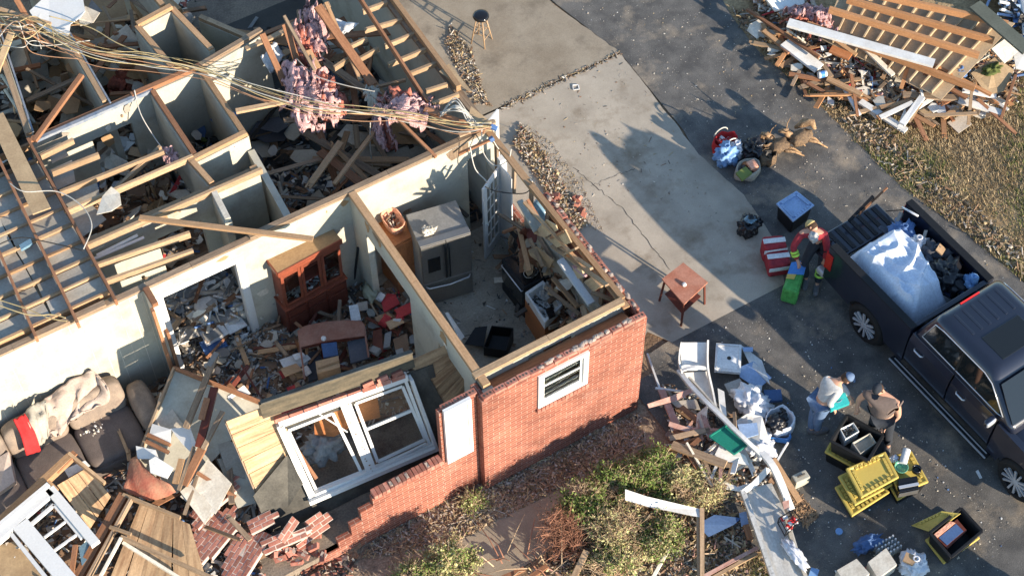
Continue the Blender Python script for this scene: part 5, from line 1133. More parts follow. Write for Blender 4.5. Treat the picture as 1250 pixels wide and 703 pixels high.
# ================================================================ LOOSE BOARDS INSIDE, upper half
for a, za, b, zb, w_, t_, m_, lab in (
    ((170, 266), 2.95, (382, 292), 2.9, .09, .05, 'lumber', 'long board lying across the wall tops above the inner doorway'),
    ((100, 92), 3.0, (42, 172), 2.9, .09, .06, 'lumberbrown', 'slanting brown board between the upper walls and the rafters'),
    ((388, 8), 3.4, (456, 104), 2.75, .15, .06, 'lumberbrown', 'wide brown plank fallen across the garage rafters'),
    ((398, 4), 3.3, (440, 98), 2.8, .06, .06, 'lumber', 'narrow plank beside the wide brown plank'),
    ((320, 42), 3.2, (348, 104), 2.6, .10, .05, 'lumberbrown', 'brown board upright beside the pink insulation'),
    ((348, 30), 3.2, (412, 228), 1.2, .12, .06, 'lumberbrown', 'long dark rafter fallen into the back room under the insulation'),
    ((347, 20), 3.3, (384, 86), 2.9, .05, .05, 'lumberold', 'thin weathered strip over the upper insulation'),
    ((288, 136), 2.9, (350, 124), 2.8, .09, .05, 'lumberpale', 'pale board bridging the dark back room'),
    ((485, 145), 2.95, (532, 192), 2.8, .05, .05, 'lumberbrown', 'brown stick poking over the spine wall from the insulation'),
    ((518, 134), 2.95, (592, 160), 2.85, .10, .05, 'lumberbrown', 'brown block at the inner corner of the garage'),
    ((322, 120), 2.7, (343, 122), 2.7, .09, .05, 'lumberbrown', 'short brown block end in the dark back room'),
    ((392, 195), .9, (478, 200), 1.1, .16, .04, 'lumberold', 'wide shaded plank lying in the roofless back room'),
    ((420, 135), 1.8, (480, 175), 1.4, .10, .04, 'lumberold', 'dim plank under the insulation in the back room'),
    ((0, 12), 3.2, (62, 30), 3.1, .07, .05, 'lumberpale', 'splintered board at the top left corner under the cables'),
    ((20, 0), 3.3, (48, 48), 2.9, .10, .04, 'lumberbrown', 'brown splinter hanging down at the top left corner'),
    ((14, 40), 3.0, (-5, 90), 2.8, .12, .04, 'ply', 'short plywood strip by the left edge of the photo'),
    ((376, 62), 2.9, (388, 84), 2.8, .12, .04, 'lumber', 'cut block beside the lower pink insulation'),
    ((300, 60), 2.8, (350, 38), 2.9, .09, .04, 'lumberpale', 'pale plank behind the upright brown board'),
    ((560, 165), 2.9, (604, 148), 2.9, .09, .05, 'lumberold', 'old top plate piece at the garage corner'),
    ((78, 90), 2.0, (86, 135), 1.0, .14, .03, 'lumberpale', 'tall pale cabinet edge in the upper left bedroom'),
    ((95, 100), 2.0, (106, 132), 1.2, .16, .03, 'lumberpale', 'second pale cabinet side in the upper left bedroom')):
    bd('loose_board', lab, a, za, b, zb, w_, t_, m_)
for pts, t, m_, nm, lab in (
    ([(36, 14, 2.9), (60, -8, 2.9), (100, -8, 2.9), (104, 14, 2.9), (98, 22, 2.9), (86, 30, 2.9), (84, 44, 2.85), (60, 40, 2.85), (44, 28, 2.9)], .015, 'white', 'drywall_sheet', 'bright white drywall sheet with ragged edges at the top left'),
    ([(96, 22, 2.6), (104, 8, 2.6), (122, 16, 2.6), (114, 28, 2.55), (98, 32, 2.55)], .015, 'gypsum', 'drywall_sheet', 'cream drywall flap right of the bright white sheet'),
    ([(130, 50, 1.9), (155, 30, 2.2), (176, 56, 1.8), (160, 62, 1.7), (138, 64, 1.6)], .015, 'gypsum', 'drywall_sheet', 'folded cream ceiling sheet in the second bedroom'),
    ([(104, 50, 1.4), (132, 44, 1.5), (150, 60, 1.3), (118, 62, 1.3)], .015, 'gypsum', 'drywall_sheet', 'cream ceiling sheet half under the folded one'),
    ([(20, 70, 1.2), (56, 62, 1.3), (60, 92, 1.1), (30, 104, 1.1)], .015, 'drywallgrey', 'drywall_sheet', 'grey ceiling sheet lying in the upper left bedroom'),
    ([(100, -6, 1.0), (160, -8, 1.0), (150, 40, .9), (104, 60, .9)], .012, 'backing', 'brown_sheet', 'tan sheet draped down in the second bedroom'),
    ([(400, 215, .5), (450, 170, .8), (470, 200, .6), (430, 232, .5)], .015, 'drywallgrey', 'drywall_sheet', 'grey sheet on the back room floor behind the spine wall'),
    ([(450, 190, .8), (540, 152, .9), (560, 168, .8), (500, 200, .6)], .015, 'drywallgrey', 'drywall_sheet', 'long grey sheet behind the spine wall'),
    ([(470, 142, 1.2), (525, 160, 1.0), (515, 176, .9), (440, 176, .9)], .03, 'backing', 'brown_sheet', 'brown sheet shaded under the insulation'),
    ([(212, 120, 1.3), (238, 106, 1.6), (246, 130, 1.3), (222, 143, 1.1)], .02, 'gypsum', 'cabinet_flap', 'cream cabinet panel tipped in the white walled closet'),
    ([(268, 262, 1.6), (299, 216, 2.2), (309, 250, 1.2), (300, 280, .5)], .04, 'white', 'open_door', 'pale blue shaded door leaning open below the closet wall'),
    ([(102, 22, 2.2), (112, 0, 2.3), (125, 14, 2.3)], .02, 'grey', 'fixture_plate', 'small grey fixture on the cream flap'),
    ([(170, -6, 1.7), (196, -10, 1.7), (218, 12, 1.7), (175, 28, 1.7)], .03, 'ply', 'cabinet_top', 'yellowish top of the big brown cabinet at the top edge'),
    ([(72, 244, 2.5), (86, 240, 2.5), (74, 264, 2.45)], .012, 'white', 'plaster_shard', 'white triangular plaster shard under the joists'),
    ([(125, 240, 2.95), (136, 228, 2.98), (146, 236, 2.96), (148, 250, 2.95), (136, 258, 2.95), (118, 262, 2.9)], .012, 'gypsum', 'plaster_shard', 'cream torn paper scrap draped over the joist'),
    ([(24, 300, 2.88), (38, 292, 2.9), (40, 298, 2.9), (26, 306, 2.88)], .05, 'bluejug', 'teal_strip', 'teal foam strip on the ceiling joists at the left'),
    ([(-8, 330, 2.5), (22, 328, 2.5), (30, 362, 2.5), (14, 366, 2.5), (-8, 350, 2.5)], .03, 'bluescrap', 'blue_bag', 'dark blue bag lying on the ceiling at the left edge')):
    pl(nm, lab, nm.replace('_', ' '), pts, t, m_)
# big brown cabinet
bc = empty('brown_cabinet', P(195, 40, FL), 'tall brown cabinet standing at the top edge of the photo between the bedrooms', 'cabinet')
q = [P(158, 2, 1.68), P(196, -14, 1.68), P(222, 10, 1.68), P(176, 30, 1.68)]
mb = MB(); mb.loft([[Vector((p.x, p.y, FL)) for p in q], q]); mb.build('cabinet_body', ['backing'], bc, bevel=.01)
mb = MB(); mb.lathe(P(186, 0, 1.7), [(.12, 0), (.14, .03), (.12, .05), (.09, .03)], 18); mb.build('lid_ring', ['card'], bc)
# long white gutter like strips on the open ceiling
for a, b, lab in (((110, 318), (176, 290), 'long white metal strip between the joists left of the inner doorway'), ((118, 312), (168, 287), 'second white metal strip between the joists')):
    bd('metal_strip', lab, a, 2.6, b, 2.6, .05, .02, 'white', 'strip')
for a, b, lab in (((2, 92), (42, 150), 'pale blue pipe beside the left bedroom wall'), ((6, 110), (40, 160), 'second thin blue pipe beside the left bedroom wall')):
    mb = MB(); mb.tube([P(*a, 2.0), P(*b, 2.0)], .03, 8); tag(mb.build('blue_pipe', ['drywall'], smooth=True), lab, 'pipe')
mb = MB(); mb.lathe(P(169, 338, 1.1), [(.12, -.1), (.2, 0), (.2, .1), (.19, .1), (.11, -.08)], 20); tag(mb.build('laundry_basket', ['grey'], smooth=True), 'grey round wire basket below the open joists', 'basket')
mb = MB(); mb.blob(P(250, 372, .75), (.2, .16, .06), seed=8, sub=3, amp=.05); tag(mb.build('white_tray', ['paper'], smooth=True), 'round white dish in the paper heap at the inner doorway', 'dish')
for i, (x_, y_, m_) in enumerate(((178, 178, 'dark'), (190, 172, 'greengrass'), (168, 236, 'brownscrap'), (250, 150, 'bluescrap'), (262, 140, 'redscrap'), (245, 135, 'dark'), (236, 160, 'dark'), (272, 150, 'bluescrap'))):
    mb = MB(); random.seed(60 + i); mb.box(P(x_, y_, 1.2), (.3, .2, .1), rrot(.3), 0, jit=.02); tag(mb.build('scrap_box', [m_]), ['dark box on the closet shelf left', 'green box beside the dark one', 'brown box in the narrow room', 'blue box in the white walled closet', 'red box in the white walled closet', 'black case on the closet heap', 'black case near the closet door', 'blue packet in the closet corner'][i], 'box')
# bathroom-ish dark rods
for i in range(8):
    random.seed(90 + i); bd('thin_lath', 'thin lath standing in the narrow room with brown rubble', (168 + random.uniform(0, 40), 225 + random.uniform(-20, 20)), 1.7, (180 + random.uniform(0, 30), 255 + random.uniform(-8, 12)), .6, .04, .02, random.choice(['lumberold', 'lumberbrown', 'lumberpale']), 'lath', 'laths in the narrow room')

# ---------------------------------------------------------------- pink insulation: torn fluffy batts
def insulation(label, path, r, n, m='pink', seed=0, name='insulation_batt'):
    """several torn batts, each a crumpled sheet hanging along the path"""
    random.seed(seed); mb = MB(); P_ = [P(*p) for p in path]
    for k in range(7):
        q = smoothpts(P_, 9); off = Vector((random.gauss(0, r * .4), random.gauss(0, r * .4), random.uniform(-.35, .25) * r)); nv = 26; wd = r * random.uniform(.45, .9); th0 = random.uniform(0, 3.14); i0 = random.randint(0, len(q) // 3); q = q[i0:]; nu = len(q); V = []
        for i, c in enumerate(q):
            ax = Vector((math.cos(th0 + i * .05), math.sin(th0 + i * .05), 0))
            for j in range(nv + 1):
                v = j / nv * 2 - 1; w_ = wd * (1 + .5 * nz(i * .35, k, 1, seed)); p = c + off + ax * v * w_
                p.z -= v * v * w_ * .55 + .05
                s1 = noise.noise(p * 4.5 + Vector((seed, k, 0))); s2 = noise.noise(p * 10 + Vector((seed, k, 3))); s3 = noise.noise(p * 24)
                p += Vector((s2 * .07 + s3 * .03, s1 * .12 + s3 * .03, (1 - abs(s1) * 2) * .14 + s2 * .11 + s3 * .045)); V.append(p)
        F_ = [(i * (nv + 1) + j, (i + 1) * (nv + 1) + j, (i + 1) * (nv + 1) + j + 1, i * (nv + 1) + j + 1) for i in range(nu - 1) for j in range(nv) if nz(i * .3, j * .3, 1, seed + k) > -.33]
        mb.add(V, F_, 0 if k < 6 else 1)
    return tag(mb.build(name, [m, 'pinkdark'], smooth=True, solid=.02), label, 'insulation')
insulation('pink insulation bunched at the top between the two brown boards', [(372, 12, 3.0), (376, 40, 2.9), (384, 62, 2.8)], .34, 26, seed=1)
insulation('pink insulation hanging over the back room in the middle', [(366, 76, 2.9), (370, 100, 2.8), (378, 128, 2.6), (392, 144, 2.4)], .36, 34, seed=2)
insulation('pink insulation tangled in the cables beside the spine wall', [(470, 122, 2.9), (492, 126, 2.95), (512, 132, 2.8)], .30, 26, seed=3)
insulation('pink insulation strands hanging down from the cable tangle', [(468, 140, 2.6), (466, 160, 2.3), (474, 174, 2.1)], .17, 16, seed=4)
insulation('rusty pink insulation on the floor of the second bedroom', [(140, 95, .9), (165, 92, 1.0), (195, 88, .9), (190, 60, .9)], .30, 24, 'pinkdark', seed=5)
insulation('small pink insulation tuft by the closet wall', [(204, 186, 2.6), (210, 196, 2.5)], .12, 6, seed=6)
insulation('pink insulation under the top edge of the collapsed roof', [(970, 20, .8), (1000, 14, .9), (1004, 30, .8)], .30, 16, seed=7)
insulation('lavender insulation pad behind the pink tangle', [(452, 114, 2.7), (462, 120, 2.7)], .17, 7, 'drywallgrey', seed=8)
for i, (pts, m_, lab) in enumerate((([(318, 70, 2.7), (334, 52, 2.8), (348, 66, 2.7), (330, 92, 2.4)], 'paper', 'white plastic sheet crumpled beside the upright brown board'), ([(408, 22, 2.9), (438, 30, 2.9), (420, 42, 2.85), (412, 44, 2.8)], 'paper', 'white plastic bag caught in the rafters'))):
    drape('plastic_sheet', lab, 'plastic sheet', [[P(*pts[0]), P(*pts[1])], [P(*pts[3]), P(*pts[2])]], 0, 0, m_, fold=.09, fs=6, seed=i)
# ---------------------------------------------------------------- cables
def cable(label, pts, m, r=.012, name='loose_cable'):
    mb = MB(); mb.tube(smoothpts([P(*p) for p in pts], 10), r, 5); return tag(mb.build(name, [m], smooth=True), label, 'cable')
main = [(-20, 28), (40, 38), (110, 68), (180, 78), (250, 92), (320, 118), (380, 132), (440, 140), (500, 148), (560, 158), (600, 158)]
for i in range(10):
    random.seed(200 + i); e = random.uniform(-13, 13); m_ = ['wire_y', 'wire_y', 'wire_o', 'wire_w', 'wire_y', 'wire_o'][i % 6]
    pts = [(x_, y_ + e * (1 - .5 * k / 10) + random.uniform(-5, 5), 3.1 + .16 * math.sin(k + i) + random.uniform(-.04, .04)) for k, (x_, y_) in enumerate(main)]
    cable('loose house wiring strung over the wall tops from top left to the French door', pts, m_, random.uniform(.005, .010))
    bpy.data.objects[list(WLOC)[-1]]['group'] = 'house wiring strung over the walls'
for i in range(10):
    random.seed(260 + i); pts = [(-10, random.uniform(5, 70), 3.1), (random.uniform(10, 30), random.uniform(10, 60), 3.3 + random.random() * .4), (random.uniform(30, 60), random.uniform(20, 70), 3.2), (random.uniform(50, 110), random.uniform(40, 75), 3.1)]
    cable('tangled house wiring at the top left corner', pts, random.choice(['wire_y', 'wire_w', 'wire_o', 'wire_y']), random.uniform(.005, .010)); bpy.data.objects[list(WLOC)[-1]]['group'] = 'tangled wiring at the top left corner'
for lab, pts, m_ in (
    ('white cable sagging over the insulation to the pink tangle', [(362, 72, 2.9), (384, 92, 2.9), (420, 104, 2.9), (458, 112, 2.9)], 'wire_w'),
    ('long white cable looped over the roof boards at the left', [(12, 224, 3.15), (30, 234, 3.15), (70, 234, 3.1), (100, 252, 3.1), (112, 276, 3.1), (102, 304, 3.1)], 'wire_w'),
    ('yellow cable lying on the lowest rafters at the left', [(-8, 364, 3.12), (30, 376, 3.12), (60, 388, 3.1), (82, 392, 3.1)], 'wire_y'),
    ('second yellow cable lying on the lowest rafters at the left', [(-8, 370, 3.12), (34, 384, 3.12), (64, 384, 3.1), (80, 388, 3.1)], 'wire_y'),
    ('black cable crossing the rafters at the left', [(-5, 300, 3.1), (24, 290, 3.15), (60, 296, 3.1), (102, 306, 3.1)], 'wire_k'),
    ('white cable loop hanging over the French door', [(588, 158, 3.0), (590, 186, 2.7), (604, 202, 2.6), (620, 196, 2.7), (624, 182, 2.9)], 'wire_w'),
    ('second white cable loop hanging beside the French door', [(602, 172, 3.0), (612, 186, 2.7), (628, 200, 2.6), (650, 222, 2.8)], 'wire_w'),
    ('thin white cable dropping in front of the spine wall by the fridge', [(574, 180, 2.9), (580, 206, 2.5), (594, 222, 2.3), (592, 228, 2.2)], 'wire_w'),
    ('black cable strung from the French door along the patio wall', [(592, 228, 2.6), (608, 234, 2.5), (640, 236, 2.6), (652, 224, 2.8)], 'wire_k'),
    ('white cable dropping through the small closet', [(164, 110, 2.9), (172, 140, 2.7), (190, 170, 2.5), (204, 188, 2.7)], 'wire_w'),
    ('thin white cable hanging in the roofless back room', [(452, 150, 2.6), (452, 180, 1.9), (455, 205, 1.4)], 'wire_w'),
    ('yellow cable over the second bedroom', [(60, 20, 3.2), (110, 34, 3.1), (150, 56, 3.1), (230, 84, 3.1)], 'wire_y')):
    cable(lab, pts, m_, .010)
for i in range(8):
    random.seed(300 + i); cable('white wires curling at the garage corner', [(540 + random.uniform(-4, 4), 138 + random.uniform(-6, 6), 2.95), (556, 128 + random.uniform(-8, 10), 3.2), (572, 142 + random.uniform(-8, 8), 3.1), (578 + random.uniform(-6, 12), 156 + random.uniform(-5, 5), 3.0)], 'wire_w', .011); bpy.data.objects[list(WLOC)[-1]]['group'] = 'white wires at the garage corner'
for i, (x_, y_) in enumerate(((603, 156), (600, 170))):
    mb = MB(); mb.box(P(x_, y_, 3.0), (.12, .08, .07), rrot(.3), 0); tag(mb.build('junction_box', ['bluescrap'], bevel=.01), ['blue plastic junction box on the corner of the top plates', 'second blue plastic junction box hanging just below the corner'][i], 'box')
# individual loose boards scattered in the wreckage
pieces('scrap_board', 'splintered board end lying in the wreckage in front of the sofa', 'board', 'splintered boards in front of the sofa', pxpoly([(140, 540), (220, 470), (330, 500), (320, 640), (240, 700), (150, 640)], .6), .6, 18, 'board', ['lumberold', 'lumberbrown', 'lumber', 'lumberpale'], seed=1, lmax=.8)
pieces('scrap_board', 'broken board lying on the dining room rubble', 'board', 'broken boards in the dining room', pxpoly([(240, 440), (340, 400), (470, 370), (530, 440), (400, 480), (300, 520)], .4), .45, 40, 'board', ['lumberold', 'lumberbrown', 'lumber', 'cherrydark'], seed=2, lmax=.7, wid=(.03, .08))
pieces('plaster_piece', 'grey plaster sheet broken on the dining room floor', 'plaster', 'broken plaster in the dining room', pxpoly([(240, 440), (340, 400), (470, 370), (530, 440), (400, 480), (300, 520)], .4), .42, 34, 'sheet', ['gypsum', 'grey', 'plaster', 'drywallgrey'], seed=3, lmin=.12, lmax=.4)
pieces('scrap_board', 'broken joist lying in the roofless back room', 'board', 'broken joists in the back room', [(5.6, 16.3), (8.8, 16.3), (8.8, 21), (6.5, 21), (5.7, 19)], .6, 46, 'board', ['lumberold', 'lumberbrown', 'lumberold', 'dark'], seed=4, lmax=1.6, wid=(.06, .12), heap=.5)
pieces('plaster_piece', 'ceiling board piece lying in the roofless back room', 'plaster', 'ceiling pieces in the back room', [(5.6, 16.3), (8.8, 16.3), (8.8, 21), (6.5, 21), (5.7, 19)], .5, 30, 'sheet', ['drywallgrey', 'grey', 'gypsum', 'darkfab'], seed=5, lmin=.2, lmax=.9, heap=.4)
pieces('plaster_piece', 'ceiling board piece fallen into the bedrooms', 'plaster', 'ceiling pieces in the bedrooms', [(2.9, 20), (5.9, 20.3), (6.2, 24), (2.6, 24)], .7, 40, 'sheet', ['drywallgrey', 'gypsum', 'gypsum', 'backing'], seed=6, lmin=.2, lmax=.9, heap=.4)
pieces('scrap_board', 'broken stud fallen into the bedrooms', 'board', 'broken studs in the bedrooms', [(2.9, 20), (5.9, 20.3), (6.2, 24), (2.6, 24)], .8, 26, 'board', ['lumberold', 'lumberbrown', 'lumberpale'], seed=7, lmax=1.4)
pieces('scrap_board', 'broken lath in the narrow rooms below the joists', 'board', 'broken laths in the narrow rooms', [(2.4, 16.2), (5.2, 16.2), (5.2, 17.2), (4.3, 17.5), (4.3, 19.6), (2.4, 19.6)], .8, 26, 'board', ['lumberold', 'lumberbrown', 'lumberpale'], seed=8, lmax=.9)

pieces('scrap_board', 'brown lumber fallen among the insulation in the roofless back room', 'board', 'brown lumber under the insulation', [(5.9, 17.2), (8.6, 17.2), (8.6, 20.6), (6.6, 20.8)], 1.3, 22, 'board', ['lumberbrown', 'lumberold', 'lumber'], seed=41, lmin=.8, lmax=2.2, heap=1.0, tilt=.25, wid=(.08, .16))
pieces('scrap_board', 'splintered timber strewn over the bedroom walls at the top left', 'board', 'splintered timber at the top left', pxpoly([(-10, 0), (230, -10), (230, 90), (140, 90), (-10, 150)], 2.2), 1.4, 34, 'board', ['lumberbrown', 'lumberold', 'lumber', 'lumberbrown'], seed=42, lmin=.4, lmax=1.6, heap=1.0, tilt=.3)
pieces('plaster_piece', 'ceiling board scrap strewn at the top left corner', 'plaster', 'ceiling scraps at the top left', pxpoly([(-10, 0), (230, -10), (230, 90), (140, 90), (-10, 150)], 2.0), .9, 30, 'sheet', ['gypsum', 'drywallgrey', 'backing', 'card'], seed=43, lmin=.3, lmax=.9, heap=.8, tilt=.4)

for k, (po, zz) in enumerate((([(92, 58), (120, 40), (160, 52), (190, 78), (120, 100)], 1.3), ([(50, 62), (80, 60), (118, 110), (60, 128)], 1.2), ([(60, 185), (200, 150), (236, 190), (110, 240)], 1.2), ([(130, 240), (230, 215), (240, 245), (150, 290)], 1.1), ([(200, 118), (240, 100), (285, 150), (240, 176)], 1.5))):
    pieces('household_scrap', ['tan sheet or carton heaped in the second bedroom', 'tan sheet or carton heaped in the upper left bedroom', 'plaster sheet or box heaped behind the open joists', 'brown sheet or box heaped in the narrow room', 'box or towel heaped in the white walled closet'][k], 'scrap', ['scraps in the second bedroom', 'scraps in the upper left bedroom', 'scraps behind the open joists', 'scraps in the narrow room', 'scraps in the closet'][k], pxpoly(po, zz), zz - .2, [20, 14, 26, 20, 16][k], 'sheet', [['gypsum', 'card', 'ply', 'drywallgrey'], ['gypsum', 'card', 'backing'], ['gypsum', 'drywallgrey', 'card', 'paper'], ['brownscrap', 'card', 'gypsum', 'backing'], ['paper', 'bluescrap', 'grey', 'dark', 'greengrass']][k], seed=80 + k, lmin=.15, lmax=.6, heap=.4, tilt=.5)
# ================================================================ PICKUP TRUCK
W['paint'] = mat('dark_navy_paint', (0.010, 0.013, 0.027), rough=0.32, var=0, amt=.3, col2=(0.014, 0.016, 0.022), coat=0.8, fine=.04, spec=.6, scale=2)
W['tyre'] = mat('tyre_rubber', (0.022, 0.021, 0.02), rough=.85, var=0)
W['rim'] = mat('alloy_rim', (0.55, 0.56, 0.58), rough=.35, metal=.3, var=0, fine=0)
W['bedliner'] = mat('bed_liner', (0.025, 0.025, 0.028), rough=.7, var=0, bump=.5, bscale=60)
W['taillight'] = mat('tail_light', (0.45, 0.02, 0.02), rough=.2, var=0, fine=0)
W['headlamp'] = mat('head_lamp', (0.6, 0.62, 0.65), rough=.1, var=0, fine=0, metal=.3)
tk = empty('pickup_truck', (14.25, 10.65, 0), 'black crew cab pickup truck with its bed loaded and tailgate down', 'pickup truck', rz=R(2.8))
def TB(n, boxes, m, bev=.01, par=tk, smooth=False):
    mb = MB()
    for a, b in boxes: mb.box2(a, b, 0, uvo=(0, 0))
    return mb.build(n, [m], par, bevel=bev, local=True, smooth=smooth)
def arch(yc, r, n=12): return [(yc + r * math.cos(t), .42 + r * math.sin(t)) for t in [math.pi * k / n for k in range(n + 1)]]
HWD = .93
# body sides with wheel arches, in (y,z)
for s in (-1, 1):
    bedp = [(1.14, 1.40), (1.14, .55)] + [(max(min(y_, 1.1), -1), max(z_, .5)) for y_, z_ in arch(0, .47)] + [(-.92, .45), (-.92, 1.40)]
    mb = MB(); mb.plate([Vector((s * HWD - s * .06, y_, z_)) for y_, z_ in bedp], .12, 0, n=Vector((1, 0, 0)) if s > 0 else Vector((1, 0, 0))); mb.build('bed_side', ['paint'], tk, bevel=.02, local=True)
    mb = MB(); mb.box2((s * HWD - s * .14, 1.14, 1.395), (s * HWD + s * .004, -.92, 1.425), 0); mb.build('bed_rail', ['black'], tk, bevel=.008, local=True)
    fp = [(-3.0, 1.28), (-3.0, .45)] + [(y_, max(z_, .45)) for y_, z_ in arch(-3.70, .47)] + [(-4.55, .5), (-4.62, .8), (-4.55, 1.12), (-4.1, 1.22)]
    mb = MB(); mb.plate([Vector((s * HWD - s * .06, y_, z_)) for y_, z_ in fp], .12, 0, n=Vector((1, 0, 0))); mb.build('fender', ['paint'], tk, bevel=.02, local=True)
    for k, (y0, y1) in enumerate(((-.95, -1.93), (-1.96, -2.97))):
        mb = MB(); rings = []
        for (x_, z_) in ((.86, .48), (.925, .60), (.945, .90), (.935, 1.15), (.885, 1.31)): rings.append([Vector((s * x_, y0, z_)), Vector((s * x_, y1, z_)), Vector((s * (x_ - .1), y1, z_)), Vector((s * (x_ - .1), y0, z_))])
        mb.loft(rings); dd = mb.build('door', ['paint'], tk, local=True, bevel=.006)
        mb = MB(); yh = y0 - .16; mb.tube([(s * .935, yh, 1.08), (s * .975, yh - .03, 1.09), (s * .975, yh - .17, 1.09), (s * .935, yh - .2, 1.08)], .016, 8); mb.build('door_handle', ['chrome'], dd, local=True, smooth=True)
    mb = MB(); mb.box2((s * .90, -.75, .36), (s * 1.03, -3.1, .40), 0); mb.box2((s * .93, -.8, .40), (s * .95, -3.05, .408), 1); mb.box2((s * 1.01, -.75, .395), (s * 1.035, -3.1, .412), 1); mb.build('running_board', ['black', 'chrome'], tk, local=True)
    for yc in (0, -3.70):
        w_ = empty('wheel', (0, 0, 0)); w_.parent = tk; WLOC[w_.name] = Vector((0, 0, 0)); bpy.data.objects.remove(w_)
        mb = MB(); ax = (s, 0, 0); mb.lathe((s * .70, yc, .42), [(.20, 0), (.37, 0), (.41, .03), (.415, .12), (.41, .21), (.37, .245), (.285, .245), (.275, .20), (.2, .19)], 40, ax); wh = mb.build('wheel', ['tyre'], tk, local=True, smooth=True)
        mb = MB(); mb.lathe((s * .70, yc, .42), [(.02, .17), (.27, .17), (.285, .235), (.295, .246), (.275, .24), (.262, .19), (.02, .18)], 40, ax)
        for k in range(6):
            for dlt in (-.2, .2):
                t = k * math.pi / 3 + dlt * .6; t2 = k * math.pi / 3 + dlt * 1.5
                mb.beam((s * .925, yc + math.cos(t) * .05, .42 + math.sin(t) * .05), (s * .94, yc + math.cos(t2) * .27, .42 + math.sin(t2) * .27), .035, .035, 1)
        mb.lathe((s * .70, yc, .42), [(.07, .2), (.07, .243), (.04, .25)], 16, ax, 1)
        mb.build('rim', ['black', 'rim'], wh, local=True)
        mb = MB(); mb.lathe((s * .55, yc, .42), [(.3, 0), (.45, .02), (.46, .28), (.44, .28)], 30, ax); mb.build('wheel_well', ['black'], tk, local=True)
TB('chassis', [((-.8, 1.0, .35), (.8, -4.4, .55))], 'black'); TB('cab_core', [((-.84, -.94, .45), (.84, -3.05, 1.27))], 'black')
TB('bed_floor', [((-.82, 1.12, .66), (.82, -.9, .72))], 'bedliner')
mb = MB()
for i in range(10): x = -.72 + .16 * i; mb.box2((x, 1.12, .715), (x + .07, -.88, .735), 0)
mb.build('bed_ribs', ['bedliner'], tk, local=True)
TB('bed_front_wall', [((-.82, -.84, .6), (.82, -.92, 1.39))], 'paint')
TB('wheel_hump', [((-.82, .4, .7), (-.62, -.42, .92))], 'bedliner', .03); TB('wheel_hump', [((.62, .4, .7), (.82, -.42, .92))], 'bedliner', .03)
# tailgate lying open
tg = TB('tailgate', [((-.80, 1.16, .70), (.80, 1.74, .77))], 'paint', .02)
mb = MB()
for i in range(9): mb.box2((-.74 + .17 * i, 1.2, .765), (-.66 + .17 * i, 1.7, .785), 0)
mb.build('tailgate_liner', ['bedliner'], tg, local=True)
for s in (-1, 1):
    mb = MB(); mb.tube([(s * .84, 1.12, 1.2), (s * .80, 1.5, .78)], .01, 6); mb.build('tailgate_cable', ['black'], tk, local=True)
    mb = MB(); mb.box2((s * .83, 1.13, .82), (s * .94, 1.17, 1.28), 0); mb.box2((s * .935, 1.0, .85), (s * .945, 1.16, 1.26), 0); mb.build('tail_light', ['taillight'], tk, local=True, bevel=.006)
mb = MB(); mb.box2((-.90, 1.16, .42), (.90, 1.36, .56), 0); mb.build('rear_bumper', ['chrome'], tk, local=True, bevel=.04)
# hood, front
mb = MB(); rings = []
for y_, zt, hw in ((-3.0, 1.27, .88), (-3.5, 1.27, .87), (-4.1, 1.22, .86), (-4.45, 1.15, .84), (-4.60, 1.0, .82), (-4.62, .5, .80)):
    rings.append([Vector((-hw, y_, .45)), Vector((-hw, y_, zt - .06)), Vector((-hw * .8, y_, zt - .005)), Vector((-hw * .55, y_, zt + .015)), Vector((0, y_, zt + .0)), Vector((hw * .55, y_, zt + .015)), Vector((hw * .8, y_, zt - .005)), Vector((hw, y_, zt - .06)), Vector((hw, y_, .45))])
mb.loft(rings); mb.build('hood', ['paint'], tk, local=True, smooth=False, bevel=.01)
TB('grille', [((-.6, -4.62, .65), (.6, -4.68, 1.05))], 'chrome', .02); TB('front_bumper', [((-.93, -4.55, .42), (.93, -4.78, .64))], 'chrome', .05)
for s in (-1, 1): TB('headlight', [((s * .62, -4.60, .82), (s * .92, -4.67, 1.05))], 'headlamp', .02)
# greenhouse
def rr(hw, y0, y1, z, r=.16, n=5):
    pts = []
    for cx, cy, a0 in ((hw - r, y0 - r, 0), (-hw + r, y0 - r, 90), (-hw + r, y1 + r, 180), (hw - r, y1 + r, 270)):
        for k in range(n + 1): t = R(a0 + 90 * k / n); pts.append(Vector((cx + r * math.cos(t), cy + r * math.sin(t), z)))
    return pts
mb = MB(); mb.loft([rr(.885, -.94, -3.30, 1.27, .1), rr(.86, -.96, -3.20, 1.36, .1), rr(.73, -1.12, -2.58, 1.80, .12), rr(.67, -1.17, -2.50, 1.87, .12), rr(.55, -1.28, -2.38, 1.895, .12)]); mb.build('cab_roof', ['paint'], tk, local=True, smooth=True)
mb = MB()
for x in (-.45, -.27, -.09, .09, .27, .45): mb.box((x, -1.52, 1.897), (.05, .46, .012), None, 0)
mb.build('roof_ribs', ['paint'], tk, local=True, bevel=.005)
mb = MB(); mb.box((0, -2.12, 1.900), (.80, .50, .012), None, 0); mb.build('sunroof', ['darkglass'], tk, local=True, bevel=.005)
mb = MB(); mb.box((0, -1.18, 1.865), (.42, .05, .03), Matrix.Rotation(.6, 3, 'X'), 0); mb.build('brake_light', ['taillight'], tk, local=True, bevel=.004)
def lerp3(a, b, t): return Vector(a).lerp(Vector(b), t)
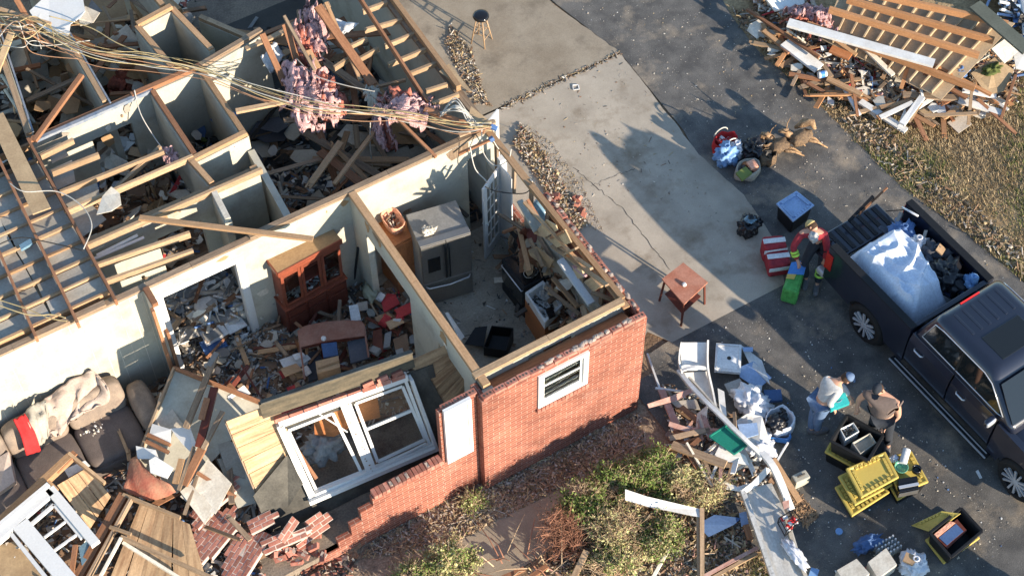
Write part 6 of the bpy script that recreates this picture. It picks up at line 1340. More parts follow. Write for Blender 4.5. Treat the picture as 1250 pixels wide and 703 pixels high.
for s in (-1, 1):
    # side glass lies on the sloped side between (.86,z1.36) and (.73,z1.80)
    def sp(y_, t, off=.008): p = Vector((s * .86, y_, 1.36)).lerp(Vector((s * .73, y_, 1.80)), t); n_ = Vector((s * .96, 0, .28)); return p + n_ * off
    wp = [sp(-1.12, .08), sp(-1.22, .92), sp(-1.4, .97), sp(-2.35, .97), sp(-2.55, .85), sp(-3.0, .12), sp(-2.9, .06)]
    mb = MB(); mb.plate(wp, .008, 0, n=Vector((s * .96, 0, .28))); mb.build('side_window', ['darkglass'], tk, local=True)
    mb = MB(); mb.tube([p + Vector((s * .96, 0, .28)) * .006 for p in wp + [wp[0]]], .010, 6); mb.build('window_trim', ['chrome'], tk, local=True, smooth=True)
    mb = MB(); mb.beam(sp(-1.93, .05, .012), sp(-1.88, .97, .012), .05, .012, 0, roll=0); mb.build('door_pillar', ['black'], tk, local=True)
    mb = MB(); cushion(mb, (s * 1.05, -2.92, 1.34), (.22, .12, .17), 0); m_ = mb.build('wing_mirror', ['paint'], tk, local=True, smooth=True)
    mb = MB(); cushion(mb, (s * 1.05, -2.95, 1.36), (.20, .08, .12), 0); mb.build('mirror_cap', ['chrome'], m_, local=True, smooth=True)
    mb = MB(); mb.beam((s * .9, -2.9, 1.30), (s * 1.0, -2.9, 1.32), .05, .04, 0); mb.build('mirror_arm', ['black'], m_, local=True)
mb = MB(); mb.plate([(-.70, -2.66, 1.80), (.70, -2.66, 1.80), (.82, -3.19, 1.37), (-.82, -3.19, 1.37)], .01, 0, n=Vector((0, -.65, .78))); q_ = mb.build('windshield', ['darkglass'], tk, local=True); q_.location = (0, -.008, .012)
mb = MB(); mb.plate([(-.62, -1.085, 1.76), (.62, -1.085, 1.76), (.72, -.965, 1.40), (-.72, -.965, 1.40)], .01, 0, n=Vector((0, .94, .3))); q_ = mb.build('rear_window', ['darkglass'], tk, local=True); q_.location = (0, .012, .004)
# load
def TW(x, y, z):   # truck-local to world
    a = R(2.8); return Vector((14.25 + x * math.cos(a) - y * math.sin(a), 10.65 + x * math.sin(a) + y * math.cos(a), z))
W['sheetwhite'] = mat('white_bed_sheet', (0.60, 0.66, 0.76), var=0, amt=.2, rough=.9)
def mound(name, label, cat, fn, m, nu=90, nv=90, parent=None):
    mb = MB(); mb.grid(fn, nu, nv); return tag(mb.build(name, [m], parent, smooth=True), label, cat)
def loadf(u, v):
    x = -.80 + 1.22 * u + .12 * math.sin(v * 5) * u; y = 1.05 - 1.85 * v; e = min(u, 1 - u) * 5; f_ = min(v, 1 - v) * 5; k = min(1, e) ** .6 * min(1, f_) ** .6
    h = .72 + k * (.62 + .18 * math.sin(u * 3.0) + .10 * nz(u * 3, v * 3, 1, 2)) + .075 * k * (1 - abs(math.sin(u * 5 + v * 13 + 2.5 * nz(u, v, 2.5, 4)))) ** 2 + .05 * k * (1 - abs(math.sin(u * 12 - v * 5 + 3 * nz(u, v, 3, 8)))) ** 3 + .03 * k * nz(u, v, 9, 6)
    return TW(x, y, max(.745, h))
mound('bed_sheet_load', 'white bed sheet thrown over the load in the truck bed', 'sheet', loadf, 'sheetwhite')
W['trashbag'] = mat('black_bin_bag', (0.015, 0.015, 0.018), rough=.28, var=0, spec=.6, bump=.3)
W['bluebag'] = mat('blue_plastic_bag', (0.20, 0.36, 0.62), rough=.45, var=.1)
W['whitebag'] = mat('white_plastic_bag', (0.70, 0.71, 0.74), rough=.5, var=.1)
def bag(label, c, r, m='trashbag', seed=0, cat='bag', name='plastic_bag', knot=True, flat=None):
    mb = MB(); mb.blob(c, r, seed=seed, sub=4, amp=.30, freq=2.4, flat=flat)
    o = None
    if knot:
        t = empty(name, (c[0], c[1], c[2] - r[2] * .6), label, cat); mb.build('bag_body', [m], t, smooth=True)
        k = MB(); k.lathe(Vector(c) + Vector((0, 0, r[2] * .95)), [(.03, 0), (.02, .03), (.06, .08), (.045, .09), (.01, .04)], 9); k.build('knot', [m], t, smooth=True); return t
    return tag(mb.build(name, [m], smooth=True), label, cat)
bag('black bin bag behind the cab in the truck bed', TW(.45, -.35, 1.18), (.28, .34, .24), seed=1)
bag('pale blue plastic bag beside the cab in the truck bed', TW(.66, -.72, 1.15), (.16, .18, .24), 'bluebag', seed=2)
bag('small white plastic bag on the far side of the truck bed', TW(.50, .45, 1.2), (.16, .13, .11), 'whitebag', seed=3)
bag('dark blue duffel bag near the tailgate on the far side of the truck bed', TW(.52, .82, 1.05), (.2, .22, .18), 'bluescrap', seed=4)
bag('dark clothes bundle in the middle of the truck bed', TW(.60, .12, 1.12), (.24, .26, .2), 'darkfab', seed=5)
mb = MB(); c = TW(.62, .05, 1.38); mb.box(c, (.22, .14, .02), Euler((.4, .3, .5)).to_matrix(), 0); tag(mb.build('cardboard_flap', ['card']), 'torn cardboard flap on top of the truck load', 'cardboard')
rubble('truck_load', 'boxes and clothes packed low in the truck bed', [tuple(TW(x, y, 0)[:2]) for x, y in ((-.1, 1.0), (.78, 1.0), (.78, -.8), (.1, -.8))], .74, 140, [('dark', 5), ('bluescrap', 3), ('darkfab', 4), ('paper', 2), ('grey', 2)], .08, .26, .45, seed=51, cat='load')
bd('truck_pole', 'rusty iron rod resting on the lowered tailgate', (1048, 262), 1.0, (1083, 229), 1.2, .03, .03, 'lumberbrown', 'rod')
bd('truck_pole', 'black folded chair frame standing on the lowered tailgate', (1036, 270), .95, (1066, 240), 1.15, .05, .04, 'black', 'frame')
mb = MB(); mb.tube([P(1101, 253, 1.43), P(1121, 264, 1.45)], .02, 8); tag(mb.build('white_rod', ['chrome'], smooth=True), 'silver rod across the rear corner of the far bed rail', 'rod')
pl('red_can', 'red and white jerrycan label at the rear corner of the truck', 'can', [(1019, 309, 1.0), (1026, 306, 1.0), (1028, 318, .95), (1020, 321, .95)], .05, 'redscrap')

# ================================================================ PEOPLE
W['skin'] = mat('skin', (0.50, 0.28, 0.19), var=0, amt=.2, rough=.6, fine=.04)
W['redjacket'] = mat('red_jacket', (0.22, 0.025, 0.035), var=0, rough=.8, col2=(.5, .05, .06), amt=.5, scale=9)
W['greyshirt'] = mat('pale_grey_shirt', (0.50, 0.49, 0.47), var=0, rough=.9)
W['brownshirt'] = mat('brown_tank_top', (0.15, 0.115, 0.10), var=0, rough=.9)
W['jeans'] = mat('blue_jeans', (0.11, 0.17, 0.28), var=0, rough=.9)
W['darktrousers'] = mat('dark_trousers', (0.03, 0.035, 0.045), var=0, rough=.9)
W['yellowcap'] = mat('yellow_cap', (0.50, 0.40, 0.18), var=0, rough=.8)
W['bluecap'] = mat('faded_blue_cap', (0.13, 0.19, 0.30), var=0, rough=.8)
W['shoe'] = mat('grey_shoe', (0.14, 0.14, 0.15), var=0, rough=.8)
W['lime'] = mat('lime_band', (0.45, 0.75, 0.10), var=0, rough=.6)
W['hair'] = mat('brown_hair', (0.07, 0.04, 0.025), var=0, rough=.8)
def skin(name, verts, edges, rads, m, parent=None, root=0, sub=2, loc=None):
    me = bpy.data.meshes.new(name); o = Vector(WLOC[parent.name]) if parent else Vector(loc)
    me.from_pydata([tuple(Vector(v) - o) for v in verts], edges, [])
    me.materials.append(W[m]); ob = bpy.data.objects.new(name, me); COL.objects.link(ob)
    if parent: ob.parent = parent
    else: ob.location = o
    WLOC[ob.name] = o
    s = ob.modifiers.new('skin', 'SKIN')
    for i, r_ in enumerate(rads):
        sv = me.skin_vertices[0].data[i]; sv.radius = (r_, r_); sv.use_root = (i == root)
    s.use_smooth_shade = True; s.branch_smoothing = .3
    b = ob.modifiers.new('sub', 'SUBSURF'); b.levels = sub; b.render_levels = sub
    return ob
def person(label, J, look, shirt, legs, k=1.0, shirt_sleeve=1.0, belly=1.0, cap=None, hairm='hair', shoes='shoe'):
    """J: joint name -> world position. One skinned body; clothes are slightly larger skins over parts of it."""
    base = (J['anL'] + J['anR']) / 2; base = Vector((base.x, base.y, 0))
    p = empty('person', base, label, 'person')
    mid = J['pel'].lerp(J['chest'], .5)
    names = ['pel', 'mid', 'chest', 'neck', 'hd', 'shL', 'elL', 'wrL', 'paL', 'shR', 'elR', 'wrR', 'paR', 'hiL', 'knL', 'anL', 'hiR', 'knR', 'anR', 'toL', 'toR']
    J = dict(J); J['mid'] = mid; lk = Vector(look); lk.z = 0; lk.normalize()
    for s in 'LR':
        J['pa' + s] = J['wr' + s] + (J['wr' + s] - J['el' + s]).normalized() * .05
        J['to' + s] = J['an' + s] + lk * .15 - Vector((0, 0, .03))
    J['hd'] = J['neck'].lerp(J['head'], .5)
    V = [J[n] for n in names]; I = {n: i for i, n in enumerate(names)}
    E = [('pel', 'mid'), ('mid', 'chest'), ('chest', 'neck'), ('neck', 'hd'), ('chest', 'shL'), ('shL', 'elL'), ('elL', 'wrL'), ('wrL', 'paL'), ('chest', 'shR'), ('shR', 'elR'), ('elR', 'wrR'), ('wrR', 'paR'), ('pel', 'hiL'), ('hiL', 'knL'), ('knL', 'anL'), ('pel', 'hiR'), ('hiR', 'knR'), ('knR', 'anR'), ('anL', 'toL'), ('anR', 'toR')]
    rad = dict(pel=.13, mid=.12 * belly, chest=.14 * belly, neck=.06, hd=.065, shL=.068, elL=.045, wrL=.03, paL=.034, shR=.068, elR=.045, wrR=.03, paR=.034, hiL=.095, knL=.06, anL=.04, hiR=.095, knR=.06, anR=.04, toL=.035, toR=.035)
    rd = [rad[n] * k for n in names]; ed = [(I[a], I[b]) for a, b in E]
    for s in 'LR':     # five unequal bent fingers
        d = (J['wr' + s] - J['el' + s]).normalized(); side = d.cross(Vector((0, 0, 1))).normalized(); up = side.cross(d)
        for fi, (off, ln) in enumerate(((-.030, .060), (-.011, .072), (.010, .068), (.028, .052))):
            b0 = J['pa' + s] + side * off + d * .02; b1 = b0 + d * ln * .55 - up * .01; b2 = b1 + d * ln * .4 - up * .03; n0 = len(V); V += [b0, b1, b2]; rd += [.010, .009, .008]; ed += [(I['pa' + s], n0), (n0, n0 + 1), (n0 + 1, n0 + 2)]
        n0 = len(V); b0 = J['wr' + s] + side * -.045 + d * .03; V += [b0, b0 + d * .035 - side * .02 - up * .01]; rd += [.012, .010]; ed += [(I['wr' + s], n0), (n0, n0 + 1)]
    skin('body', V, ed, rd, 'skin', p)
    H = J['head']; mb = MB(); up = (H - J['neck']).normalized(); fwd = Vector(look).normalized(); fwd = (fwd - up * fwd.dot(up)).normalized(); sd_ = fwd.cross(up)
    rings = []
    for i in range(13):
        ph = -math.pi / 2 + math.pi * i / 12; ring = []
        for j in range(18):
            th = 2 * math.pi * j / 18; x_, y_, z_ = math.cos(ph) * math.cos(th) * .098, math.cos(ph) * math.sin(th) * .078, math.sin(ph) * .118
            if z_ < 0: y_ *= 1 + z_ * 2.2; x_ *= 1 + z_ * .8
            if x_ > .08 and -.03 < z_ < .03: x_ += .0
            ring.append(H + fwd * x_ + sd_ * y_ + up * z_)
        rings.append(ring)
    mb.loft(rings); hd = mb.build('head', ['skin'], p, smooth=True)
    f = MB(); f.lathe(H + fwd * .085 - up * .0, [(.018, 0), (.012, .02), (.004, .035)], 8, fwd - up * .5); f.build('nose', ['skin'], hd, smooth=True)
    for s in (-1, 1):
        f = MB(); f.blob(H + fwd * .088 + sd_ * .03 * s + up * .02, .011, sub=2, amp=0); f.build('eye', ['dark'], hd, smooth=True)
        f = MB(); f.blob(H + sd_ * .078 * s - up * .005, (.02, .02, .03), sub=2, amp=.05); f.build('ear', ['skin'], hd, smooth=True)
    f = MB(); f.box(H + fwd * .085 - up * .05, (.012, .012, .03), Matrix((up, fwd, sd_)).transposed(), 0); f.build('mouth', ['redscrap'], hd)
    # hair cap, open towards the face
    hb_ = MB(); V2 = []; F2 = []
    for i in range(9):
        ph = math.radians(-25 + 115 * i / 8)
        for j in range(20):
            th = 2 * math.pi * j / 20; fr_ = math.cos(th); ph2 = max(ph, math.radians(30)) if fr_ > .35 else ph
            V2.append(H + (fwd * math.cos(ph2) * fr_ * 1.08 * .098 + sd_ * math.cos(ph2) * math.sin(th) * 1.1 * .078 + up * math.sin(ph2) * .126))
    F2 = [(i * 20 + j, i * 20 + (j + 1) % 20, (i + 1) * 20 + (j + 1) % 20, (i + 1) * 20 + j) for i in range(8) for j in range(20)]
    hb_.add(V2, F2, 0); hb_.build('hair', [hairm], hd, smooth=True)
    if cap:
        cm = MB(); V2 = []
        for i in range(7):
            ph = math.radians(22 + 68 * i / 6)
            for j in range(20): th = 2 * math.pi * j / 20; V2.append(H + fwd * math.cos(ph) * math.cos(th) * .108 + sd_ * math.cos(ph) * math.sin(th) * .089 + up * (math.sin(ph) * .132))
        cm.add(V2, [(i * 20 + j, i * 20 + (j + 1) % 20, (i + 1) * 20 + (j + 1) % 20, (i + 1) * 20 + j) for i in range(6) for j in range(20)], 0)
        c_ = cm.build('cap', [cap], p, smooth=True, solid=.004)
        bm_ = MB(); bp = [H + fwd * .10 + sd_ * .075 + up * .045, H + fwd * .17 + sd_ * .05 + up * .03, H + fwd * .19 + up * .03, H + fwd * .17 - sd_ * .05 + up * .03, H + fwd * .10 - sd_ * .075 + up * .045]; bm_.plate(bp, .006, 0, n=up); bm_.build('cap_brim', [cap], c_)
    # clothes
    cl = lambda ns, es, rs, m, nm: skin(nm, [J[n] if not isinstance(n, tuple) else J[n[0]].lerp(J[n[1]], n[2]) for n in ns], es, rs, m, p)
    k2 = 1.13 * k; sl = shirt_sleeve
    sh = cl(['chest', 'mid', 'pel', ('chest', 'neck', .6), 'shL', ('shL', 'elL', min(sl * 2, 1)), 'shR', ('shR', 'elR', min(sl * 2, 1))] + ([('elL', 'wrL', .85), ('elR', 'wrR', .85)] if sl >= 1 else []),
       [(0, 1), (1, 2), (0, 3), (0, 4), (4, 5), (0, 6), (6, 7)] + ([(5, 8), (7, 9)] if sl >= 1 else []),
       [.155 * belly * k2, .145 * belly * k2, .148 * belly * k2, .075 * k2, .078 * k2, .060 * k2 if sl >= .5 else .075 * k2, .078 * k2, .060 * k2 if sl >= .5 else .075 * k2] + ([.045 * k2, .045 * k2] if sl >= 1 else []), shirt, 'shirt')
    cl(['pel', 'hiL', 'knL', ('knL', 'anL', .9), 'hiR', 'knR', ('knR', 'anR', .9)], [(0, 1), (1, 2), (2, 3), (0, 4), (4, 5), (5, 6)], [.14 * k2, .105 * k2, .075 * k2, .062 * k2, .105 * k2, .075 * k2, .062 * k2], legs, 'trousers')
    for s in 'LR':
        f = MB(); cushion(f, tuple(J['an' + s] + lk * .07 + Vector((0, 0, -.03 if J['an' + s].z > .05 else 0))), (.29, .11, .11), math.atan2(lk.y, lk.x)); f.build('shoe', [shoes], p, smooth=True)
    return p, J
def JJ(**k): return {n: P(*v) for n, v in k.items()}
w1, J1 = person('person in a red jacket and yellow cap bending over shopping bags by the truck', JJ(head=(991, 277, 1.30), neck=(993, 280, 1.28), chest=(995, 284, 1.22), pel=(1003, 288, .98), shL=(979, 284, 1.24), shR=(1007, 287, 1.22), elL=(968, 302, 1.0), wrL=(974, 320, .78), elR=(1010, 306, .95), wrR=(1006, 318, .72), hiL=(994, 298, .90), hiR=(1008, 299, .90), knL=(982, 320, .48), knR=(1003, 324, .47), anL=(984, 341, .08), anR=(997, 348, .08)), (-.6, -.6, -1.1), 'redjacket', 'darktrousers', k=.92, cap='yellowcap')
for s, a, b in (('L', 'elL', 'wrL'), ('R', 'knR', 'anR')):
    f = MB(); d = (J1[b] - J1[a]).normalized()
    for t in (.25, .45): f.lathe(J1[a].lerp(J1[b], t), [(.085 if s == 'R' else .07, 0), (.087 if s == 'R' else .072, .02), (.085 if s == 'R' else .07, .04)], 14, d)
    f.build('reflective_band', ['lime'], w1, smooth=True)
f = MB(); f.blob(J1['chest'] + Vector((-.10, -.08, .03)), (.09, .09, .10), seed=3, sub=3, amp=.2); f.build('scarf', ['greyshirt'], w1, smooth=True)
w2, J2 = person('person in a pale grey shirt and jeans holding a teal box over the totes', JJ(head=(1034, 461, 1.44), neck=(1025, 464, 1.34), chest=(1017, 470, 1.24), pel=(1004, 490, .92), shL=(1010, 462, 1.32), shR=(1024, 478, 1.26), elL=(1030, 474, 1.08), wrL=(1037, 485, 1.0), elR=(1012, 492, 1.08), wrR=(1017, 498, .98), hiL=(1000, 489, .88), hiR=(1006, 497, .88), knL=(993, 506, .48), knR=(998, 513, .48), anL=(990, 524, .08), anR=(998, 525, .08)), (.8, -.3, -.5), 'greyshirt', 'jeans', cap='bluecap')
w3, J3 = person('person in a brown sleeveless top and dark cap leaning over the open black tote', JJ(head=(1072, 475, 1.50), neck=(1076, 478, 1.38), chest=(1076, 488, 1.25), pel=(1078, 505, .95), shL=(1058, 480, 1.30), shR=(1095, 492, 1.28), elL=(1048, 488, 1.05), wrL=(1046, 500, .85), elR=(1097, 508, 1.02), wrR=(1080, 521, .80), hiL=(1071, 508, .90), hiR=(1086, 511, .90), knL=(1066, 520, .5), knR=(1084, 527, .5), anL=(1066, 534, .08), anR=(1084, 543, .08)), (-.6, -.6, -.55), 'brownshirt', 'darktrousers', k=1.1, shirt_sleeve=.12, belly=1.3, cap='darktrousers')
tb = empty('teal_box', P(1024, 494, .98), 'teal plastic food box held by the person in the grey shirt', 'box')
W['teal'] = mat('teal_plastic', (0.04, 0.42, 0.42), rough=.4, var=0)
q = [P(1010, 486, 1.02), P(1031, 480, 1.06), P(1037, 493, 1.02), P(1014, 502, .98)]
mb = MB(); mb.plate(q, .10, 0); mb.build('box_body', ['teal'], tb, bevel=.012)
mb = MB(); c = sum(q, Vector()) / 4 + Vector((0, 0, .055)); mb.tube([c + Vector((.06 * math.cos(t), .035 * math.sin(t), 0)) for t in [i * .4 for i in range(17)]], .008, 6); mb.build('handle', ['bluejug'], tb)

# ================================================================ TOTES
W['yellow'] = mat('yellow_plastic_lid', (0.56, 0.42, 0.10), rough=.45, var=.06, col2=(.55, .38, .10), amt=.4, fine=.04)
def lid(par, q, z, h=.05, m='yellow', nm='lid'):
    ctr = sum(q, Vector()) / 4; up = (q[1] - q[0]).cross(q[3] - q[0]).normalized(); up = up if up.z > 0 else -up
    out = [ctr + (p - ctr) * 1.05 for p in q]; top = [p + up * h for p in out]; i1 = [ctr + (p - ctr) * .9 + up * h for p in q]; i2 = [ctr + (p - ctr) * .86 + up * (h - .025) for p in q]
    mb = MB(); V = out + top + i1 + i2; F_ = [(3, 2, 1, 0)]
    for r_ in range(3):
        for j in range(4): F_.append((r_ * 4 + j, r_ * 4 + (j + 1) % 4, (r_ + 1) * 4 + (j + 1) % 4, (r_ + 1) * 4 + j))
    F_.append((12, 13, 14, 15)); mb.add(V, F_, 0); L = mb.build(nm, [m], par, bevel=.012)
    mb = MB()
    for e in range(4):      # castellated ribs inside the rim
        a, b = i2[e], i2[(e + 1) % 4]
        for k in range(1, 7):
            c = a.lerp(b, k / 7) * .96 + ctr * .04; c = a.lerp(b, k / 7).lerp(ctr + up * (h - .025), .07) + up * .012
            d = (b - a).normalized(); mb.box(c, (.05, .045, .03), Matrix((d, up.cross(d), up)).transposed(), 0)
    mb.build('lid_rib', [m], L)
    return L
def tote(label, q, zt, zb, lidz=True, m='black', open_=False, wallt=.05, group=None):
    r = empty('storage_tote', Vector((*(sum(q, Vector()) / 4)[:2], zb)), label, 'tote', group)
    ctr = sum(q, Vector()) / 4; lo = [Vector((*(ctr + (p - ctr) * .86)[:2], zb)) for p in q]; hi = [Vector((p.x, p.y, zt)) for p in q]
    mb = MB()
    if open_: 
        ii = [ctr + (p - ctr) * .91 for p in q]; ii = [Vector((p.x, p.y, zt)) for p in ii]; dd = [Vector((*(ctr + (p - ctr) * .8)[:2], zb + .03)) for p in q]
        V = lo + hi + ii + dd; F_ = [(3, 2, 1, 0), (12, 13, 14, 15)] + [(r_ * 4 + j, r_ * 4 + (j + 1) % 4, (r_ + 1) * 4 + (j + 1) % 4, (r_ + 1) * 4 + j) for r_ in range(3) for j in range(4)]
        mb.add(V, F_, 0)
        for j in range(4): mb.beam(hi[j] , hi[(j + 1) % 4], .05, .025, 0)
    else: mb.loft([lo, hi])
    mb.build('tote_body', [m], r, bevel=.008)
    if lidz and not open_: lid(r, hi, zt)
    return r
Pq = lambda l, z: [P(a, b, z) for a, b in l]
tA0 = tote('yellow lidded tote under the open black tote between the two workers', Pq([(1026, 520), (1066, 540), (1050, 574), (1008, 551)][::-1], .34), .30, 0)
tA = tote('open black tote of plastic boxes standing on a yellow lid between the two workers', Pq([(1034, 506), (1078, 531), (1060, 562), (1014, 538)], .72), .72, .36, open_=True)
for lab, qq, m_ in (('white plastic basket of cutlery in the open black tote', [(1025, 523), (1042, 515), (1049, 526), (1032, 536)], 'paper'), ('frosted blue plastic box in the open black tote', [(1040, 540), (1062, 528), (1070, 540), (1050, 554)], 'drywallgrey')):
    r = empty('plastic_box', P(*qq[0], .5), lab, 'box'); mb = MB(); tray(mb, Pq(qq, .70), .08, .12, .45); mb.build('box_body', [m_], r, bevel=.006)
rubble('cutlery', 'dark cutlery in the white basket of the open tote', [tuple(P(a, b, .7)[:2]) for a, b in [(1029, 524), (1041, 518), (1045, 526), (1033, 532)]], .62, 30, [('dark', 3), ('grey', 3)], .03, .06, .05, seed=61, long=.9, cat='cutlery')
tote('lowest yellow lidded tote at the left of the lid stack', Pq([(1020, 596), (1066, 572), (1084, 602), (1040, 630)][::-1], .2), .20, 0)
tote('middle yellow lidded tote of the lid stack', Pq([(1024, 582), (1072, 560), (1088, 592), (1044, 616)][::-1], .40), .38, .25)
tote('topmost yellow lidded tote of the lid stack', Pq([(1034, 572), (1080, 552), (1096, 582), (1052, 606)][::-1], .60), .56, .43)
tD = tote('yellow lidded tote carrying the paper towel roll and kitchen things', Pq([(1078, 560), (1112, 552), (1132, 588), (1098, 602)][::-1], .42), .40, 0)
tote('yellow lidded tote showing below the black appliance', Pq([(1084, 590), (1120, 580), (1126, 594), (1096, 610)][::-1], .2), .18, 0)
tE = tote('open black tote with a framed picture near the bottom of the photo', Pq([(1134, 652), (1172, 622), (1198, 650), (1160, 682)][::-1], .42), .48, .12, open_=True)
tote('yellow lidded tote under the open black tote at the bottom', Pq([(1130, 660), (1172, 634), (1194, 658), (1152, 688)][::-1], .06), .07, 0)
lq = [P(1114, 641, .05), P(1150, 624, .45), P(1172, 627, .55), P(1140, 650, .25)]
r = empty('loose_lid', lq[0], 'yellow tote lid leaning on the open tote at the bottom', 'lid'); lid(r, lq, .3, .02, nm='lid_panel')
r = empty('picture_frame', P(1160, 655, .45), 'dark framed picture standing in the open tote', 'picture'); mb = MB(); mb.plate(Pq([(1142, 656), (1168, 634), (1180, 648), (1156, 670)], .42), .05, 0); mb.build('frame', ['cherrydark'], r, bevel=.005); mb = MB(); mb.plate(Pq([(1146, 656), (1167, 639), (1176, 648), (1156, 665)], .45), .012, 0); mb.build('picture_sheet', ['bluescrap'], r)
pl('pink_folder', 'pink folder beside the framed picture in the open tote', 'folder', [(1140, 652, .46), (1160, 636, .46), (1166, 638, .46), (1144, 656, .46)], .02, 'coral')
c = P(1105, 554, .5); mb = MB(); mb.lathe(P(1102, 566, .53), [(.02, 0), (.065, 0), (.065, .26), (.02, .26), (.02, .02)], 18, P(1107, 548, .58) - P(1102, 566, .53)); tag(mb.build('paper_towel', ['paper'], smooth=False), 'white paper towel roll lying on the yellow lid', 'paper towel')
W['greenglass'] = mat('green_glass', (0.25, 0.62, 0.42), rough=.1, trans=.5, var=0, amt=.1)
mb = MB(); mb.lathe(P(1099, 573, .46), [(.05, 0), (.10, .05), (.115, .10), (.105, .10), (.09, .05), (.04, .02)], 22); tag(mb.build('glass_bowl', ['greenglass'], smooth=True), 'green glass bowl on the yellow lid', 'bowl')
mb = MB(); mb.lathe(P(1118, 575, .46), [(.06, 0), (.075, .02), (.075, .10), (.065, .10), (.06, .03), (.02, .02)], 22); tag(mb.build('dark_pot', ['blackgloss'], smooth=True), 'small black pot on the yellow lid', 'pot')
bag('pale pink plastic wrap on the yellow lid', P(1091, 560, .50), (.08, .06, .04), 'whitebag', seed=9, knot=False)
r = empty('toaster', P(1108, 590, .42), 'black and silver kitchen appliance beside the green bowl', 'toaster'); q = Pq([(1096, 584), (1120, 580), (1122, 596), (1098, 601)], .58); mb = MB(); mb.loft([[Vector((p.x, p.y, .44)) for p in q], q]); mb.build('toaster_body', ['blackgloss'], r, bevel=.015)
mb = MB(); mb.beam(q[3].lerp(q[0], .35) + Z * .008, q[2].lerp(q[1], .35) + Z * .008, .05, .012, 0); mb.build('chrome_strip', ['chrome'], r)
mb = MB(); mb.plate([q[3] + Vector((-.012, -.012, -.01)), q[2] + Vector((-.01, -.012, -.01)), q[2] + Vector((-.01, -.012, -.13)), q[3] + Vector((-.012, -.012, -.13))], .006, 0); mb.build('chrome_front', ['steel'], r)
# drinks at the bottom edge
def bottles(label, ctr, ux_, n, m_, capm, z=0.0, sp=.068):
    r = empty('drink_pack', ctr, label, 'drinks'); nx_, ny_ = n; c0 = Vector(ctr); x = Vector(ux_).normalized(); y = Vector((-x.y, x.x, 0))
    for i in range(nx_):
        for j in range(ny_):
            mb = MB(); p = c0 + x * (i - nx_ / 2 + .5) * sp + y * (j - ny_ / 2 + .5) * sp + Vector((0, 0, z))
            mb.lathe(p, [(.028, 0), (.031, .02), (.031, .13), (.024, .16), (.012, .185)], 10); b_ = mb.build('bottle', [m_], r, smooth=True)
            mb = MB(); mb.lathe(p + Vector((0, 0, .185)), [(.015, 0), (.015, .018)], 8); mb.build('bottle_cap', [capm], b_)
    return r
W['waterplastic'] = mat('clear_water_plastic', (0.75, 0.80, 0.82), rough=.08, trans=.6, var=.05)
ux_ = P(1095, 655, 0) - P(1060, 675, 0)
bottles('case of water bottles with pale caps at the bottom of the photo', P(1082, 672, 0), ux_, (6, 4), 'waterplastic', 'paper')
bottles('pack of red capped drink bottles beside the white boxes', P(1068, 700, .05), ux_, (4, 4), 'redscrap', 'redscrap')
bag('dark blue plastic wrapped drink pack left of the water bottles', P(1058, 664, .12), (.24, .12, .12), 'bluescrap', seed=14, knot=False, cat='drinks')
for lab, pts in (('white carton right of the red capped bottles', [(1058, 690, .28), (1080, 673, .28), (1093, 693, .28), (1070, 710, .28)]), ('white carton at the bottom edge left of the red capped bottles', [(1020, 700, .28), (1044, 686, .28), (1060, 704, .28), (1034, 722, .28)])):
    pl('white_carton', lab, 'carton', pts, .26, 'gypsum')
wb_ = bag('white plastic bag of groceries at the bottom of the photo', P(1115, 690, .15), (.22, .2, .18), 'whitebag', seed=15)
pl('tan_packet', 'tan packet showing in the white grocery bag', 'packet', [(1106, 674, .36), (1120, 680, .36), (1114, 690, .36), (1102, 684, .36)], .05, 'card')
mb = MB(); mb.lathe(P(1024, 649, 0), [(.055, 0), (.06, .03), (.05, .035)], 16); tag(mb.build('blue_lid', ['bluebag']), 'round pale blue lid lying alone on the asphalt', 'lid')
pl('white_scrap', 'thin white strip on the asphalt beside the running board', 'scrap', [(1191, 575, .02), (1194, 573, .02), (1199, 583, .02), (1196, 584, .02)], .01, 'paper')
r = empty('jug', P(978, 585, 0), 'pale green plastic jug standing on the asphalt by the brown board', 'jug'); q = Pq([(966, 580), (983, 572), (990, 582), (972, 590)], .22); mb = MB(); mb.loft([[Vector((p.x, p.y, 0)) for p in q], q]); mb.build('jug_body', ['drywall'], r, bevel=.02); mb = MB(); mb.beam(q[0].lerp(q[3], .5) + Z * .03 + (q[1] - q[0]) * .25, q[1].lerp(q[2], .5) + Z * .03 - (q[1] - q[0]) * .25, .03, .04, 0); mb.build('jug_handle', ['dark'], r, bevel=.01)

# ================================================================ BAGS AND BINS ON THE DRIVE
for lab, q, z, m_ in (('red and white diaper case behind the other one', [(930, 288), (956, 286), (962, 300), (934, 304)], .45, 'redscrap'), ('red and white diaper case in front, nearer the green pack', [(934, 304), (962, 302), (966, 322), (940, 326)], .36, 'redscrap')):
    r = empty('shrink_wrapped_case', P(*q[3], 0), lab, 'package'); qq = Pq(q, z); mb = MB(); mb.loft([[Vector((p.x, p.y, .02 if z < .4 else .02)) for p in qq], qq]); mb.build('case_body', ['redjacket'], r, bevel=.05)
    mb = MB(); mb.beam(qq[0].lerp(qq[3], .45) + Z * .006, qq[1].lerp(qq[2], .45) + Z * .006, .10, .012, 0); mb.build('white_band', ['paper'], r)
    mb = MB(); mb.plate([p + Vector((0, 0, .0)) for p in (qq[3] + Vector((-.01, -.012, -.05)), qq[2] + Vector((-.01, -.012, -.05)), qq[2] + Vector((-.01, -.012, -.14)), qq[3] + Vector((-.01, -.012, -.14)))], .01, 0); mb.build('front_band', ['paper'], r)
W['greenpack'] = mat('green_wrapper', (0.07, 0.26, 0.06), rough=.35, var=0, col2=(.12, .5, .12), amt=.6, scale=12)
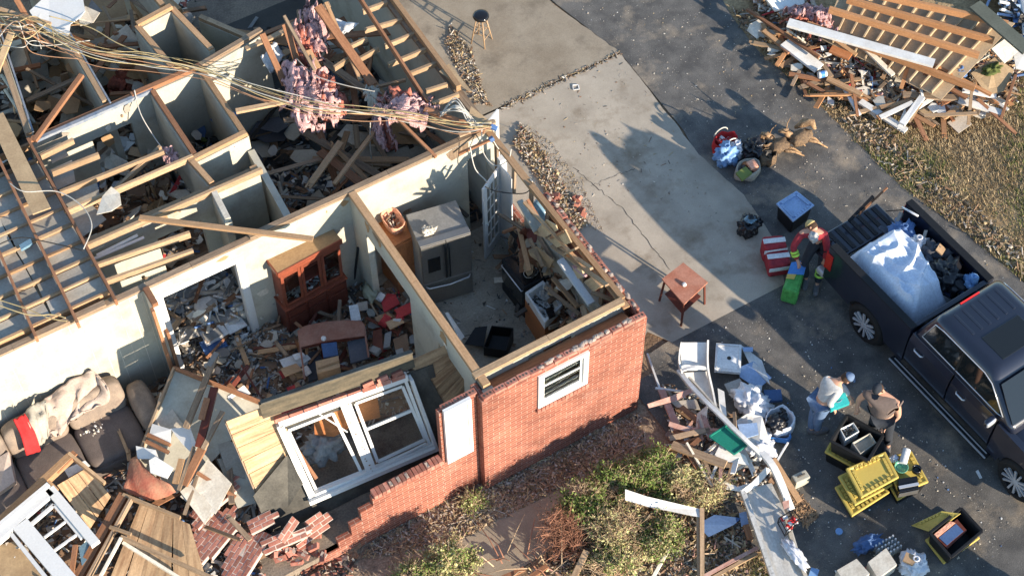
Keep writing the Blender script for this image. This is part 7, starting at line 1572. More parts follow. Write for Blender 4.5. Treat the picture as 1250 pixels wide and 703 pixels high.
W['bluepack'] = mat('blue_wrapper', (0.08, 0.25, 0.60), rough=.35, var=0)
r = empty('toilet_paper_pack', P(968, 350, 0), 'green and blue wrapped toilet paper pack in front of the person in red', 'package'); q = Pq([(966, 321), (986, 318), (975, 358), (955, 352)], .42)
mb = MB(); mb.loft([[Vector((p.x, p.y, .02)) for p in q], q]); mb.build('pack_body', ['greenpack'], r, bevel=.05)
mb = MB(); mb.plate([q[0] + Z * .012, q[1] + Z * .012, q[1].lerp(q[2], .45) + Z * .012, q[0].lerp(q[3], .45) + Z * .012], .012, 0); mb.build('blue_panel', ['bluepack'], r)
mb = MB(); mb.plate([q[0].lerp(q[3], .45) + Z * .012, q[0].lerp(q[3], .45).lerp(q[1].lerp(q[2], .45), .55) + Z * .012, q[0].lerp(q[3], .62).lerp(q[1].lerp(q[2], .62), .5) + Z * .012, q[0].lerp(q[3], .62) + Z * .012], .010, 0); mb.build('yellow_spot', ['yellow'], r)
# clear lidded bin
r = empty('storage_bin', P(970, 270, 0), 'dark storage bin with a pale blue lid beside the person in red', 'bin'); q = Pq([(948, 250), (972, 235), (993, 252), (968, 271)][::-1], .42)
ctr = sum(q, Vector()) / 4; mb = MB(); mb.loft([[Vector((*(ctr + (p - ctr) * .85)[:2], .0)) for p in q], [ctr + (p - ctr) * .97 for p in q]]); mb.build('bin_body', ['black'], r, bevel=.03); W['bluelid'] = mat('pale_blue_lid', (0.30, 0.42, 0.62), rough=.4, var=0); lid(r, q, .42, .04, 'bluelid')
bag('black bin bag standing open on the concrete edge', P(915, 276, .17), (.20, .17, .19), seed=21)
bag('grey plastic liner in the mouth of the black bag on the concrete', P(916, 268, .36), (.09, .08, .04), 'bluejug', seed=22, knot=False)
def openbag(label, c, rx, ry, h, m, inner, seed=0, name='tote_bag', handles=None):
    r = empty(name, c, label, 'bag'); c = Vector(c); rings = []
    for t, k in ((0, .8), (.3, 1.05), (.7, 1.0), (1, .95), (1, .86), (.35, .8)):
        rings.append([c + Vector((rx * k * math.cos(a), ry * k * math.sin(a), h * t)) * 1.0 + Vector((1, 1, .5)) * .05 * noise.noise(Vector((math.cos(a) * 2, math.sin(a) * 2, t * 2 + seed))) for a in [2 * math.pi * j / 22 for j in range(22)]])
    mb = MB(); mb.loft(rings); mb.build('bag_body', [m], r, smooth=True)
    if handles:
        for s in (-1, 1): mb = MB(); mb.tube([c + Vector((rx * .6 * math.cos(t) , s * ry * .8 + .0, h + .16 * math.sin(t))) for t in [math.pi * k / 10 for k in range(11)]], .013, 6); mb.build('bag_handle', [handles], r, smooth=True)
    mb = MB(); random.seed(seed)
    for i in range(14): mb.box(c + Vector((random.uniform(-.6, .6) * rx, random.uniform(-.6, .6) * ry, h * random.uniform(.5, .9))), (random.uniform(.05, .14), random.uniform(.04, .1), random.uniform(.02, .06)), rrot(.5), i % len(inner))
    mb.build('contents', inner, r); return r
openbag('red and white fabric tote bag among the bags on the drive', P(884, 182, 0), .26, .20, .28, 'red', ['redscrap', 'paper', 'red'], 1, handles='wire_w')
bag('pale blue plastic bag in front of the red tote bag', P(886, 190, .2), (.20, .19, .22), 'bluebag', seed=31)
bag('white and blue plastic bag beside the pale blue one', P(899, 183, .18), (.12, .12, .15), 'whitebag', seed=32)
bag('black bin bag between the blue bag and the wicker figures', P(919, 182, .2), (.20, .19, .20), seed=33)
openbag('patterned carry bag of books on the asphalt edge', P(912, 213, 0), .26, .19, .24, 'drywallgrey', ['oak', 'coral', 'dark', 'greenpack'], 3)
pl('green_book', 'dark green book lying on top of the patterned carry bag', 'book', [(898, 212, .34), (910, 204, .34), (918, 212, .34), (906, 221, .34)], .04, 'greengrass')
pl('orange_box', 'orange box in the patterned carry bag', 'box', [(911, 199, .34), (920, 195, .34), (926, 204, .34), (917, 207, .34)], .05, 'coral')
W['wicker'] = mat('tan_wicker', (0.44, 0.29, 0.16), col2=(.16, .09, .05), amt=.9, scale=28, var=.1, rough=.8, bump=.8, bscale=60)
W['wickerdark'] = mat('dark_wicker', (0.10, 0.07, 0.05), col2=(.24, .16, .09), amt=.8, scale=30, var=.1, rough=.8, bump=.8, bscale=60)
openbag('dark brown wicker basket beside the black bag', P(936, 198, 0), .18, .15, .26, 'wickerdark', ['dark', 'wickerdark'], 5, name='wicker_basket')
openbag('tan wicker basket behind the dark wicker one', P(934, 182, 0), .17, .16, .30, 'wicker', ['dark', 'wicker'], 6, name='wicker_basket')
def deer(label, bc, hd, seed, m='wicker', m2='wickerdark'):
    r = empty('wicker_deer', Vector((bc.x, bc.y, 0)), label, 'deer figure'); mb = MB(); d = hd - bc; d.z = 0; d.normalize(); s = Vector((-d.y, d.x, 0))
    mb.blob(bc, (.24, .15, .14), seed=seed, sub=3, amp=.12); mb.build('deer_body', [m2], r, smooth=True)
    mb = MB(); mb.tube([bc + d * .15, bc + d * .28 + Z * .08, hd], [.08, .06, .045], 10); n_ = mb.build('deer_neck', [m], r, smooth=True)
    mb = MB(); mb.tube([hd - d * .04, hd + d * .06, hd + d * .15 - Z * .03], [.05, .05, .025], 10); h_ = mb.build('deer_head', [m], r, smooth=True)
    for k in (-1, 1):
        mb = MB(); mb.tube([hd + s * k * .03, hd + s * k * .10 + Z * .1, hd + s * k * .16 + Z * .2 - d * .05], [.012, .01, .006], 5); mb.build('antler', [m], h_, smooth=True)
    for i, (a, b) in enumerate(((.16, 1), (.16, -1), (-.14, 1), (-.14, -1))):
        e = bc + d * a + s * b * .05; f_ = e + Vector((.26, -.12, 0)) * (1 + .2 * b) + d * a * .4; f_.z = .04; mb = MB(); mb.tube([e, e.lerp(f_, .5) + Z * .04, f_], [.04, .022, .014], 7); mb.build('deer_leg', [m], r, smooth=True)
deer('tan wicker deer figure lying on its side nearest the wicker baskets', P(952, 178, .2), P(938, 166, .3), 1)
deer('tan wicker deer figure standing furthest right on the asphalt', P(978, 168, .3), P(960, 160, .45), 2)
mb = MB(); mb.tube([P(970, 156, .3), P(982, 150, .42), P(992, 150, .5), P(995, 158, .4)], [.03, .09, .07, .03], 10); tag(mb.build('wicker_fawn', ['wicker'], smooth=True), 'small tan wicker fawn body behind the standing wicker deer', 'deer figure')
# ---- side table and stool
st_ = empty('side_table', P(836, 347, 0), 'square reddish wooden side table standing on the concrete patio', 'table')
W['redtable'] = mat('red_brown_veneer', (0.36, 0.135, 0.08), col2=(.50, .26, .18), amt=.6, scale=3, var=0, rough=.5)
q = Pq([(808, 341), (834, 321), (864, 345), (835, 372)][::-1], .66); mb = MB(); mb.plate(q, .03, 0); mb.build('table_top', ['redtable'], st_, bevel=.004)
ctr = sum(q, Vector()) / 4
for p in q:
    t_ = ctr + (p - ctr) * .86; mb = MB(); mb.beam(t_ - Z * .02, Vector((*(ctr + (p - ctr) * 1.0)[:2], 0.01)), .03, .03, 0); mb.build('leg', ['cherrydark'], st_)
qi = [ctr + (p - ctr) * .84 - Z * .05 for p in q]
for i in range(4): mb = MB(); mb.beam(qi[i], qi[(i + 1) % 4], .015, .06, 0); mb.build('apron', ['cherrydark'], st_)
mb = MB(); mb.plate([ctr + (p - ctr) * .80 - Z * .42 for p in q], .012, 0); mb.build('lower_shelf', ['cherrydark'], st_)
mb = MB(); mb.lathe(P(835, 348, .675), [(.04, 0), (.045, .02), (.03, .05), (.01, .05)], 10); tag(mb.build('glass_dish', ['paper'], smooth=True), 'small clear glass dish on the square side table', 'dish')
sl = empty('bar_stool', P(586, 52, 0), 'tall bar stool with a black round seat and pale wooden legs on the drive', 'stool')
sc_ = P(587, 19, .74); mb = MB(); mb.lathe(sc_ - Z * .06, [(.12, 0), (.155, .01), (.165, .04), (.155, .07), (.12, .085), (.05, .09)], 28); mb.build('seat', ['blackgloss'], sl, smooth=True)
base = Vector((sc_.x, sc_.y, .008)); fa = math.atan2((P(592, 61, 0) - base).y, (P(592, 61, 0) - base).x); feet = []; tops = []
for k in range(4):
    a = fa + k * math.pi / 2; fo = base + Vector((math.cos(a), math.sin(a), 0)) * .22; to = sc_ + Vector((math.cos(a) * .09, math.sin(a) * .09, -.06)); feet.append(fo); tops.append(to); mb = MB(); mb.tube([fo, to], [.013, .016], 8); mb.build('leg', ['lumberpale'], sl, smooth=True)
for k in range(4):
    for t in ((.30, .45)[k % 2], (.6, .68)[k % 2]): mb = MB(); mb.tube([feet[k].lerp(tops[k], t), feet[(k + 1) % 4].lerp(tops[(k + 1) % 4], t)], .009, 6); mb.build('rung', ['lumberpale'], sl, smooth=True)
r = MB(); q = Pq([(699, 104), (706, 104), (707, 109), (700, 110)], .02); mb = MB()
for i in range(4): mb.beam(q[i], q[(i + 1) % 4], .018, .012, 0)
tag(mb.build('small_frame', ['paper']), 'small white square frame lying alone on the concrete', 'frame')
shade_truck = copy_tree(tk); shade_truck.location = (12.55, -.9, 0); shade_truck.rotation_euler = (0, 0, R(184)); shade_truck['label'] = 'unseen pickup truck copy added beyond the bottom edge to throw shade over the totes'  # out-of-view copy of the truck, added to cast shade around the totes

bag('grey bundle behind the left pane of the picture window', P(394, 545, .7), (.3, .25, .2), 'grey', seed=71, knot=False)
# ================================================================ SIDING AND PLASTIC WRECKAGE BETWEEN YARD AND DRIVE
for pts, t, m_, nm, lab, cat in (
    ([(906, 598, .35), (944, 706, .3), (985, 706, .3), (965, 640, .35), (942, 590, .4)], .04, 'metalroof', 'metal_panel', 'long weathered white sheet metal panel running off the bottom edge', 'metal panel'),
    ([(831, 418, .7), (864, 418, .7), (863, 452, .55), (832, 452, .55)], .02, 'vinyl', 'metal_chute', 'upper bay of the bent white metal housing beside the plastic lids', 'metal housing'),
    ([(835, 455, .5), (865, 453, .5), (872, 500, .4), (850, 480, .4)], .02, 'vinyl', 'metal_chute', 'lower bay of the bent white metal housing', 'metal housing'),
    ([(903, 420, .1), (916, 446, .12), (940, 469, .15), (930, 440, .1)], .01, 'paper', 'paper_sheet', 'thin white scrap right of the white plastic lid', 'scrap'),
    ([(903, 448, .12), (920, 441, .12), (942, 461, .12), (925, 475, .12), (903, 460, .12)], .015, 'bluelid', 'blue_sheet', 'pale blue square sheet on the shaded asphalt', 'sheet'),
    ([(884, 469, .2), (903, 462, .2), (915, 480, .2), (893, 486, .2)], .02, 'grey', 'grey_board', 'grey flat board under the crushed white bucket', 'board'),
    ([(932, 477, .15), (953, 476, .15), (955, 489, .15), (935, 491, .15)], .06, 'bluescrap', 'blue_packet', 'blue grey packet on the asphalt beside the crushed bucket', 'packet'),
    ([(936, 490, .1), (946, 495, .1), (944, 501, .1), (935, 499, .1)], .02, 'paper', 'paper_sheet', 'small pale paper under the blue grey packet', 'paper'),
    ([(906, 424, .2), (919, 424, .2), (919, 429, .2), (908, 429, .2)], .02, 'bluelid', 'blue_tag', 'small pale blue tag right of the white plastic lid', 'tag'),
    ([(876, 474, .5), (884, 478, .5), (887, 508, .5), (879, 504, .5)], .02, 'vinyl', 'siding_strip', 'short upright white strip beside the long bent gutter', 'strip'),
    ([(790, 493, .35), (820, 483, .4), (842, 474, .4), (846, 478, .4), (826, 489, .35), (792, 498, .3)], .05, 'faded', 'faded_board', 'faded pinkish board end lying at the left of the siding heap', 'board'),
    ([(818, 490, .25), (850, 487, .3), (855, 500, .3), (826, 497, .25)], .015, 'gypsum', 'pink_sheet', 'pale pink torn sheet beside the faded board', 'sheet'),
    ([(851, 505, .4), (864, 494, .5), (861, 530, .4), (848, 545, .3)], .015, 'gypsum', 'torn_sheet', 'tan torn sheet hanging beside the teal lid', 'sheet'),
    ([(870, 560, .5), (880, 540, .55), (910, 556, .55), (915, 568, .5)], .015, 'vinyl', 'siding_sheet', 'white sheet under the teal lid', 'sheet'),
    ([(858, 575, .45), (900, 594, .4), (930, 585, .4), (905, 600, .4), (880, 596, .35)], .02, 'vinyl', 'siding_sheet', 'bent white siding below the tan board', 'siding'),
    ([(905, 598, .45), (918, 588, .5), (935, 570, .55), (941, 573, .5), (925, 592, .45), (908, 603, .4)], .03, 'vinyl', 'siding_sheet', 'white folded flashing at the head of the metal panel', 'flashing'),
    ([(898, 514, .4), (912, 505, .5), (930, 508, .5), (940, 540, .4), (925, 555, .4), (915, 545, .4)], .02, 'vinyl', 'plastic_sheet', 'crumpled white plastic below the crushed bucket', 'plastic'),
    ([(900, 518, .5), (924, 516, .5), (926, 530, .5), (906, 536, .5)], .02, 'bluelid', 'plastic_sheet', 'pale blue plastic piece above the teal lid', 'plastic'),
    ([(763, 597, .75), (790, 606, .7), (858, 622, .5), (858, 632, .5), (790, 618, .6), (763, 610, .7)], .05, 'vinyl', 'white_shutter', 'broken white louvred board lying on the shrubs', 'shutter'),
    ([(850, 640, .3), (872, 628, .35), (905, 632, .3), (896, 640, .3), (865, 655, .2)], .02, 'bluescrap', 'blue_tarp', 'blue tarp crumpled right of the broken white board', 'tarp'),
    ([(902, 626, .2), (911, 624, .2), (914, 640, .2), (905, 642, .2)], .02, 'bluelid', 'blue_tarp', 'small pale blue tarp scrap beside the metal panel', 'tarp')):
    if 'metalroof' not in W:
        W['metalroof'] = mat('weathered_white_metal', (0.58, 0.57, 0.53), col2=(0.36, 0.33, 0.28), amt=.6, grain=(1, 14), var=.0, rough=.5, metal=.2)
        W['faded'] = mat('faded_pink_board', (0.42, 0.22, 0.17), col2=(.5, .36, .30), amt=.7, scale=6, var=.1, rough=.9)
        W['tealid'] = mat('teal_green_lid', (0.02, 0.20, 0.14), rough=.35, var=0, amt=.2)
    pl(nm, lab, cat, pts, t, m_)
mb = MB(); q = Pq([(866, 533), (888, 519), (913, 543), (896, 555)], .60); mb.plate(q, .03, 0); r = empty('storage_lid', P(889, 538, .55), 'dark teal plastic storage lid on the siding heap', 'lid'); mb.build('lid_panel', ['tealid'], r, bevel=.01)
mb = MB()
for i in range(4): mb.beam(q[i] + Z * .02, q[(i + 1) % 4] + Z * .02, .03, .03, 0)
mb.build('lid_rim', ['tealid'], r, bevel=.006)
r = empty('cooler_lid', P(888, 440, 0), 'white plastic tub lid with a dark hole beside the bent housing', 'lid'); q = Pq([(874, 420), (905, 422), (904, 456), (872, 453)], .16); mb = MB(); mb.plate(q, .07, 0); mb.build('lid_panel', ['paper'], r, bevel=.03)
mb = MB(); ci = sum(q, Vector()) / 4
for i in range(4): mb.beam(ci + (q[i] - ci) * .84 + Z * .04, ci + (q[(i + 1) % 4] - ci) * .84 + Z * .04, .02, .015, 0)
mb.build('lid_ridge', ['paper'], r); mb = MB(); mb.lathe(P(890, 437, .20), [(.035, 0), (.035, .006)], 16); mb.build('drain_hole', ['dark'], r)
bag('crushed white plastic bucket on the asphalt below the tub lid', P(917, 492, .22), (.27, .30, .20), 'whitebag', seed=41, knot=False, cat='bucket', name='crushed_bucket')
bag('crumpled white bag left of the open blue and white bag', P(928, 545, .3), (.22, .22, .14), 'whitebag', seed=42, knot=False)
openbag('white and blue plastic bag with black rubbish on the asphalt', P(950, 522, 0), .27, .24, .30, 'whitebag', ['dark', 'dark', 'bluescrap'], 11)
bag('black bin liner stuffed in the white and blue bag', P(948, 515, .32), (.17, .14, .08), seed=43, knot=False)
pl('blue_band', 'bright blue plastic edge of the white and blue bag', 'band', [(940, 533, .2), (962, 536, .2), (965, 528, .2), (966, 533, .12), (962, 541, .1), (942, 538, .1)], .02, 'bluepack')
# long bent gutter
def strip(name, label, pts, w_, t_, m_, cat):
    """a bent folded strip following points"""
    q = smoothpts([P(*p) for p in pts], 6); mb = MB()
    for a, b in zip(q[:-1], q[1:]): mb.beam(a, b + (b - a) * .1, w_, t_, 0, rnd=.5)
    return tag(mb.build(name, [m_]), label, cat)
strip('bent_gutter', 'long bent white gutter running through the siding heap', [(828, 452, .5), (846, 474, .6), (872, 500, .7), (905, 532, .75), (930, 556, .7)], .07, .05, 'vinyl', 'gutter')
strip('bent_gutter', 'second bent white gutter alongside the first', [(836, 456, .45), (852, 472, .5), (880, 504, .6), (912, 538, .65), (926, 548, .6)], .03, .05, 'gypsum', 'gutter')
strip('bent_gutter', 'white downspout bending down beside the metal panel', [(930, 552, .7), (944, 570, .7), (956, 596, .6), (962, 612, .55), (966, 622, .5)], .11, .07, 'vinyl', 'downspout')
strip('bent_gutter', 'left rim of the bent white metal housing', [(832, 418, .75), (829, 440, .6), (832, 456, .5)], .03, .12, 'vinyl', 'metal rim')
strip('bent_gutter', 'right rim of the bent white metal housing', [(864, 416, .75), (864, 450, .6), (870, 480, .5), (874, 500, .5)], .03, .12, 'vinyl', 'metal rim')
strip('bent_gutter', 'crumpled fold across the bent white metal housing', [(832, 452, .62), (848, 448, .66), (864, 450, .62)], .05, .04, 'vinyl', 'metal fold')
strip('bent_gutter', 'blue edged trim strip along the open white bag', [(962, 540, .3), (950, 560, .3), (946, 570, .35)], .03, .03, 'paper', 'trim')
strip('panel_edge', 'folded left edge of the long white metal panel', [(906, 598, .42), (925, 650, .38), (944, 706, .34)], .08, .07, 'metalroof', 'metal edge')
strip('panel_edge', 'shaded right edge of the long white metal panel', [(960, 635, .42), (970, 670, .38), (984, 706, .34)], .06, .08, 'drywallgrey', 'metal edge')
for a, za, b, zb, w_, m_, lab in (
    ((820, 543), .5, (886, 567), .6, .15, 'lumberpale', 'sunlit tan board lying below the teal lid'),
    ((943, 560), .35, (976, 612), .2, .11, 'lumber', 'tan board beside the white downspout'),
    ((806, 473), .3, (830, 530), .3, .12, 'faded', 'pinkish board standing upright left of the siding heap'),
    ((826, 525), .4, (838, 562), .3, .12, 'lumberbrown', 'dark reddish board below the pinkish board'),
    ((835, 545), .5, (858, 580), .4, .10, 'lumberbrown', 'reddish board going under the shrubs'),
    ((838, 540), .6, (870, 595), .4, .04, 'gypsum', 'thin grey lath leaning from the siding heap to the shrubs'),
    ((790, 432), .3, (806, 476), .3, .03, 'vinyl', 'thin grey rod lying beside the brick corner'),
    ((800, 474), .3, (850, 480), .3, .03, 'vinyl', 'thin white rod crossing the faded board'),
    ((800, 545), .4, (845, 551), .4, .05, 'lumberbrown', 'brown stick above the shrubs'),
    ((858, 558), .5, (866, 578), .5, .06, 'lumberold', 'short board end under the tan board'),
    ((878, 561), .5, (868, 584), .45, .05, 'vinyl', 'short white strip in front of the tan board'),
    ((857, 620), .55, (857, 706), .4, .07, 'lumberpale', 'pale lath standing in front of the blue tarp'),
    ((852, 624), .5, (853, 706), .35, .05, 'lumberpale', 'second pale lath beside the first in front of the blue tarp'),
    ((910, 640), .2, (916, 658), .15, .10, 'lumberbrown', 'short reddish board beside the metal panel'),
    ((860, 703), .1, (925, 668), .1, .06, 'faded', 'pinkish edging strip crossing the bare ground'),
    ((868, 706), .08, (924, 675), .08, .05, 'lumberpale', 'tan lath beside the pinkish edging strip'),
    ((822, 660), .3, (796, 706), .2, .05, 'gypsum', 'grey branch like lath at the bottom edge of the shrubs'),
    ((700, 706), .4, (716, 672), .5, .10, 'lumberpale', 'pale board end standing at the bottom edge left of the shrubs'),
    ((645, 706), .2, (668, 690), .2, .08, 'lumberbrown', 'reddish board at the bottom edge left of the white shrub stick'),
    ((612, 706), .2, (640, 694), .2, .08, 'lumberbrown', 'reddish board end at the bottom edge by the path')):
    bd('yard_board', lab, a, za, b, zb, w_, .045, m_)
mb = MB(); r = empty('red_crate', P(967, 632, .45), 'black wire crate with red things on the metal panel', 'crate'); q = Pq([(951, 632), (968, 622), (976, 632), (960, 648)], .62); ctr = sum(q, Vector()) / 4
for zz in (.45, .62):
    for i in range(4): mb.beam(Vector((q[i].x, q[i].y, zz)), Vector((q[(i + 1) % 4].x, q[(i + 1) % 4].y, zz)), .015, .015, 0)
for i in range(4): mb.beam(Vector((q[i].x, q[i].y, .45)), Vector((q[i].x, q[i].y, .62)), .015, .015, 0)
mb.build('wire_frame', ['black'], r); mb = MB(); random.seed(8)
for i in range(14): mb.box(ctr + Vector((random.uniform(-.1, .1), random.uniform(-.1, .1), -.05 + random.uniform(-.04, .04))), (.08, .05, .04), rrot(.5), i % 3)
mb.build('contents', ['red', 'redscrap', 'paper'], r)
bag('thin white plastic bag lying on the metal panel', P(971, 676, .45), (.09, .28, .05), 'whitebag', seed=44, knot=False)
pl('blue_packet', 'small pale blue packet at the bottom edge right of the metal panel', 'packet', [(990, 693, .1), (1000, 696, .1), (996, 708, .1), (986, 705, .1)], .06, 'bluebag')
pl('rust_cloth', 'rusty cloth scrap on the white downspout', 'cloth', [(955, 612, .62), (963, 610, .62), (964, 620, .6), (957, 622, .6)], .01, 'faded')
HEAP = [('grey', 3), ('brownscrap', 4), ('plaster', 3), ('gypsum', 3), ('lumberold', 3), ('paper', 2), ('faded', 1.5), ('dark', 2)]
rubble('siding_rubble', 'splinters and siding scraps heaped around the teal lid', pxpoly([(812, 470), (850, 490), (905, 530), (935, 560), (950, 600), (905, 600), (860, 590), (820, 545)]), 0.0, 700, HEAP, .03, .14, .3, seed=71)
rubble('sawdust', 'tan wood crumbs on the asphalt beside the metal panel', pxpoly([(960, 590), (985, 612), (1000, 630), (985, 645), (965, 625)]), 0.004, 800, [('lumberpale', 5), ('lumber', 4), ('brownscrap', 2)], .01, .04, .03, seed=72, tilt=.2, cat='wood crumbs')
pieces('scrap_board', 'splintered scrap lying in the siding heap beside the yard', 'scrap', 'scraps in the siding heap', pxpoly([(820, 480), (850, 495), (900, 535), (925, 570), (880, 590), (830, 550)], .3), .3, 26, 'board', ['lumberold', 'vinyl', 'faded', 'lumberbrown', 'gypsum'], seed=11, lmax=.7, wid=(.03, .09))

# ================================================================ SHRUBS AND YARD
def shrub(label, ctr, rx, ry, h, nleaf, green=.6, seed=0, bare=0, twigm='twig', name='shrub', tw=60, ls=.023):
    random.seed(seed); r = empty(name, Vector((ctr[0], ctr[1], 0)), label, 'shrub'); c = Vector((ctr[0], ctr[1], 0)); mb = MB(); tips = []
    for i in range(tw):
        a = random.uniform(0, 6.283); rad_ = math.sqrt(random.random()); tip = c + Vector((math.cos(a) * rx * rad_, math.sin(a) * ry * rad_, h * (1 - .5 * rad_ ** 2) * random.uniform(.7, 1.1)))
        b0 = c + Vector((math.cos(a) * rx * .25 * rad_, math.sin(a) * ry * .25 * rad_, 0)); m1 = b0.lerp(tip, .5) + Vector((random.uniform(-.08, .08), random.uniform(-.08, .08), .05))
        mb.tube([b0, m1, tip], [.014, .009, .004], 4, cap=False); tips.append((m1, tip))
        for k in range(6):
            t = random.uniform(.3, 1); s0 = m1.lerp(tip, t); e = s0 + Vector((random.gauss(0, .10), random.gauss(0, .10), random.uniform(.0, .16))); mb.tube([s0, e], [.005, .002], 3, cap=False); tips.append((s0, e))
            for k2 in range(2): e2 = e + Vector((random.gauss(0, .05), random.gauss(0, .05), random.uniform(-.02, .07))); mb.tube([s0.lerp(e, .7), e2], [.003, .0015], 3, cap=False)
    mb.build('branches', [twigm], r)
    if nleaf:
        mb = MB()
        for i in range(int(nleaf * 1.25)):
            a, b = random.choice(tips); p = a.lerp(b, random.uniform(.3, 1.05)) + Vector((random.gauss(0, .035), random.gauss(0, .035), random.gauss(0, .03)))
            if nz(p.x, p.y, 2.0, seed) < bare - .3: continue
            Rm = rrot(.9); s = random.uniform(.6, 1.5) * ls; V = [p + Rm @ Vector(q) for q in ((0, -s * .5, 0), (s, 0, s * .2), (0, s * .5, 0), (-s, 0, s * .2))]
            g = nz(p.x, p.y, 1.6, seed + 9) + (green - .62) * 1.1 + random.gauss(0, .2); mb.add(V, [(0, 1, 2, 3)], 0 if g > 0 else 1)
        mb.build('foliage', ['leaf', 'leafpale'], r)
    return r
def sc(x_, y_): return tuple(P(x_, y_, .3)[:2])
shrub('dense green shrub nearest the brick corner', sc(790, 578), .48, .38, .75, 5200, .9, 1)
shrub('green shrub in the middle of the hedge with dark leaves', sc(742, 596), .46, .36, .7, 5000, .95, 2)
shrub('green shrub at the left end of the hedge', sc(712, 622), .38, .42, .75, 4200, .9, 3)
shrub('half bare shrub with pale branches beside the white board', sc(752, 650), .55, .45, .8, 1900, .3, 4, bare=.1, tw=80)
shrub('patchy shrub with grey twigs above the white board', sc(828, 596), .50, .40, .65, 3000, .55, 5, bare=.1)
shrub('low green shrub at the bottom of the hedge below the white board', sc(805, 656), .48, .36, .6, 3600, .8, 6)
shrub('yellowish shrub tuft right of the broken white board', sc(866, 600), .40, .28, .5, 1500, .45, 7)
shrub('tangled shrub at the bottom edge with mixed green and bare twigs', sc(748, 694), .62, .38, .6, 2800, .6, 8, bare=.15)
shrub('bare reddish shrub over the front path', sc(686, 656), .40, .48, .8, 0, .5, 9, twigm='twigred', tw=70)
shrub('feathery pale green shrub at the bottom by the broken low wall', sc(548, 694), .60, .38, .7, 5200, .5, 10)
shrub('small green shrub at the bottom edge left of the feathery one', sc(505, 706), .35, .3, .5, 2200, .8, 11)
shrub('small weed growing at the brick wall foot', sc(578, 606), .16, .12, .22, 500, .6, 12, tw=14)
def tufts(name, label, poly, n, mats, h=(.03, .10), seed=0, cat='grass', z=0.0):
    random.seed(seed); g = sampler(poly); mb = MB()
    for i in range(n):
        x, y = g(); k = nz(x, y, .9, seed); hh = random.uniform(*h) * (1 + .6 * k); c = Vector((x, y, z)); mi = 0 if (nz(x, y, .7, seed + 3) + random.gauss(0, .25)) < .28 or len(mats) == 1 else 1
        for b in range(3):
            a = random.uniform(0, 6.28); d = Vector((math.cos(a), math.sin(a), 0)); s = Vector((-d.y, d.x, 0)) * random.uniform(.004, .010); o_ = c + Vector((random.gauss(0, .03), random.gauss(0, .03), 0)); tip = o_ + d * hh * random.uniform(.3, 1.1) + Z * hh
            mb.add([o_ - s, o_ + s, tip], [(0, 1, 2)], mi)
    return tag(mb.build(name, mats), label, cat, kind='stuff')
tufts('dry_grass', 'dry brown winter grass with green patches beyond the asphalt drive', edge_r[2:] + [(19.5, 6.5), (21.5, 13), (18.5, 15.5)], 24000, ['drygrass', 'greengrass'], (.03, .09), 1, z=-.01)
rubble('soil_clods', 'brown clods and dead leaves along the far edge of the drive', px([(890, 15), (925, 55), (1000, 122), (1100, 222), (1250, 340), (1250, 310), (1120, 190), (1010, 95), (930, 10)]), -.01, 2600, [('brownscrap', 3), ('drygrass', 5), ('plaster', 3), ('lumberold', 2), ('dark', 1)], .02, .08, .06, seed=73, cat='soil clods')
rubble('leaf_mulch', 'dead leaves and mulch in the bed along the brick wall', pxpoly([(470, 640), (590, 590), (780, 500), (790, 540), (700, 585), (600, 640), (540, 670), (440, 680)]), -.02, 6000, [('brownscrap', 3), ('drygrass', 6), ('plaster', 5), ('twig', 3), ('dark', 1.5)], .012, .045, .05, seed=74, cat='mulch', tilt=.3)
rubble('leaf_mulch', 'broken mulch and soil between the shrubs and the metal panel', pxpoly([(790, 600), (905, 600), (940, 706), (640, 706), (700, 650)]), -.03, 5000, [('brownscrap', 4), ('drygrass', 6), ('plaster', 4), ('twig', 3), ('dark', 2), ('faded', 1)], .015, .08, .1, seed=75, cat='mulch', tilt=.35)
tufts('dry_grass', 'sparse dry grass at the bottom edge beside the pinkish strip', pxpoly([(860, 660), (925, 680), (940, 706), (860, 706)]), 900, ['drygrass', 'greengrass'], (.02, .06), 3, z=-.02)
for i in range(22):
    random.seed(800 + i); x_, y_ = random.uniform(600, 720), random.uniform(670, 706); a = P(x_, y_, random.uniform(.05, .4)); b = a + Vector((random.gauss(0, .3), random.gauss(0, .3), random.uniform(-.05, .3))); mb = MB(); mb.tube([a, a.lerp(b, .5) + Vector((.02, .02, .03)), b], [.012, .009, .005], 5); tag(mb.build('fallen_twig', ['twigred' if i % 2 else 'twig'], smooth=True), 'fallen twig at the bottom edge below the front path', 'twig', 'fallen twigs below the front path')

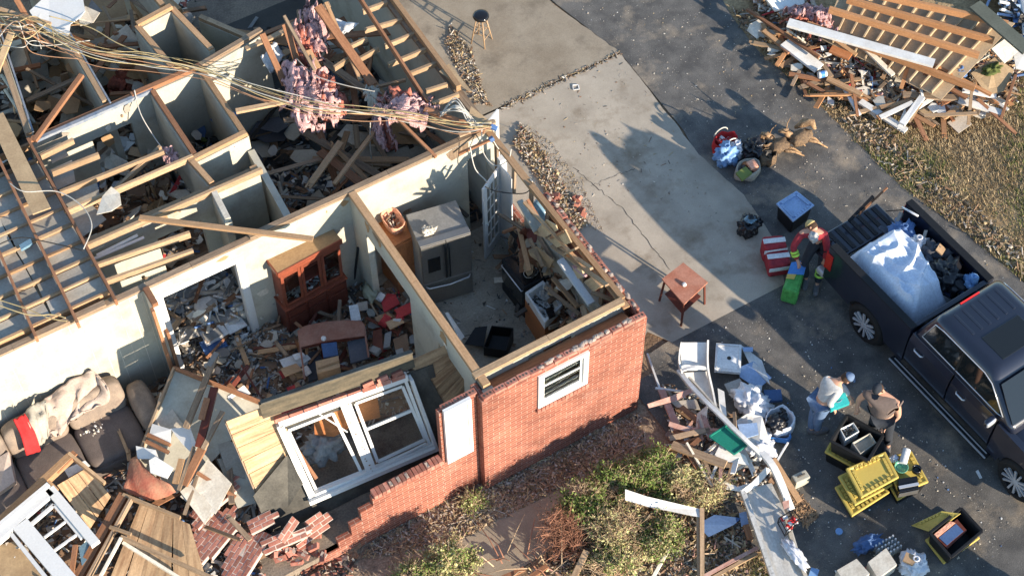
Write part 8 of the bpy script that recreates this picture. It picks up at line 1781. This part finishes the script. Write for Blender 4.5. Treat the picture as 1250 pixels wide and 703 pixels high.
# ================================================================ COLLAPSED ROOF ACROSS THE DRIVE (upper right)
W['roofboard'] = mat('tan_roof_deck', (0.47, 0.36, 0.23), col2=(0.33, 0.23, 0.14), amt=.6, scale=3, var=.12, rough=.85)
W['rafterorange'] = mat('orange_rafter', (0.46, 0.235, 0.11), col2=(0.30, 0.14, 0.06), amt=.6, grain=(2, 26), var=.14, rough=.75)
rf = empty('collapsed_roof', P(1110, 70, 0), 'collapsed roof section with tan deck boards and orange rafters across the drive', 'roof')
tl, tr, br, bl = P(1012, 0, .9), P(1215, 38, .9), P(1150, 122, .55), P(1003, 48, .55)
tl, tr = P(1030, -20, .9), P(1240, 30, .95)
N = 11
for i in range(N):
    a = i / N; b = (i + .93) / N; v = [tl.lerp(tr, a), tl.lerp(tr, b), bl.lerp(br, b), bl.lerp(br, a)]; dz = random.uniform(-.02, .02); mb = MB(); mb.plate([p + Z * (dz if k < 2 else -dz) for k, p in enumerate(v)], .02, 0, uvdir=v[3] - v[0]); mb.build('deck_board', ['roofboard'], rf)
    mb = MB(); v0 = tl.lerp(tr, a); v1 = bl.lerp(br, a); mb.beam(v0 + Z * .05, v1 + Z * .05, .03, .09, 0)
    if i: mb.build('batten', ['roofboard'], rf)
for a, za, b, zb in (((1034, 0), 1.12, (1213, 50), 1.05), ((1012, 12), 1.1, (1195, 68), 1.05), ((1060, -8), 1.2, (1230, 30), 1.15), ((985, 30), .8, (1190, 108), .75)):
    mb = MB(); mb.beam(P(*a, za), P(*b, zb), .07, .14, 0); mb.build('rafter', ['rafterorange'], rf)
for a, za, b, zb, w_, m_, lab, cat in (
    ((962, 28), 1.0, (1140, 78), 1.0, .20, 'vinyl', 'long white fascia board lying on the collapsed roof', 'fascia'),
    ((958, 52), .4, (1000, 84), .35, .26, 'vinyl', 'wide white siding board at the left of the collapsed roof', 'siding'),
    ((1055, 58), .7, (1090, 92), .6, .10, 'gypsum', 'grey white board end below the fascia', 'board'),
    ((1050, 124), .3, (1106, 160), .25, .14, 'vinyl', 'long pale siding strip at the lower edge of the roof wreck', 'siding'),
    ((1101, 152), .35, (1126, 118), .4, .12, 'white', 'bright white post forming a corner with the siding strip', 'post'),
    ((1126, 118), .4, (1123, 100), .5, .05, 'white', 'short white bracket on the bright white post', 'bracket'),
    ((912, 12), .5, (1000, 70), .5, .07, 'lumberbrown', 'long reddish board along the upper left of the roof wreck', 'board'),
    ((932, 38), .4, (952, 54), .35, .10, 'lumber', 'short tan board by the upper left of the roof wreck', 'board'),
    ((1010, 96), .4, (1052, 116), .4, .11, 'lumber', 'tan board below the blue and white can', 'board'),
    ((1014, 60), .8, (1038, 70), .8, .18, 'oak', 'orange block of timber under the fascia', 'timber'),
    ((1020, 50), .75, (1045, 68), .7, .09, 'lumber', 'tan board end under the fascia', 'board'),
    ((1140, 80), .7, (1210, 116), .5, .07, 'rafterorange', 'thin orange lath sticking from the lower edge of the roof', 'lath'),
    ((1128, 90), .6, (1180, 120), .5, .09, 'lumberbrown', 'brown board under the lower edge of the roof', 'board'),
    ((1102, 116), .35, (1170, 120), .35, .14, 'lumberold', 'weathered beam below the collapsed roof', 'beam'),
    ((1170, 122), .35, (1222, 138), .3, .14, 'vinyl', 'white painted beam at the lower right of the roof wreck', 'beam'),
    ((1175, 110), .4, (1216, 118), .35, .10, 'white', 'white board above the white painted beam', 'board'),
    ((1186, 112), .5, (1182, 152), .3, .06, 'lumberpale', 'pale lath pointing down at the right of the roof wreck', 'lath'),
    ((1240, 92), .6, (1222, 145), .3, .05, 'lumberbrown', 'brown lath leaning at the far right of the roof wreck', 'lath'),
    ((1150, 145), .25, (1175, 128), .3, .10, 'lumber', 'tan board at the lower right grass edge', 'board'),
    ((1110, 78), .6, (1100, 108), .5, .07, 'rafterorange', 'short orange strut under the roof edge', 'strut'),
    ((1086, 72), .6, (1078, 96), .5, .07, 'lumber', 'short tan strut under the roof edge', 'strut'),
    ((1190, 6), 1.3, (1255, 62), 1.2, .30, 'darkgreen', 'dark green curled roof edging at the top right corner', 'roof edging')):
    if 'darkgreen' not in W: W['darkgreen'] = mat('dark_green_felt', (0.10, 0.11, 0.09), var=.1, rough=.9)
    bd('roof_wreck_piece', lab, a, za, b, zb, w_, .05, m_, cat)
for pts, t, m_, nm, lab, cat in (
    ([(930, -6, .8), (980, -10, .8), (982, 6, .75), (946, 14, .7)], .06, 'vinyl', 'white_door', 'white door panel at the top edge of the roof wreck', 'door panel'),
    ([(915, 30, .3), (930, 22, .4), (934, 40, .25), (924, 48, .2), (912, 38, .2)], .02, 'gypsum', 'tile_scrap', 'cream scrap at the upper left of the roof wreck', 'scrap'),
    ([(1185, 90, .5), (1215, 70, .7), (1238, 86, .6), (1225, 112, .4), (1205, 116, .4)], .03, 'ply', 'roof_sheet', 'tan broken roof sheet at the right of the wreck', 'sheet'),
    ([(1156, 150, .15), (1178, 138, .2), (1186, 152, .15), (1170, 163, .1)], .03, 'plaster', 'concrete_scrap', 'grey square scrap on the grass below the wreck', 'scrap'),
    ([(1210, 60, .8), (1232, 44, .9), (1246, 60, .8), (1226, 78, .7)], .03, 'gypsum', 'roof_sheet', 'cream torn board at the far right of the wreck', 'sheet'),
    ([(956, 74, .05), (968, 76, .05), (970, 82, .05), (958, 82, .05)], .03, 'plaster', 'concrete_scrap', 'flat pinkish stone on the asphalt beside the wreck', 'stone'),
    ([(1010, 118, .1), (1018, 124, .1), (1018, 128, .1), (1010, 126, .1)], .04, 'paper', 'concrete_scrap', 'small white chip on the asphalt edge', 'chip'),
    ([(1236, 60, .7), (1262, 50, .8), (1262, 90, .6), (1240, 84, .6)], .03, 'vinyl', 'roof_sheet', 'white board at the right edge of the photo', 'sheet')):
    pl(nm, lab, cat, pts, t, m_)
r = empty('paint_can', P(1003, 92, .3), 'small blue and white can lying beside the white siding board', 'can'); mb = MB(); c = P(999, 92, .42); d = P(1010, 90, .42) - c; mb.lathe(c, [(.07, 0), (.07, .16), (.06, .17)], 16, d); mb.build('can_body', ['paper'], r); mb = MB(); mb.lathe(c + d.normalized() * .04, [(.072, 0), (.072, .08)], 16, d); mb.build('can_band', ['bluepack'], r)
bag('blue and white cloth bundle at the lower edge of the roof', P(1172, 88, .6), (.16, .12, .10), 'bluescrap', seed=61, knot=False)
bag('green leafy bundle at the right of the roof wreck', P(1212, 84, .6), (.2, .12, .08), 'greengrass', seed=62, knot=False)
RW = [('gypsum', 4), ('lumberold', 3), ('lumber', 3), ('paper', 3), ('plaster', 3), ('brownscrap', 3), ('dark', 2), ('pink', .8), ('redscrap', .3), ('bluescrap', .5), ('rafterorange', 2)]
hz = lambda x, y: .12 + .22 * max(0, nz(x, y, 1.4, 4) + .4)
rubble('roof_wreck_rubble', 'splinters, plaster and siding scraps spilled along the collapsed roof edge', pxpoly([(905, -10), (960, 50), (1010, 110), (1070, 130), (1160, 140), (1235, 130), (1250, 60), (1150, 90), (1000, 50), (985, -10)]), 0.0, 4200, RW, .03, .15, .35, seed=81, base='brownscrap', zfn=hz)
rubble('roof_wreck_rubble', 'white and blue rubbish behind the collapsed roof at the top right corner', pxpoly([(1180, -20), (1215, 10), (1250, 60), (1290, 60), (1290, -30)]), 0.1, 1500, [('bluescrap', 4), ('bluelid', 3), ('paper', 4), ('darkfab', 4), ('dark', 3)], .05, .22, .6, seed=82, base='darkfab')
pieces('roof_scrap_board', 'splintered board lying in the heap along the collapsed roof edge', 'board', 'splintered boards along the collapsed roof', pxpoly([(930, 20), (1010, 80), (1080, 110), (1230, 110), (1220, 140), (1100, 140), (1000, 110), (920, 40)], .4), .12, 60, 'board', ['lumberold', 'lumber', 'lumberpale', 'vinyl', 'rafterorange', 'lumberbrown'], seed=21, lmax=1.1, tilt=.1)
pieces('roof_scrap_sheet', 'torn sheet lying in the heap along the collapsed roof edge', 'sheet', 'torn sheets along the collapsed roof', pxpoly([(930, 20), (1010, 80), (1080, 110), (1230, 100), (1220, 130), (1100, 130), (1000, 100), (920, 40)], .4), .15, 34, 'sheet', ['gypsum', 'vinyl', 'card', 'plaster', 'ply', 'paper'], seed=22, lmin=.15, lmax=.5)
